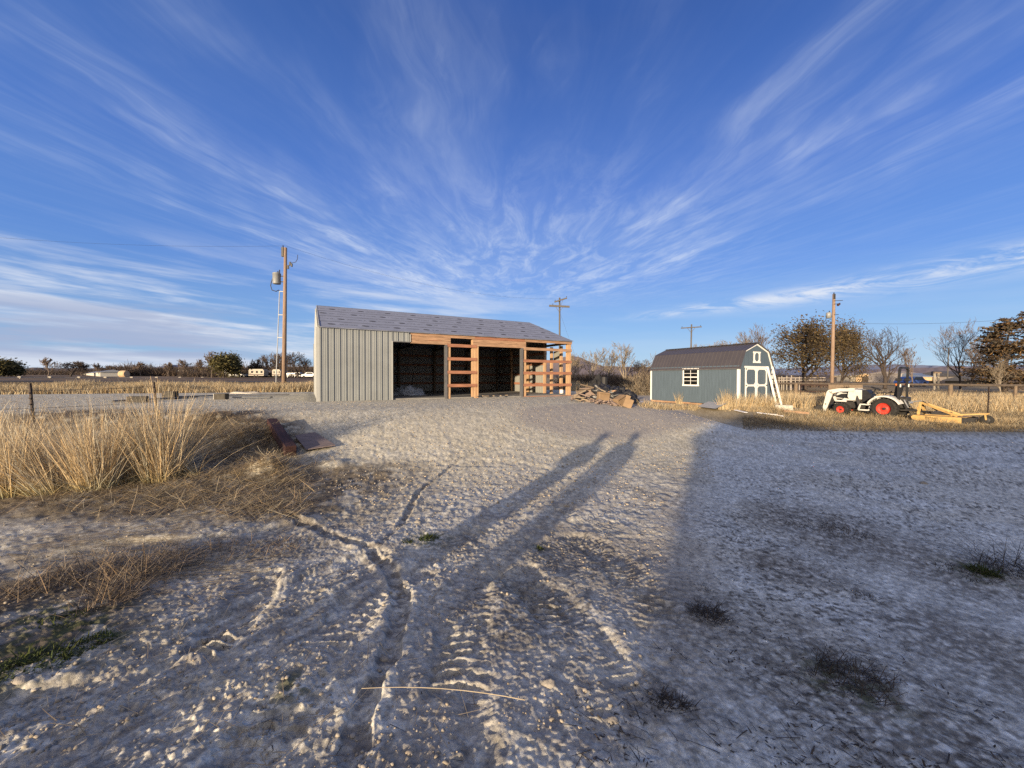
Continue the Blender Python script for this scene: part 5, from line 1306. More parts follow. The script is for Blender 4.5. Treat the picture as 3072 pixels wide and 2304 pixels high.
# ------------------------------------------------------------------ trees
def grow(rng, h, r0, levels=4, ratio=.62, ang=(.5, 1.0), kids_=(8, 6, 5, 4), up=.12, wig=.16, first=.25, lean=(0, 0), gnarl=1., trunk_frac=.75, nseg=5):
    segs = []; tips = []
    def go(p, d, L, r, lv):
        n = nseg if lv < 2 else 3
        if lv == 0: n = 8
        pts = []
        for i in range(n):
            d = d + rng.normal(0, wig*gnarl*(1 if lv else .45), 3) + np.array([0, 0, up if lv else .05]); d = d/np.linalg.norm(d)
            q = p + d*L/n; ra = r*(1-.8*i/n) if lv else r*(1-.72*i/n); rb = r*(1-.8*(i+1)/n) if lv else r*(1-.72*(i+1)/n)
            segs.append((p, q, ra, rb, lv)); pts.append((q, d, rb, (i+1)/n)); p = q
        tips.append((p, d, lv))
        if lv+1 < levels:
            K = kids_[lv]
            for k in range(K):
                f = first+(1-first)*(k+rng.random())/K if lv == 0 else .2+.8*(k+rng.random())/K
                q, dd, rb, _ = pts[min(n-1, int(f*n))]
                a = rng.uniform(*ang); az = rng.uniform(0, 2*PI)
                s = np.cross(dd, [0, 0, 1.]) if abs(dd[2]) < .95 else np.array([1., 0, 0]); s = s/np.linalg.norm(s); t = np.cross(dd, s)
                nd = dd*math.cos(a)+(s*math.cos(az)+t*math.sin(az))*math.sin(a); nd[2] = nd[2]*.9+.05
                go(q, nd/np.linalg.norm(nd), L*ratio*(1.15-.55*f if lv == 0 else rng.uniform(.7, 1.05)), rb*.72, lv+1)
    go(np.zeros(3), np.array([lean[0], lean[1], 1.])/np.linalg.norm([lean[0], lean[1], 1.]), h*trunk_frac, r0, 0)
    zs = np.array([max(s[0][2], s[1][2]) for s in segs]); f = h/np.percentile(zs, 99.7)
    segs = [(s[0]*f, s[1]*f, s[2]*f, s[3]*f, s[4]) for s in segs]; tips = [(t[0]*f, t[1], t[2]) for t in tips]
    return segs, tips
def tree_meshes(segs, tips, mb_, mt, root, minr=.008, leaf=None, rng=RNG, split=1, leafsize=.12, leafper=4, spread=.35):
    P0 = np.array([s[0] for s in segs]); P1 = np.array([s[1] for s in segs]); R0 = np.maximum([s[2] for s in segs], minr); R1 = np.maximum([s[3] for s in segs], minr*.8); lv = np.array([s[4] for s in segs])
    m = lv <= split
    V, Q = segtubes(P0[m], P1[m], R0[m], R1[m], 6); npmesh('trunk', V, Q, mb_, root, smooth=True)
    V, Q = segtubes(P0[~m], P1[~m], R0[~m], R1[~m], 3)
    col = np.repeat(rng.uniform(.7, 1.25, (int((~m).sum()), 1))*np.ones((1, 3)), 6, 0)
    cr = npmesh('crown', V, Q, mt, root, col=col)
    if leaf is not None:
        T = np.array([t[0] for t in tips if t[2] >= 2]); N = len(T)*leafper
        C_ = np.repeat(T, leafper, 0)+rng.normal(0, spread, (N, 3)); n = rng.normal(0, 1, (N, 3)); n /= np.linalg.norm(n, axis=1, keepdims=True)
        u = np.cross(n, [0.3, .2, 1]); u /= np.linalg.norm(u, axis=1, keepdims=True); v = np.cross(n, u); s = leafsize*rng.uniform(.5, 1.4, (N, 1))
        V = np.stack([C_-u*s-v*s*.5, C_+u*s-v*s*.35, C_+u*s*.9+v*s*.6, C_-u*s*.8+v*s*.45], 1).reshape(-1, 3)
        Q = np.arange(N*4).reshape(-1, 4); npmesh('foliage', V, Q, leaf, root, col=tint(N, 4, rng, .5, 1.4))
def tree(name, label, px, depth, py_top, style, seed, group=None, py_base=None, z=None, sx=1.):
    rng = np.random.default_rng(seed); b = at(px, depth, z); h = zat(px, py_top, depth)-b[2]
    root = thing(name, label, 'tree', b, rng.uniform(0, 6) if style not in ('dead',) else 0, group)
    mr = max(.010, depth*.00030)
    if style == 'vase': segs, tips = grow(rng, h, h*.028, 5, .60, (.3, .75), (10, 5, 4, 3), up=.14, first=.2); tree_meshes(segs, tips, MATS['bark'], MATS['twigs'], root, mr)
    if style == 'tall': segs, tips = grow(rng, h, h*.022, 5, .62, (.35, .7), (12, 5, 4, 3), up=.16, first=.12, trunk_frac=.85); tree_meshes(segs, tips, MATS['barkdark'], MATS['twigs'], root, mr*.8)
    if style == 'pale': segs, tips = grow(rng, h, h*.035, 5, .62, (.35, .8), (9, 5, 4, 3), up=.16, first=.08); tree_meshes(segs, tips, MATS['barkpale'], MATS['twigspale'], root, mr)
    if style == 'dead': segs, tips = grow(rng, h, h*.030, 4, .55, (.45, 1.0), (17, 7, 5), up=.20, wig=.2, first=.08, lean=(.12, 0), gnarl=1.15, trunk_frac=.88); tree_meshes(segs, tips, MATS['barkdark'], MATS['twigsdark'], root, mr)
    if style == 'round': segs, tips = grow(rng, h, h*.045, 5, .74, (.55, 1.15), (12, 7, 5, 4), up=.05, first=.18, trunk_frac=.62); tree_meshes(segs, tips, MATS['barkdark'], MATS['twigsdark'], root, mr, MATS['leafolive'], leafsize=.10, leafper=4, spread=.40)
    if style == 'green': segs, tips = grow(rng, h, h*.045, 4, .74, (.5, 1.1), (13, 6, 5), up=.06, first=.1, trunk_frac=.66); tree_meshes(segs, tips, MATS['barkdark'], MATS['twigsdark'], root, mr, MATS['leafgreen'], leafsize=.24, leafper=9, spread=.85)
    if style == 'brown': segs, tips = grow(rng, h, h*.04, 5, .66, (.5, 1.0), (10, 6, 4, 3), up=.08, first=.15); tree_meshes(segs, tips, MATS['barkdark'], MATS['twigsdark'], root, mr)
    if sx != 1.: root.scale = (sx, sx, 1)
    return root
def conifer(label, px, depth, py_top, seed, w=.34, group=None):
    """tall tree of flat layered sprays, brown-green"""
    rng = np.random.default_rng(seed); b = at(px, depth); h = zat(px, py_top, depth)-b[2]
    root = thing('pine_tree', label, 'tree', b, 0, group); segs = []; C_ = []
    p = np.zeros(3)
    for i in range(10): q = p+np.array([rng.normal(0, .05), rng.normal(0, .05), h/10]); segs.append((p, q, .26*(1-i/11), .26*(1-(i+1)/11), 0)); p = q
    for k in range(95):
        z = h*rng.uniform(.10, .99); f = z/h; L = h*w*(1.05-f**2.2*.72)*rng.uniform(.55, 1.1); az = rng.uniform(0, 2*PI); d = np.array([math.cos(az), math.sin(az), rng.uniform(-.02, .38)]); p = np.array([0, 0, z]); n = 6
        for i in range(n):
            q = p+d*L/n; segs.append((p, q, .045*(1-i/n)+.012, .045*(1-(i+1)/n)+.012, 1)); d = d+rng.normal(0, .10, 3); d /= np.linalg.norm(d)
            if i >= 1:
                m = 17; s = np.cross(d, [0, 0, 1.]); c = q+s*rng.normal(0, L*.13, (m, 1))+d*rng.normal(0, L*.09, (m, 1))+np.array([0, 0, 1])*rng.normal(0, .07, (m, 1)); C_.append(c)
                for e in (-1, 1):
                    t = q+(s*e*.7+d*.6)*L*.18+np.array([0, 0, .05]); segs.append((q, t, .02, .01, 1))
            p = q
    tree_meshes(segs+[(np.zeros(3), np.array([0, 0, .01]), .01, .01, 2)], [], MATS['barkdark'], MATS['twigsdark'], root, .014)
    C_ = np.vstack(C_); N = len(C_); n = rng.normal(0, 1, (N, 3)); n[:, 2] += 1.6; n /= np.linalg.norm(n, axis=1, keepdims=True)
    u = np.cross(n, rng.normal(0, 1, (N, 3))); u /= np.linalg.norm(u, axis=1, keepdims=True); v = np.cross(n, u); s = rng.uniform(.05, .14, (N, 1))
    V = np.stack([C_-u*s*1.5-v*s*.4, C_+u*s*1.5-v*s*.3, C_+u*s*1.3+v*s*.5, C_-u*s*1.2+v*s*.4], 1).reshape(-1, 3)
    npmesh('foliage', V, np.arange(N*4).reshape(-1, 4), MATS['leafbrown'], root, col=tint(N, 4, rng, .45, 1.5, .25)); return root
GR = 'bare trees along the right horizon'
tree('tree', 'big round olive-brown tree with dense twiggy crown behind the sunlit pole', 2415, 46., 962, 'round', 4, sx=.82)
tree('tree', 'bushy brown-green tree at the right side of the big round crown', 2522, 48., 966, 'round', 8, sx=.52)
tree('tree', 'bare grey tree rising between the shed roof and the big round tree', 2262, 62., 972, 'vase', 14)
tree('tree', 'dark gnarled dead tree with stubby limbs right of the sunlit pole', 2655, 50., 972, 'dead', 6, sx=1.05)
tree('tree', 'small slim bare tree behind the tractor roll bar', 2737, 55., 1036, 'vase', 16, sx=.8)
tree('tree', 'tall airy bare tree standing before the low grey buildings', 2881, 50., 962, 'tall', 21, sx=.9)
tree('tree', 'thin bare sapling left of the layered brown tree', 2944, 56., 1010, 'tall', 23, sx=.6)
tree('tree', 'low dark bare tree between the tall bare tree and the brown conifer', 2915, 58., 1040, 'brown', 24, sx=.8)
conifer('large layered brown-green tree, leftmost of the pair by the right edge', 3015, 42., 957, 31, .40)
conifer('large layered brown-green tree cut by the right edge of the view', 3110, 41., 940, 33, .44)
tree('tree', 'pale forked bare tree before the layered brown tree', 3003, 38., 1075, 'pale', 35, sx=.7)
tree('tree', 'yellowish bare treetops just above the left of the shed roof', 2150, 66., 1026, 'pale', 41, sx=1.3)
tree('tree', 'yellowish bare treetops above the middle of the shed roof', 2195, 64., 1020, 'pale', 42, sx=1.2)
tree('tree', 'yellowish bare treetop above the right of the shed roof', 2236, 63., 1000, 'pale', 43, sx=1.1)
tree('tree', 'low yellowish treetop beside the crossarm pole over the shed', 2105, 68., 1030, 'pale', 44, sx=1.2)
# between barn and shed
tree('tree', 'sunlit bare tree close to the right barn corner', 1722, 40., 1060, 'pale', 51, sx=.9)
tree('tree', 'sunlit bare tree left of the thick black post', 1778, 43., 1045, 'pale', 52)
tree('tree', 'tallest sunlit bare tree midway between barn and shed', 1876, 45., 1026, 'pale', 53)
tree('tree', 'sunlit bare tree behind the thick black post', 1832, 45., 1055, 'pale', 54)
tree('tree', 'small bare tree nearest the left end of the shed', 1915, 48., 1080, 'brown', 55, sx=1.2)
# left horizon
FL = 'bare trees along the left horizon'
for px, d, py, st, sd, sx, lb_ in ((145, 120., 1072, 'vase', 61, 1.2, 'wide bare tree alone on the far left horizon'), (212, 125., 1085, 'brown', 62, 1.6, 'low rust-brown tree left of the long white roof'), (245, 135., 1083, 'vase', 63, 1.0, 'thin bare tree just left of the long white roof'), (294, 140., 1089, 'vase', 64, .9, 'small bare tree above the long white roof'), (330, 150., 1097, 'brown', 65, 1.7, 'dark low tree right above the end of the long white roof'), (422, 140., 1085, 'vase', 66, 1.2, 'bare tree over the thicket left of the small tan house'), (505, 140., 1086, 'vase', 67, 1.2, 'bare tree right of the small tan house'), (552, 140., 1078, 'vase', 68, 1.0, 'bare tree above the parked white trailers'), (603, 140., 1077, 'vase', 69, .9, 'bare tree left of the dense green tree'),
    (636, 110., 1053, 'vase', 70, .7, 'tall thin tree at the left side of the dense green tree'), (672, 112., 1072, 'green', 71, .95, 'dense green tree standing out on the left horizon'), (703, 116., 1072, 'green', 72, .6, 'narrow green tree joined to the right of the dense green tree'),
    (757, 120., 1088, 'brown', 73, 1.2, 'dark bushy tree above the cream camper'), (770, 122., 1074, 'tall', 74, .9, 'slim dark tree left of the blue-roofed house'), (796, 120., 1063, 'tall', 75, .9, 'tall dark tree before the blue roof'), (822, 120., 1075, 'brown', 76, 1.1, 'dark tree at the right end of the blue roof'), (838, 118., 1058, 'tall', 77, 1.1, 'tallest dark tree touching the left utility pole'),
    (893, 115., 1056, 'brown', 78, 1.35, 'reddish-brown spreading tree between left pole and barn'), (915, 118., 1075, 'vase', 79, 1.0, 'thin bare tree nearest the left barn wall'), (24, 125., 1093, 'green', 80, 1.1, 'dark evergreen clump at the left edge of the horizon'), (2, 122., 1091, 'green', 81, .9, 'dark evergreen cut by the left edge of the view')):
    tree('tree', lb_, px, d, py, st, sd, sx=sx)

# ------------------------------------------------------------------ brush bands (uncountable twigs)
def brush(px0, px1, d0, d1, h, n, m, seed, hv=.5, rad=.015, name='undergrowth', zoff=0., leaf=None):
    rng = np.random.default_rng(seed); d = rng.uniform(d0, d1, n); px = rng.uniform(px0, px1, n); x = (px-1536)/F*d
    mod = .45+.9*fbm(px*.02, d*.05, seed, 3); z = H(x, d)+zoff; base = np.stack([x, d, z], 1)
    dr = rng.normal(0, .55, (n, 3)); dr[:, 2] = 1; L = h*mod*rng.uniform(.4, 1.15, n)
    segs0, segs1, r0, r1 = [], [], [], []
    p = base; q = p+dr/np.linalg.norm(dr, axis=1, keepdims=True)*L[:, None]*.6
    segs0.append(p); segs1.append(q); r0 += [np.full(n, rad*1.5)]; r1 += [np.full(n, rad)]
    for k in range(4):
        dd = dr+rng.normal(0, .6, (n, 3)); dd /= np.linalg.norm(dd, axis=1, keepdims=True); s = p+(q-p)*rng.uniform(.3, 1, (n, 1)); e = s+dd*L[:, None]*rng.uniform(.25, .6, (n, 1))
        segs0.append(s); segs1.append(e); r0.append(np.full(n, rad*.9)); r1.append(np.full(n, rad*.5))
    V, Q = segtubes(np.vstack(segs0), np.vstack(segs1), np.concatenate(r0), np.concatenate(r1), 3)
    o = npmesh(name, V, Q, MATS[m], col=tint(n*5, 6, rng, .6, 1.35, .12)); return tag(o, kind='stuff')
brush(330, 960, 140., 190., 5.0, 5200, 'twigsdark', 101, rad=.07)
brush(-60, 340, 170., 230., 3.5, 1600, 'twigsdark', 102, rad=.07)
brush(540, 960, 118., 138., 2.6, 1600, 'twigsdark', 103, rad=.05)
brush(1690, 1990, 38., 52., 2.5, 3600, 'twigsdark', 104, rad=.016)
brush(1700, 1980, 36., 46., 1.9, 2600, 'twigspale', 105, rad=.013)
brush(2090, 2330, 56., 68., 3.6, 1800, 'twigspale', 106, rad=.02)
brush(2310, 2540, 52., 62., 1.3, 800, 'twigs', 107, rad=.015)
brush(3015, 3200, 46., 60., 1.5, 500, 'twigs', 108, rad=.012)

# ------------------------------------------------------------------ dry grass
def grass(name, pts, h, wdt, seed, m='straw', kind='stuff', lean=.25, K=3, lo=.6, hi=1.3, bend=.5, zo=0.):
    rng = np.random.default_rng(seed); n = len(pts); z = H(pts[:, 0], pts[:, 1])+zo; base = np.column_stack([pts, z])
    d = rng.normal(0, lean, (n, 3)); d[:, 2] = 1; V, Q = ribbons(base, d, h*rng.uniform(.5, 1.15, n), wdt*rng.uniform(.7, 1.3, n), bend*rng.uniform(.2, 1.2, n), K, rng)
    o = npmesh(name, V, Q, MATS[m], col=tint(n, (K+1)*2, rng, lo, hi))
    return tag(o, kind=kind)
def scatter(px0, px1, d0, d1, n, rng, thr=.0, sc=.6, seed=0):
    d = np.sqrt(rng.uniform(d0**2, d1**2, n)); px = rng.uniform(px0, px1, n); x = (px-1536)/F*d
    k = fbm(x*sc, d*sc, seed, 3) > thr
    return np.column_stack([x, d])[k]
g = np.random.default_rng(77)
AVOID = [(gp(a, b)[:2], r) for a, b, r in ((2215, 1236, .45), (2235, 1240, .45), (2275, 1242, .5), (2300, 1246, .55), (2325, 1249, .55), (2348, 1252, .5), (2350, 1228, .7), (2360, 1240, .4), (2390, 1243, .45), (2415, 1246, .45), (2115, 1217, .7), (2145, 1224, .7), (2135, 1229, .7), (2160, 1230, .5))]
AVOID += [(gp(a, b)[:2], r) for a, b, r in ((2215, 1243, .5), (2250, 1246, .5), (2285, 1250, .5), (2320, 1256, .5), (2345, 1259, .5), (2760, 1266, .7), (2800, 1267, .7), (2840, 1268, .7))]
def clear(P):
    k = np.ones(len(P), bool)
    for c, r in AVOID: k &= np.hypot(P[:, 0]-c[0], P[:, 1]-c[1]) > r
    return P[k]
# tall band behind the raised pad on the left: follows the pad's far edge
def band(n, rng, off0, off1, px0, px1):
    px = rng.uniform(px0, px1, n); t = (px-1536)/F
    yb = (29+.35*8)/(1-.35*t); d = yb+rng.uniform(off0, off1, n)
    return np.column_stack([t*d, d])
P = band(42000, g, -.2, 7, -60, 975); P = P[(P[:, 0] > -60)]
k = fbm(P[:, 0]*.35, P[:, 1]*.6, 5, 3); hh = (.35+.75*np.clip(k*1.6-.3, 0, 1))*np.interp(P[:, 0], [-48, -22], [.62, .92])
grass('dry_grass', P, hh, .034, 201, lo=.45, hi=1.25, lean=.16)
P = band(9000, g, 7, 30, -60, 975); grass('dry_grass', P, .22, .06, 202, lo=.25, hi=.7, lean=.3)
# right field: golden grass along and behind the fence, thinner before the tractor
P = scatter(2300, 3300, 19.5, 30, 60000, g, .36, .5, 6); P = P[(P[:, 1] > 21.5-.0*P[:, 0]) | (P[:, 0] > 14)]
P = P[~((P[:, 0] < 15.5) & (P[:, 1] < 21))]; P = P[~((np.hypot(P[:, 0]-16.6, P[:, 1]-19.0) < 1.9))]
hh = np.interp(P[:, 1], [19.5, 23.5, 30], [.55, .92, .62])*(.6+.75*fbm(P[:, 0]*.8, P[:, 1]*.8, 7, 2))
grass('dry_grass', P, hh, .024, 203, lo=.6, hi=1.35, lean=.15)
P = scatter(2230, 3300, 13.0, 20., 52000, g, .30, .9, 8); c_ = P[:, 1]+.16*P[:, 0]; P = P[(c_ > 14.6+g.normal(0, .5, len(P)))]; P = P[~((P[:, 0] < 12.4) & (P[:, 1] > 18.0))]
hh = .10+.36*np.clip(fbm(P[:, 0]*1.1, P[:, 1]*1.1, 9, 3)*2-.6, 0, 1)*sstep(15.2, 17.5, P[:, 1]+.14*P[:, 0])
k_ = np.isin(P[:, 0], clear(P)[:, 0]); P = P[k_]; hh = hh[k_]
f_ = P[:, 1]+.16*P[:, 0] < 17.2; grass('short_grass', P[f_], hh[f_]*.8, .013, 204, lo=.2, hi=.65, lean=.7); grass('short_grass', P[~f_], hh[~f_], .013, 210, lo=.3, hi=1.0, lean=.5)  # near strip dry brown, with shade also put into its darker tint
# tufts in front of the shed
def tuft(px, py, n, r, h, seed, rng=None, zo=0.):
    c = gp(px, py); rng = np.random.default_rng(seed); a = rng.uniform(0, 2*PI, n); rr = r*np.sqrt(rng.random(n)); return c[:2]+np.column_stack([np.cos(a)*rr, np.sin(a)*rr])
sp_ = np.vstack([tuft(px, 1222+(px-1950)*.035, 90, .5, .3, i) for i, px in enumerate(range(1945, 2360, 9))])
sp_ = clear(sp_); grass('short_grass', sp_, .28, .016, 205, lo=.5, hi=1.25, lean=.45)
for i, (px, py, n, r, h) in enumerate(((2040, 1212, 170, .22, .75), (2128, 1208, 260, .16, .95), (2188, 1222, 420, .30, 1.0), (2172, 1228, 220, .25, .8), (2240, 1224, 380, .40, .85), (2268, 1222, 320, .35, .85), (2212, 1226, 260, .3, .8), (2310, 1224, 200, .30, .75))):
    lab = ('slender dry grass tuft under the shed window', 'tall straw-coloured grass tuft leaning over the corrugated sheets', 'big golden grass tuft right of the corrugated sheets', 'shorter golden tuft at the right end of the corrugated sheets', 'golden grass tuft before the left shed door', 'golden grass tuft before the right shed door', 'golden grass tuft at the white shed corner board', 'dry grass tuft left of the ladder foot')[i]
    c = gp(px, py); rng = np.random.default_rng(300+i); a = rng.uniform(0, 2*PI, n); rr = r*np.sqrt(rng.random(n)); b = np.column_stack([np.cos(a)*rr, np.sin(a)*rr*.7, np.zeros(n)-.03])
    d = np.column_stack([b[:, 0]*.9+rng.normal(.06, .12, n), b[:, 1]*.9+rng.normal(0, .12, n), np.ones(n)]); V, Q = ribbons(b, d, h*rng.uniform(.45, 1.1, n), .016, .35*rng.random(n), 3, rng)
    o = npmesh('grass_tuft', V, Q, MATS['straw'], col=tint(n, 8, rng, .75, 1.4)); o.location = c; tag(o, lab, 'grass tuft', 'dry grass tufts before the shed')
# grass around tractor and mower
P = np.vstack([tuft(px, 1240+(px-2460)*.05, 120, .8, .4, 400+i) for i, px in enumerate(range(2380, 3080, 12))]); P = clear(P); grass('dry_grass', P, .24, .016, 206, lo=.6, hi=1.3, lean=.3)
P = np.vstack([tuft(px, py, 200, .55, .4, 500+i) for i, (px, py) in enumerate([(2440, 1225), (2462, 1222), (2400, 1222), (2420, 1215), (2360, 1215), (2380, 1205), (2340, 1206)])]); grass('dry_grass', P, .68, .014, 207, lo=.6, hi=1.35, lean=.2)
# ground behind barn gap
P = scatter(1700, 1990, 28, 40, 9000, g, .40, .5, 10); d_, _, _ = seg_dist(P[:, 0], P[:, 1], px2([(1260,905),(1400,885),(1400,850),(1330,832)])); grass('dry_grass', P[d_ > 1.6], .85, .028, 208, lo=.6, hi=1.25, lean=.2)

# the big bunch grass clumps at the left
CL = [(20, 1490, .34, 1.25, 560, .0), (155, 1485, .30, 1.25, 600, -.55), (95, 1440, .3, 1.15, 260, -.1), (290, 1475, .30, 1.38, 700, -.05), (350, 1410, .28, 1.25, 260, .1), (395, 1455, .20, 1.0, 260, .0), (480, 1450, .31, 1.55, 820, -.04), (530, 1400, .26, 1.45, 300, .14), (590, 1440, .14, 1.15, 300, -.85), (-60, 1470, .45, 1.3, 420, .1), (235, 1400, .30, 1.05, 240, .05), (40, 1400, .35, 1.15, 260, 0)]
CLL = ['bunch of tall dry grass cut by the left edge of the view', 'tall dry grass clump fanning out to the left', 'dry grass clump behind the left-leaning one', 'tall upright dry grass clump, second large one from the left', 'dry grass clump behind and right of the second large one', 'narrow dry grass clump between the two tallest', 'tallest dry grass clump reaching the slim fence post', 'tall grass clump behind the tallest, leaning right', 'short clump leaning steeply left at the right end of the grass row', 'dry grass clump mostly outside the left edge of the view', 'dry grass clump at the back of the row, below the left timber block', 'dry grass clump at the foot of the far left fence post']
for i, (px, py, r, h, n, ln) in enumerate(CL):
    rng = np.random.default_rng(600+i); c = gp(px, py); n = int(n*1.25); a = rng.uniform(0, 2*PI, n); rr = r*np.sqrt(rng.random(n)); b = np.column_stack([np.cos(a)*rr*.75, np.sin(a)*rr*.6, np.full(n, -.03)])
    h *= .86; d = np.column_stack([b[:, 0]*.62+ln+rng.normal(0, .13, n), b[:, 1]*.6+rng.normal(0, .13, n), np.ones(n)]); br = rng.random(n) < .14; d[br, :2] += rng.normal(0, .75, (int(br.sum()), 2)); V, Q = ribbons(b, d, h*np.clip(rng.normal(.76, .24, n), .15, 1.28), .0085*rng.uniform(.6, 1.3, n), np.where(br, 1.1, .42)*rng.random(n)**1.3, 6, rng, .25)
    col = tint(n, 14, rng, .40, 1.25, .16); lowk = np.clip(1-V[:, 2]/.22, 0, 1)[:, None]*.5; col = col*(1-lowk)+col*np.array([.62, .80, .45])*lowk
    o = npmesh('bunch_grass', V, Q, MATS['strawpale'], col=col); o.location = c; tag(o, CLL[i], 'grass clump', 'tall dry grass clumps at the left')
# thin stragglers among and behind the clumps
P = np.vstack([tuft(px, py, 60, .55, .4, 700+i) for i, (px, py) in enumerate([(0, 1440), (60, 1460), (220, 1430), (180, 1400), (260, 1390), (330, 1385), (420, 1390), (470, 1380), (100, 1380), (20, 1370), (150, 1350), (300, 1340), (60, 1330)])]); grass('dry_grass', P, .85, .008, 209, lo=.5, hi=1.2, lean=.22)

# ------------------------------------------------------------------ loose straw, twigs, weeds and stones on the ground
GZ = None
def ground_z(x, y):
    """height of the finished ground mesh by ray cast"""
    out = []
    me = GROUND
    for a, b in zip(x, y):
        ok, loc, _, _ = me.ray_cast((float(a), float(b), 5.), (0, 0, -1)); out.append(loc.z if ok else float(H(a, b)))
    return np.array(out)
def lay(name, pts, length, width, m, seed, lo=.6, hi=1.3, tilt=.08, kind='stuff', az=None, bend=.25, lift=.006, K=3):
    rng = np.random.default_rng(seed); n = len(pts); z = ground_z(pts[:, 0], pts[:, 1])+lift; a = rng.uniform(0, 2*PI, n) if az is None else rng.normal(az[0], az[1], n)
    d = np.column_stack([np.cos(a), np.sin(a), np.abs(rng.normal(0, tilt, n))]); L_ = length*rng.uniform(.4, 1.3, n)
    base = np.column_stack([pts, z]); mid = base+d*(L_*.5)[:, None]
    V, Q = ribbons(base, d, L_, width*rng.uniform(.6, 1.3, n), bend*rng.uniform(-.5, 1, n), K, rng, .5)
    # keep the blades on or above the surface
    o = npmesh(name, V, Q, MATS[m], col=tint(n, (K+1)*2, rng, lo, hi)); return tag(o, kind=kind)
def pick(n, rng, zones):
    out = []
    for px, py, rx, ry, w in zones:
        k = int(n*w); a = rng.normal(0, .5, (k, 2)); q = [gp((px+rx*u)*1.38889, min(1655, max(835, py+ry*v))*1.38889)[:2] for u, v in a[:min(k, 60)]]
        q = np.array(q); idx = rng.integers(0, len(q), k); s = .10*np.hypot(*q[0])/3; out.append(q[idx]+rng.normal(0, s, (k, 2)))
    return np.vstack(out)
g = np.random.default_rng(88)
ST_Z = [(520, 1010, 120, 30, 1.3), (600, 1060, 60, 30, 1.1), (430, 1080, 160, 26, 1.3), (200, 1080, 260, 30, 1.2), (520, 960, 90, 22, .9), (330, 1060, 200, 24, 1.0), (560, 1100, 90, 16, .7), (590, 1030, 40, 25, 1.2), (470, 1045, 90, 20, 1.), (500, 950, 70, 18, 1.6), (540, 985, 60, 16, 1.2), (450, 930, 60, 14, 1.2), (560, 940, 30, 14, .8)]
lay('straw_litter', pick(820, g, ST_Z), .30, .0065, 'straw', 211, .35, 1.2, .25, bend=.7, K=4)
lay('straw_litter', pick(700, g, ST_Z), .16, .006, 'weed', 219, .5, 1.6, .3, bend=.9, K=4)
P = np.vstack([tuft(810, 1420, 340, .30, .3, 881), tuft(770, 1400, 160, .3, .3, 882), tuft(700, 1345, 160, .35, .3, 883), tuft(665, 1300, 160, .4, .3, 884)]); lay('straw_litter', P, .24, .006, 'straw', 220, .6, 1.35, .5, bend=1.2, K=5)
lay('straw_litter', pick(360, g, [(120, 1180, 200, 26, 1), (300, 1160, 200, 26, 1), (420, 1240, 160, 30, .6), (250, 1220, 200, 40, .8)]), .30, .006, 'straw', 212, .5, 1.2, .05, az=(.15, .35))
lay('straw_litter', pick(90, g, [(800, 1450, 300, 120, 1), (400, 1400, 250, 90, .9), (980, 1300, 200, 90, .5), (600, 1560, 300, 60, 1.2), (250, 1540, 250, 80, 1.), (500, 1300, 250, 60, 1.), (650, 1200, 200, 40, 1.)]), .17, .0038, 'straw', 213, .6, 1.25, .04)
# weeds: brown skeleton weeds left, dark tufts right
def weed(label, px, py, n, r, h, seed, m='weed', group='brown weeds at the lower left', cat='weed', flat=.9, wd=.005):
    rng = np.random.default_rng(seed); c = gp(px*1.38889, py*1.38889); c[2] = ground_z([c[0]], [c[1]])[0]-.01
    a = rng.uniform(0, 2*PI, n); rr = r*np.sqrt(rng.random(n))*.55; b = np.column_stack([np.cos(a)*rr, np.sin(a)*rr, np.zeros(n)])
    d = np.column_stack([rng.normal(0, flat, n), rng.normal(0, flat, n), rng.uniform(.2, 1, n)]); V, Q = ribbons(b, d, h*rng.uniform(.3, 1.1, n), wd, .5*rng.random(n), 4, rng, .4)
    b2 = V.reshape(n, 5, 2, 3)[:, 2, 0]; d2 = np.column_stack([rng.normal(0, 1, n), rng.normal(0, 1, n), rng.uniform(-.1, .9, n)]); V2, Q2 = ribbons(b2, d2, h*.35*rng.uniform(.4, 1.2, n), wd*.7, .5, 2, rng, .5)
    V = np.vstack([V, V2]); col = np.vstack([tint(n, 10, rng, .5, 1.5), tint(n, 6, rng, .5, 1.5)]); Q = np.vstack([Q, Q2+n*10]); V[:, 2] = np.maximum(V[:, 2], -.01)
    o = npmesh('dead_weed', V, Q, MATS[m], col=col); o.location = c; return tag(o, label, cat, group)
for i, (px, py, n, r, h, lb_) in enumerate(((470, 915, 260, .5, .30, 'brown dead weeds in the dug soil right of the tall grass'), (545, 915, 240, .5, .28, 'brown dead weeds in the dug soil behind the timber beam end'), (420, 930, 240, .5, .3, 'brown dead weeds in the dug soil below the yellow container'), (560, 960, 200, .5, .22, 'low grey-brown weed heap left of the timber beam'), (300, 1255, 420, .50, .36, 'largest tangle of brown dead weeds at the lower left'), (235, 1300, 220, .30, .26, 'brown weed tangle below the largest one, by the green patch'), (215, 1240, 260, .35, .32, 'brown weed tangle left of the largest one'), (100, 1265, 240, .45, .26, 'thin purplish-brown weeds near the left edge'), (30, 1290, 180, .40, .24, 'thin brown weeds cut by the left edge'), (350, 1215, 200, .35, .26, 'straw-topped weed tangle above the largest one'), (480, 1195, 260, .50, .12, 'low dark weed mat below the straw'), (590, 1185, 240, .45, .11, 'low dark weed mat beside the rut'))): weed(lb_, px, py, n, r, h, 800+i)
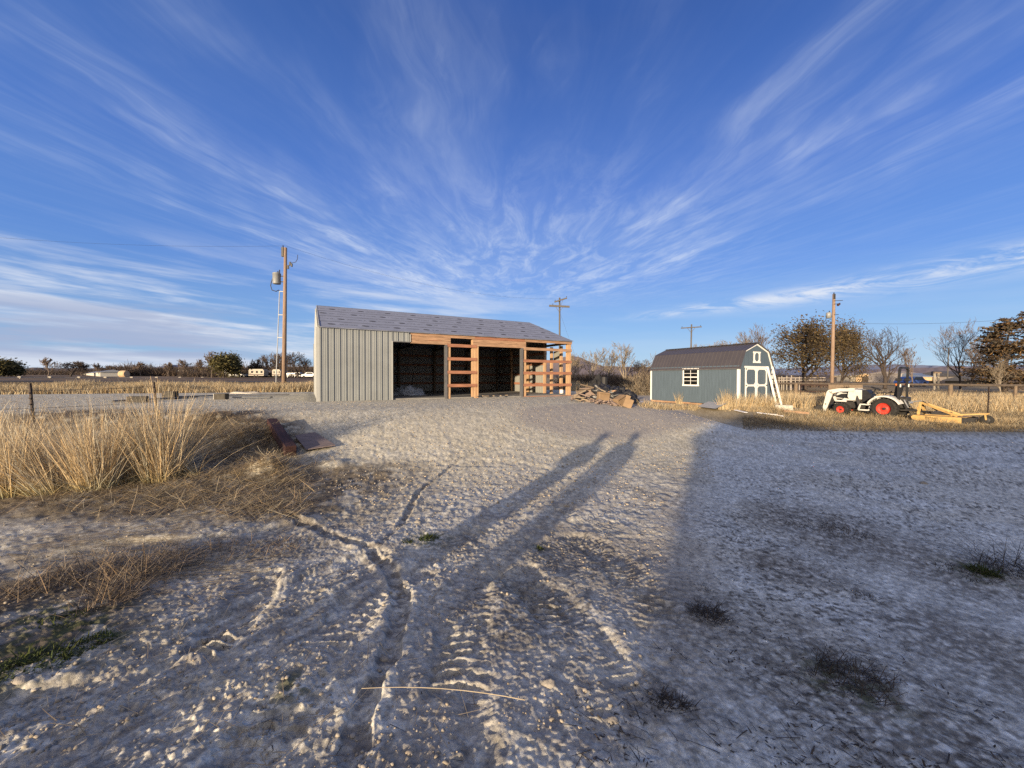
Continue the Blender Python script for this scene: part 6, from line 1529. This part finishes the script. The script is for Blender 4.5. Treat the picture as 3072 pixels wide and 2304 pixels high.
for i, (px, py, n, r, h, lb_) in enumerate(((1530, 1335, 260, .20, .12, 'dark dead tuft in the shade with one long straw across it'), (1520, 1272, 80, .10, .05, 'small flat dark tuft above the strawy one in the shade'), (1840, 1475, 300, .30, .14, 'largest dark dead tuft low in the shade at the right'), (1440, 1525, 120, .10, .08, 'small dark tuft low beside the shade edge'), (1480, 1530, 90, .08, .07, 'twin small dark tuft right of the low one'), (1755, 1135, 160, .45, .10, 'reddish flat weed mat in the shade, upper middle'), (1830, 1150, 160, .45, .10, 'dark flat weed mat right of the reddish one'), (1590, 1165, 110, .35, .07, 'thin dark weed mat near the shade edge'), (2185, 1235, 200, .35, .38, 'upright wiry weed at the right edge of the view'), (2085, 1240, 160, .35, .10, 'dark low weeds left of the wiry weed'), (1860, 1290, 120, .2, .06, 'small dark weed patch in the middle of the shade'), (1655, 1340, 60, .08, .04, 'tiny dark tuft right of the strawy one'))): weed(lb_, px, py, n, r, h, 830+i, 'twig', 'dark dead weeds in the shade')
for i, (px, py, n, r, h, lb_) in enumerate(((185, 1395, 420, .22, .05, 'mossy green weed patch at the lower left'), (60, 1440, 520, .32, .05, 'larger mossy green patch at the left edge'), (130, 1345, 260, .24, .05, 'green weeds under the brown weed tangle'), (925, 1165, 380, .14, .06, 'small green weed patch near the shadow bases'), (1165, 1183, 130, .05, .05, 'tiny green tuft between the two long shadows'), (2125, 1238, 380, .16, .09, 'dark green weed patch in the shade by the right edge'), (880, 1172, 160, .09, .05, 'low green weeds left of the small green patch'))): weed(lb_, px, py, n, r, h, 860+i, 'moss', 'green weeds in the dirt', wd=.009)
# dark leaf specks and twigs in the shade
def shade_pts(n, rng, thr, sc, seed, ymax=11):
    y = 1.5+(ymax-1.5)*rng.random(n)**1.7; px = rng.uniform(1300, 3150, n); x = (px-1536)/F*y; k = (fbm(x*sc, y*sc, seed, 3) > thr) & (x > .50*(y-1.2)-.35)
    return np.column_stack([x, y])[k]
lay('leaf_litter', shade_pts(5500, g, .50, 1.1, 84), .024, .008, 'twig', 214, .6, 1.6, .25, bend=.6, lift=.003, K=2)
lay('twig_litter', shade_pts(1500, g, .46, 1.1, 84), .10, .0045, 'twig', 215, .6, 1.6, .10, az=(2.6, .5), K=3)
lay('twig_litter', np.column_stack([g.uniform(-3.5, 1.2, 500), g.uniform(1.5, 6.5, 500)]), .08, .004, 'twig', 216, .6, 1.8, .08, K=3)
# stones
MATS['stonegrey'] = mat('stone_grey', (.27, .245, .21), .9, .2, 20, .3, 60); MATS['palestalk'] = mat('pale_stalk', (.36, .30, .21), .8, .2, 12)
def stones(n, rng, pts, r0, r1, name):
    P = pts; n = len(P); z = ground_z(P[:, 0], P[:, 1]); base = np.array([[1,0,0],[-1,0,0],[0,1,0],[0,-1,0],[0,0,1],[0,0,-1]], float); F_ = np.array([[0,2,4],[2,1,4],[1,3,4],[3,0,4],[2,0,5],[1,2,5],[3,1,5],[0,3,5]])
    mids = []; ff = []; V0 = [tuple(v) for v in base]
    def mid_(a, b):
        m = np.array(V0[a])+np.array(V0[b]); V0.append(tuple(m/np.linalg.norm(m))); return len(V0)-1
    cache = {}
    for a, b, c in F_:
        e = [cache.setdefault(tuple(sorted(k)), None) or cache.__setitem__(tuple(sorted(k)), mid_(*k)) or cache[tuple(sorted(k))] for k in ((a, b), (b, c), (c, a))]
        ff += [[a, e[0], e[2]], [b, e[1], e[0]], [c, e[2], e[1]], e]
    U_ = np.array(V0); s = (r0*(r1/r0)**(rng.random(n)**2.2))[:, None, None]; V = U_[None]*(1+rng.normal(0, .16, (n, len(U_), 1)))*s*rng.uniform([.7, .7, .45], [1.2, 1.2, .8], (n, 3))[:, None]
    V = V+np.column_stack([P, z+s[:, 0, 0]*.2])[:, None]; Q = (np.arange(n)[:, None, None]*len(U_)+np.array(ff)[None]).reshape(-1, 3)
    o = npmesh(name, V.reshape(-1, 3), Q, gravelm, col=tint(n, len(U_), rng, .65, 1.2, .05), smooth=False); return tag(o, kind='stuff')
gravelm = mat('loose_gravel', (.33, .285, .225), .95, .15, 30, attr='Col')
y = 1.4+5.5*g.random(5200)**1.4; x = (g.uniform(-150, 2000, 5200)-1536)/F*y; k = fbm(x*1.4, y*1.4, 31, 3) > .44; stones(0, g, np.column_stack([x, y])[k], .003, .014, 'gravel')
y = 5+10*g.random(7000); x = (g.uniform(700, 2150, 7000)-1536)/F*y; k = fbm(x*.8, y*.8, 32, 3) > .40; stones(0, g, np.column_stack([x, y])[k], .007, .022, 'gravel')
y = 8+10*g.random(3000); x = (g.uniform(0, 800, 3000)-1536)/F*y; stones(0, g, np.column_stack([x, y]), .008, .024, 'gravel')
for i, (px, py, r, lb_) in enumerate(((903, 1128, .035, 'pale round stone near the base of the left shadow'), (48, 1475, .035, 'pale stone in green weeds at the left edge'), (703, 1435, .016, 'small white pebble right of the rut'), (832, 1418, .022, 'flat pale stone left of the tyre marks'), (1185, 1482, .030, 'upright pale clod among the tyre marks'), (1325, 1562, .022, 'flat pale stone low right of the tyre marks'), (820, 1445, .012, 'small pale pebble below the flat stone'), (1995, 1045, .05, 'pale stone far out in the shade'), (2105, 1230, .02, 'white chip in the shade near the right edge'))):
    c = gp(px*1.38889, py*1.38889); c[2] = ground_z([c[0]], [c[1]])[0]; o = lumpy('stone', lb_, 'stone', (c[0], c[1], c[2]-r*.1), (r*1.25, r, r*.8), MATS['stonegrey'], 40+i, freq=2., rough=.25, n=(14, 8)); o['group'] = 'stones lying on the dirt'
# the long straw across the tyre marks
a, b = gp(1085, 2095), gp(1575, 2116); c = (a+b)/2; c[2] = ground_z([c[0]], [c[1]])[0]+.03; d = (b-a)/2; n = 9
pts = [(d[0]*t, d[1]*t+.018*(1-t*t), (.012*(1-t*t)) + ground_z([c[0]+d[0]*t], [c[1]+d[1]*t])[0]*.0 ) for t in np.linspace(-1, 1, n)]
o = MB().tube(pts, [.0014+.0010*k/n for k in range(n)], 6).build('dry_stalk', MATS['palestalk']); o.location = c; tag(o, 'long pale dry stalk lying across the tyre marks', 'stalk')
# ------------------------------------------------------------------ rail fence, gate and number board on the right
def fl(px):
    """point of the fence line under an image column"""
    t = (px-1536)/F; y = 26/(1+.34*(t-.7336)*1.25) if False else (26+.327*19.08)/(1+.327*t); return np.array([t*y, y, float(H(t*y, y))])
def fz(px):
    y = fl(px)[1]; py = np.interp(px, [2320, 2600, 2800, 3072, 3300], [1150, 1151.5, 1153.5, 1156.5, 1159]); return zat(px, py, y)
f0 = fl(2387); fence = thing('rail_fence', 'long dark pole-rail fence crossing the golden grass behind the tractor', 'fence', f0)
for px, r in ((2387, .12), (2583, .055), (2700, .07), (2851, .11), (3046, .08), (3180, .09)):
    p = fl(px); MB().tube([p-f0+np.array([0, 0, -.2]), p-f0+np.array([.02, 0, fz(px)-p[2]+(.02 if r < .1 else .0)])], [r, r*.9], 9).build('post', MATS['oldwood'], fence)
for a, b in ((2250, 2387), (2387, 2583), (2583, 2851), (2851, 3046), (3046, 3250)):
    pa, pb = fl(a), fl(b); pa[2], pb[2] = fz(a), fz(b); m = (pa+pb)/2; m[2] -= .012
    MB().tube([pa-f0, m-f0, pb-f0], [.075, .07, .065], 8).build('top_rail', MATS['railwood'], fence)
mb = MB()
for dz in (.35, .62, .9):
    for a, b in ((2600, 2851), (2851, 3046), (3046, 3250), (2260, 2387)):
        pa, pb = fl(a), fl(b); pa[2], pb[2] = fz(a)-dz, fz(b)-dz; mb.tube(catenary(pa-f0, pb-f0, .04, 6), .006, 4, False)
mb.build('wire_strands', MATS['wire'], fence)
g0 = fl(2397); gate = thing('pipe_gate', 'rusty pipe gate with rounded ends between the thick fence post and the number board', 'gate', g0)
pa, pb = fl(2399)-g0, fl(2578)-g0; gz = fz(2480)-g0[2]
def gp3(f, z): q = pa+(pb-pa)*f; return (q[0], q[1]-.08, z)
MB().tube([gp3(.02, .25), gp3(0, .35), gp3(0, gz-.22), gp3(.02, gz-.1), gp3(.98, gz-.1), gp3(1, gz-.22), gp3(1, .35), gp3(.98, .25), gp3(.02, .25)], .026, 6).build('gate_frame', MATS['rust'], gate)
for z in (.48, .68, .88): MB().tube([gp3(0, z), gp3(1, z)], .018, 6).build('gate_bar', MATS['rust'], gate)
b0, b1 = fl(2479), fl(2581); c = (b0+b1)/2; zt = fz(2530)-.06; L_ = np.linalg.norm((b1-b0)[:2])
bd = thing('number_board', 'grey weathered board reading 713 fixed below the fence rail', 'sign', (c[0], c[1]-.16, zt-.30), math.atan2(b1[1]-b0[1], b1[0]-b0[0]))
MB().box(-L_/2, -.02, 0, L_/2, .02, .30, .004).build('board', MATS['oldwood'], bd)
text_mesh('713', .24, MATS['ink2'], 'lettering', bd, Matrix.Translation((.05, -.0225, .15)) @ Matrix.Rotation(PI/2, 4, 'X'))
wf0 = at(2365, 46.); wfn = thing('picket_fence', 'short broken row of pale fence posts under the big round tree', 'fence', wf0)
for px, py0 in ((2337, 1131), (2345, 1129), (2351, 1132), (2360, 1127), (2371, 1133), (2374, 1126), (2386, 1134), (2398, 1130), (2412, 1132)):
    p = at(px, 46.); MB().box(p[0]-wf0[0]-.04, -.04, -.1, p[0]-wf0[0]+.04, .04, zat(px, py0, 46.)-wf0[2]).build('post', MATS['cream' if px < 2365 else 'greywood'], wfn)
for py in (1134, 1141): MB().bar((at(2332, 46.)[0]-wf0[0], -.08, zat(2340, py, 46.)-wf0[2]), (at(2475, 46.)[0]-wf0[0], -.08, zat(2475, py-1, 46.)-wf0[2]), .05, .09).build('rail', MATS['greywood'], wfn)
for px, lb_ in ((2803, 'left one of two pale square posts before the long grey barn'), (2814.5, 'right one of two pale square posts before the long grey barn')):
    p = at(px, 48.); h = zat(px, 1118, 48.)-p[2]; o = MB().box(-.085, -.085, -.1, .085, .085, h, .01).build('gate_post', MATS['cream']); o.location = p; tag(o, lb_, 'post', 'pale gate posts')
p = at(2808, 48.2); o = MB().box(-.55, -.08, zat(2808, 1120, 48.2)-p[2], .30, .08, zat(2808, 1117, 48.2)-p[2]+.05).build('lintel', MATS['oldwood']); o.location = (p[0], p[1]-.25, p[2]); tag(o, 'dark crossbeam resting on the two pale square posts', 'beam')

# ------------------------------------------------------------------ far buildings
def bld(name, label, px0, px1, depth, py_eave, py_ridge, wall, roof, deep=6., opens=(), wins=(), overhang=.3, rz=0., group=None, door=None):
    a, b = at(px0, depth), at(px1, depth); w = b[0]-a[0]; g_ = min(a[2], b[2])-.3; c = (px0+px1)/2
    e, r = zat(c, py_eave, depth)-g_, zat(c, py_ridge, depth)-g_
    t = thing(name, label, 'building', (a[0], depth, g_), rz, group)
    MB().box(0, 0, 0, w, deep, e).build('wall', MATS[wall], t)
    sl = MB().prism([(-overhang, e-.12), (-overhang, e+.02), (deep/2, r), (deep+overhang, e+.02), (deep+overhang, e-.12)], -overhang, w+overhang, 'yz'); sl.build('roof', MATS[roof], t)
    for x0, x1, z0, z1 in opens: MB().box(w*x0, -.03, e*z0, w*x1, -.005, e*z1).build('opening', MATS['openshade'], t)  # dark sheet on the wall stands for the shade in an open bay
    for x0, x1, z0, z1 in wins:
        f = MB().box(w*x0, -.05, e*z0, w*x1, -.005, e*z1).build('window', MATS['white'], t); MB().box(w*x0+.1, -.07, e*z0+.1, w*x1-.1, -.0505, e*z1-.1).build('pane', MATS['glass'], f)
    if door: MB().box(w*door[0], -.05, .25, w*door[1], -.005, .25+2.0).build('door', MATS['white'], t)
    return t
def gabled(name, label, px0, px1, depth, py_eave, py_ridge, wall, roof, deep=7., opens=()):
    a, b = at(px0, depth), at(px1, depth); w = b[0]-a[0]; g_ = min(a[2], b[2])-.3; c = (px0+px1)/2; e, r = zat(c, py_eave, depth)-g_, zat(c, py_ridge, depth)-g_
    t = thing(name, label, 'building', (a[0], depth, g_))
    MB().prism([(0, 0), (w, 0), (w, e), (w/2, r), (0, e)], 0, deep, 'xz').build('wall', MATS[wall], t)
    rf = MB().bar((-.25, deep/2, e), (w/2, deep/2, r+.07), deep+.6, .12, upv=(-.2, 0, 1)).bar((w/2, deep/2, r+.07), (w+.25, deep/2, e), deep+.6, .12, upv=(.2, 0, 1)); rf.build('roof', MATS[roof], t)
    for x0, x1, z0, z1 in opens: MB().box(w*x0, -.03, e*z0, w*x1, -.005, e*z1).build('opening', MATS['openshade'], t)  # flat dark sheet painted as a shaded bay
    return t
gabled('shed', 'tan low-gabled shed front between the sunlit pole and the dead tree', 2567, 2618, 95., 1127, 1121, 'tanwall', 'cream')
t = thing('carport', 'open flat-roofed carport joined to the right of the tan shed', 'carport', at(2620, 96.)); a = at(2620, 96.); w = at(2688, 96.)[0]-a[0]; e = zat(2650, 1128, 96.)-a[2]
MB().box(0, -.5, e-.25, w, 6, e+.15).build('roof', MATS['cream'], t); MB().box(0, 5.8, -.2, w, 6, e-.26).build('back_wall', MATS['openshade'], t)  # back wall coloured near black for the shade beneath the roof
for x in (.1, w*.35, w*.7, w-.2): MB().box(x, -.1, -.2, x+.15, .1, e-.26).build('post', MATS['oldwood'], t)
bld('shed', 'small pale lean-to at the left of the tan shed', 2551, 2567, 95., 1128, 1125, 'cream', 'cream', 4.)
bld('barn', 'grey plank barn wall behind the tractor roll bar', 2694, 2766, 84., 1121, 1113, 'greywood', 'greywood', 7., overhang=.1)
bld('barn', 'long low barn with blue-grey roof and open front behind the pale posts', 2768, 2872, 80., 1129, 1119, 'tanwall', 'roofblue', 6., opens=((.02, .40, .05, .48), (.46, .82, .05, .48)), wins=())
bld('barn', 'dark-roofed barn behind the tall bare tree', 2872, 3012, 76., 1127, 1112, 'greywood', 'roofdark', 8., opens=((.5, .95, .05, .5),))
bld('shed', 'lower dark-roofed lean-to right of the tall bare tree trunk', 2928, 3004, 70., 1141, 1128, 'openshade', 'roofdark', 5.)
bld('house', 'far house with blue roof behind the cream camper, left horizon', 771, 838, 135., 1121, 1112, 'sidinghouse', 'roofblue', 9., wins=((.12, .2, .4, .75), (.5, .58, .4, .75), (.75, .83, .4, .75)), door=(.3, .36))
bld('house', 'tiny tan house in the thicket on the left horizon', 471, 489, 165., 1119, 1114, 'tanwall', 'tanwall', 5., wins=((.3, .6, .4, .75),))
# long white-roofed shed running away on the left
a, b = at(340, 130.), at(266, 205.); d = b-a; L_ = np.linalg.norm(d[:2]); t = thing('long_shed', 'long low shed with a white roof slanting across the left horizon', 'building', a, math.atan2(d[1], d[0]))
MB().box(0, -3, -.3, L_, 3, 1.5).build('wall', MATS['sidinghouse'], t); MB().prism([(-3.3, 1.45), (0, 2.3), (3.3, 1.45), (3.3, 1.35), (-3.3, 1.35)], -.3, L_+.3, 'yz').build('roof', MATS['galv'], t)
# canopy with cars under it
c0 = at(860, 118.); t = thing('canopy', 'flat pale canopy on thin posts over parked cars beside the left pole', 'carport', c0); w = at(906, 118.)[0]-c0[0]; e = zat(880, 1121, 118.)-c0[2]
MB().box(0, 0, e-.12, w, 5, e+.10).build('roof', MATS['galv'], t)
for x in (.1, w*.5, w-.2):
    for y in (.1, 4.8): MB().box(x, y, -.1, x+.1, y+.1, e-.12).build('post', MATS['galv'], t)

# ------------------------------------------------------------------ far vehicles
def car(label, px, depth, m, rz=0., kind='car', L=4.5, hgt=1.5, group=None):
    p = at(px, depth); t = thing('parked_'+kind, label, kind, p, rz, group); h = hgt
    if kind == 'car': prof = [(-L/2, .35), (-L/2, .75*h*.62), (-L/2+.25, h*.60), (-L*.28, h*.66), (-L*.16, h), (L*.20, h), (L*.34, h*.66), (L/2-.05, h*.58), (L/2, .35)]
    else: prof = [(-L/2, .35), (-L/2, h*.55), (-L*.36, h*.60), (-L*.24, h), (L*.02, h), (L*.06, h*.62), (L/2, h*.62), (L/2, .35)]
    MB().prism(prof, -.85, .85, 'xz').build('body', MATS[m], t)
    wx = [(-L*.17, h*.68), (-L*.13, h*.94), (L*.18, h*.94), (L*.28, h*.68)] if kind == 'car' else [(-L*.25, h*.66), (-L*.20, h*.94), (L*.0, h*.94), (L*.02, h*.66)]
    for s in (-1, 1): MB().prism(wx, s*.852, s*.862, 'xz').build('side_window', MATS['glass'], t)
    for x in (-L*.31, L*.31):
        for s in (-1, 1):
            w = MB().lathe([(.001, s*.70), (.33, s*.70), (.33, s*.87), (.19, s*.88), (.001, s*.88)], 18, 'y', (x, 0, .33)).build('wheel', MATS['rubber'], t)
    return t
def camper(label, px, depth, m, L, hgt, rz=0.):
    p = at(px, depth); t = thing('camper_trailer', label, 'camper', p, rz); 
    MB().prism([(-L/2, .5), (-L/2, hgt-.3), (-L/2+.3, hgt), (L/2-.4, hgt), (L/2, hgt-.5), (L/2-.1, .5)], -1.1, 1.1, 'xz').build('body', MATS[m], t)
    for x in (-L*.33, -L*.02, L*.28): MB().box(x, -1.115, hgt*.52, x+L*.13, -1.102, hgt*.78).build('window', MATS['glass'], t)
    MB().box(-L/2+.05, -1.112, .75, L/2-.2, -1.1025, .95).build('stripe', MATS['rust'], t)
    for x in (-.5, .4): MB().lathe([(.001, -1.1), (.34, -1.1), (.34, -.85), (.001, -.85)], 16, 'y', (x, 0, .34)).build('wheel', MATS['rubber'], t)
    MB().bar((L/2, 0, .5), (L/2+1.1, 0, .5), .1, .1).build('drawbar', MATS['darkmetal'], t)
CV = 'cars parked far off on the left'
car('white pickup parked right of the dense green tree', 717, 118., 'carwhite', 0, 'pickup', 5.3, 1.7); car('small blue car half hidden behind the fence by the roll bar', 2733, 58., 'carblue', .2, 'car', 4.2, 1.45)
car('white car parked under the left half of the pale canopy', 873, 120., 'carwhite', .1, 'car', 4.3, 1.5, CV); car('white car parked under the right half of the pale canopy', 893, 120.5, 'carwhite', .1, 'car', 4.3, 1.5, CV)
car('dark car parked between the canopy and the barn wall', 931, 112., 'cardark', 0, 'car', 4.6, 1.6)
camper('cream camper trailer parked before the blue-roofed far house', 776, 116., 'cream', 4.6, 2.5); camper('white camper parked against the right of the dense green tree', 692, 124., 'carwhite', 2.9, 2.7)
camper('white camper at the right of the pair below the far bare trees', 567, 150., 'carwhite', 4.6, 2.3); camper('short white camper at the left of the pair below the far bare trees', 546, 150., 'carwhite', 2.6, 2.3)
camper('small whitish camper just left of the tall utility pole', 836, 112., 'cream', 2.4, 2.4)
o = MB().lathe([(.001, -.9), (1.0, -.9), (1.1, -.5), (1.1, .5), (1.0, .9), (.001, .9)], 20, 'x', (0, 0, .9)).build('hay_bale', MATS['tanwall']); o.location = at(372, 118.); tag(o, 'single round tan hay bale in the dark field at the left', 'hay bale')

# irrigation pipe with white hubs along the field edge, and the farm road before it
HUB = [(-30, 82), (60, 86), (151, 90), (238, 94), (317, 98), (396, 102), (471, 106), (541, 110), (608, 114), (672, 118), (733, 122), (795, 126)]
pp = [np.array([*at(px, d)[:2], zat(px, 1132.6 + px*.0022, d)]) for px, d in HUB]; ir = thing('irrigation_pipe', 'long white irrigation pipe with hubs running along the far field edge', 'pipe', pp[0])
MB().tube([tuple(p-pp[0]) for p in pp], .08, 6).build('pipe', MATS['cream'], ir)
for p in pp[1:]: MB().lathe([(.001, -.40), (.16, -.40), (.24, -.2), (.24, .2), (.16, .40), (.001, .40)], 12, 'x', tuple(p-pp[0]+np.array([0, -.05, .08]))).build('hub', MATS['cream'], ir)
mb = MB()
for p in pp: mb.box(p[0]-pp[0][0]-.05, p[1]-pp[0][1]-.05, float(H(p[0], p[1]))-pp[0][2]-.1, p[0]-pp[0][0]+.05, p[1]-pp[0][1]+.05, p[2]-pp[0][2])
mb.build('supports', MATS['galv'], ir)
def strip(name, pts, w, m, lift):
    V = []
    for (x, y) in pts:
        for k in (-.5, 0, .5): V.append((x, y+k*w, float(H(x, y+k*w))+lift))
    n = len(pts); mb = MB().add(V, [(i*3+k, i*3+3+k, i*3+4+k, i*3+1+k) for i in range(n-1) for k in (0, 1)]); return tag(mb.build(name, MATS[m]), kind='structure')
strip('road', [(x, 62+.0*x) for x in range(-150, -20, 6)], 6., 'asphalt', .06)

# ------------------------------------------------------------------ distant hills
def hills(prof, depth, m, seed, thick=.25):
    px = np.arange(prof[0][0], prof[-1][0]+1, 6); py = np.interp(px, [p[0] for p in prof], [p[1] for p in prof]); rng = np.random.default_rng(seed)
    py = py+(fbm(px*.03, px*0+seed, seed, 4)-.5)*5; n = len(px); V = []; rows = 7
    for k in range(rows):
        f = k/(rows-1); d = depth*(1-thick*(1-f)); x = (px-1536)/F*d; zb = np.full(n, float(H(0, d))-3); zt = np.array([zat(a, b, depth) for a, b in zip(px, py)])
        z = zb+(zt-zb)*(f**1.3)*(1 if f == 1 else (.75+.5*fbm(px*.05, px*0+k*1.7, seed+3, 3))); V.append(np.stack([x, np.full(n, d), z], 1))
    i = np.arange(rows-1)[:, None]*n; j = np.arange(n-1)[None]; Q = np.stack([i+j, i+j+1, i+n+j+1, i+n+j], -1).reshape(-1, 4)
    return tag(npmesh('hills', np.vstack(V), Q, m, smooth=True), kind='structure')
hb = mat('hill_haze', (.155, .185, .27), .95, .15, .002, col2=(.19, .21, .28)); hp_ = mat('hill_mauve', (.17, .135, .145), .95, .2, .01, col2=(.225, .18, .165)); hd_ = mat('hill_dark', (.085, .068, .062), .95, .2, .01, col2=(.11, .085, .07))  # blue hills have distance haze painted into their colour
hills([(-400, 1103), (300, 1104), (600, 1102), (800, 1103), (1000, 1100)], 1100., hd_, 1)
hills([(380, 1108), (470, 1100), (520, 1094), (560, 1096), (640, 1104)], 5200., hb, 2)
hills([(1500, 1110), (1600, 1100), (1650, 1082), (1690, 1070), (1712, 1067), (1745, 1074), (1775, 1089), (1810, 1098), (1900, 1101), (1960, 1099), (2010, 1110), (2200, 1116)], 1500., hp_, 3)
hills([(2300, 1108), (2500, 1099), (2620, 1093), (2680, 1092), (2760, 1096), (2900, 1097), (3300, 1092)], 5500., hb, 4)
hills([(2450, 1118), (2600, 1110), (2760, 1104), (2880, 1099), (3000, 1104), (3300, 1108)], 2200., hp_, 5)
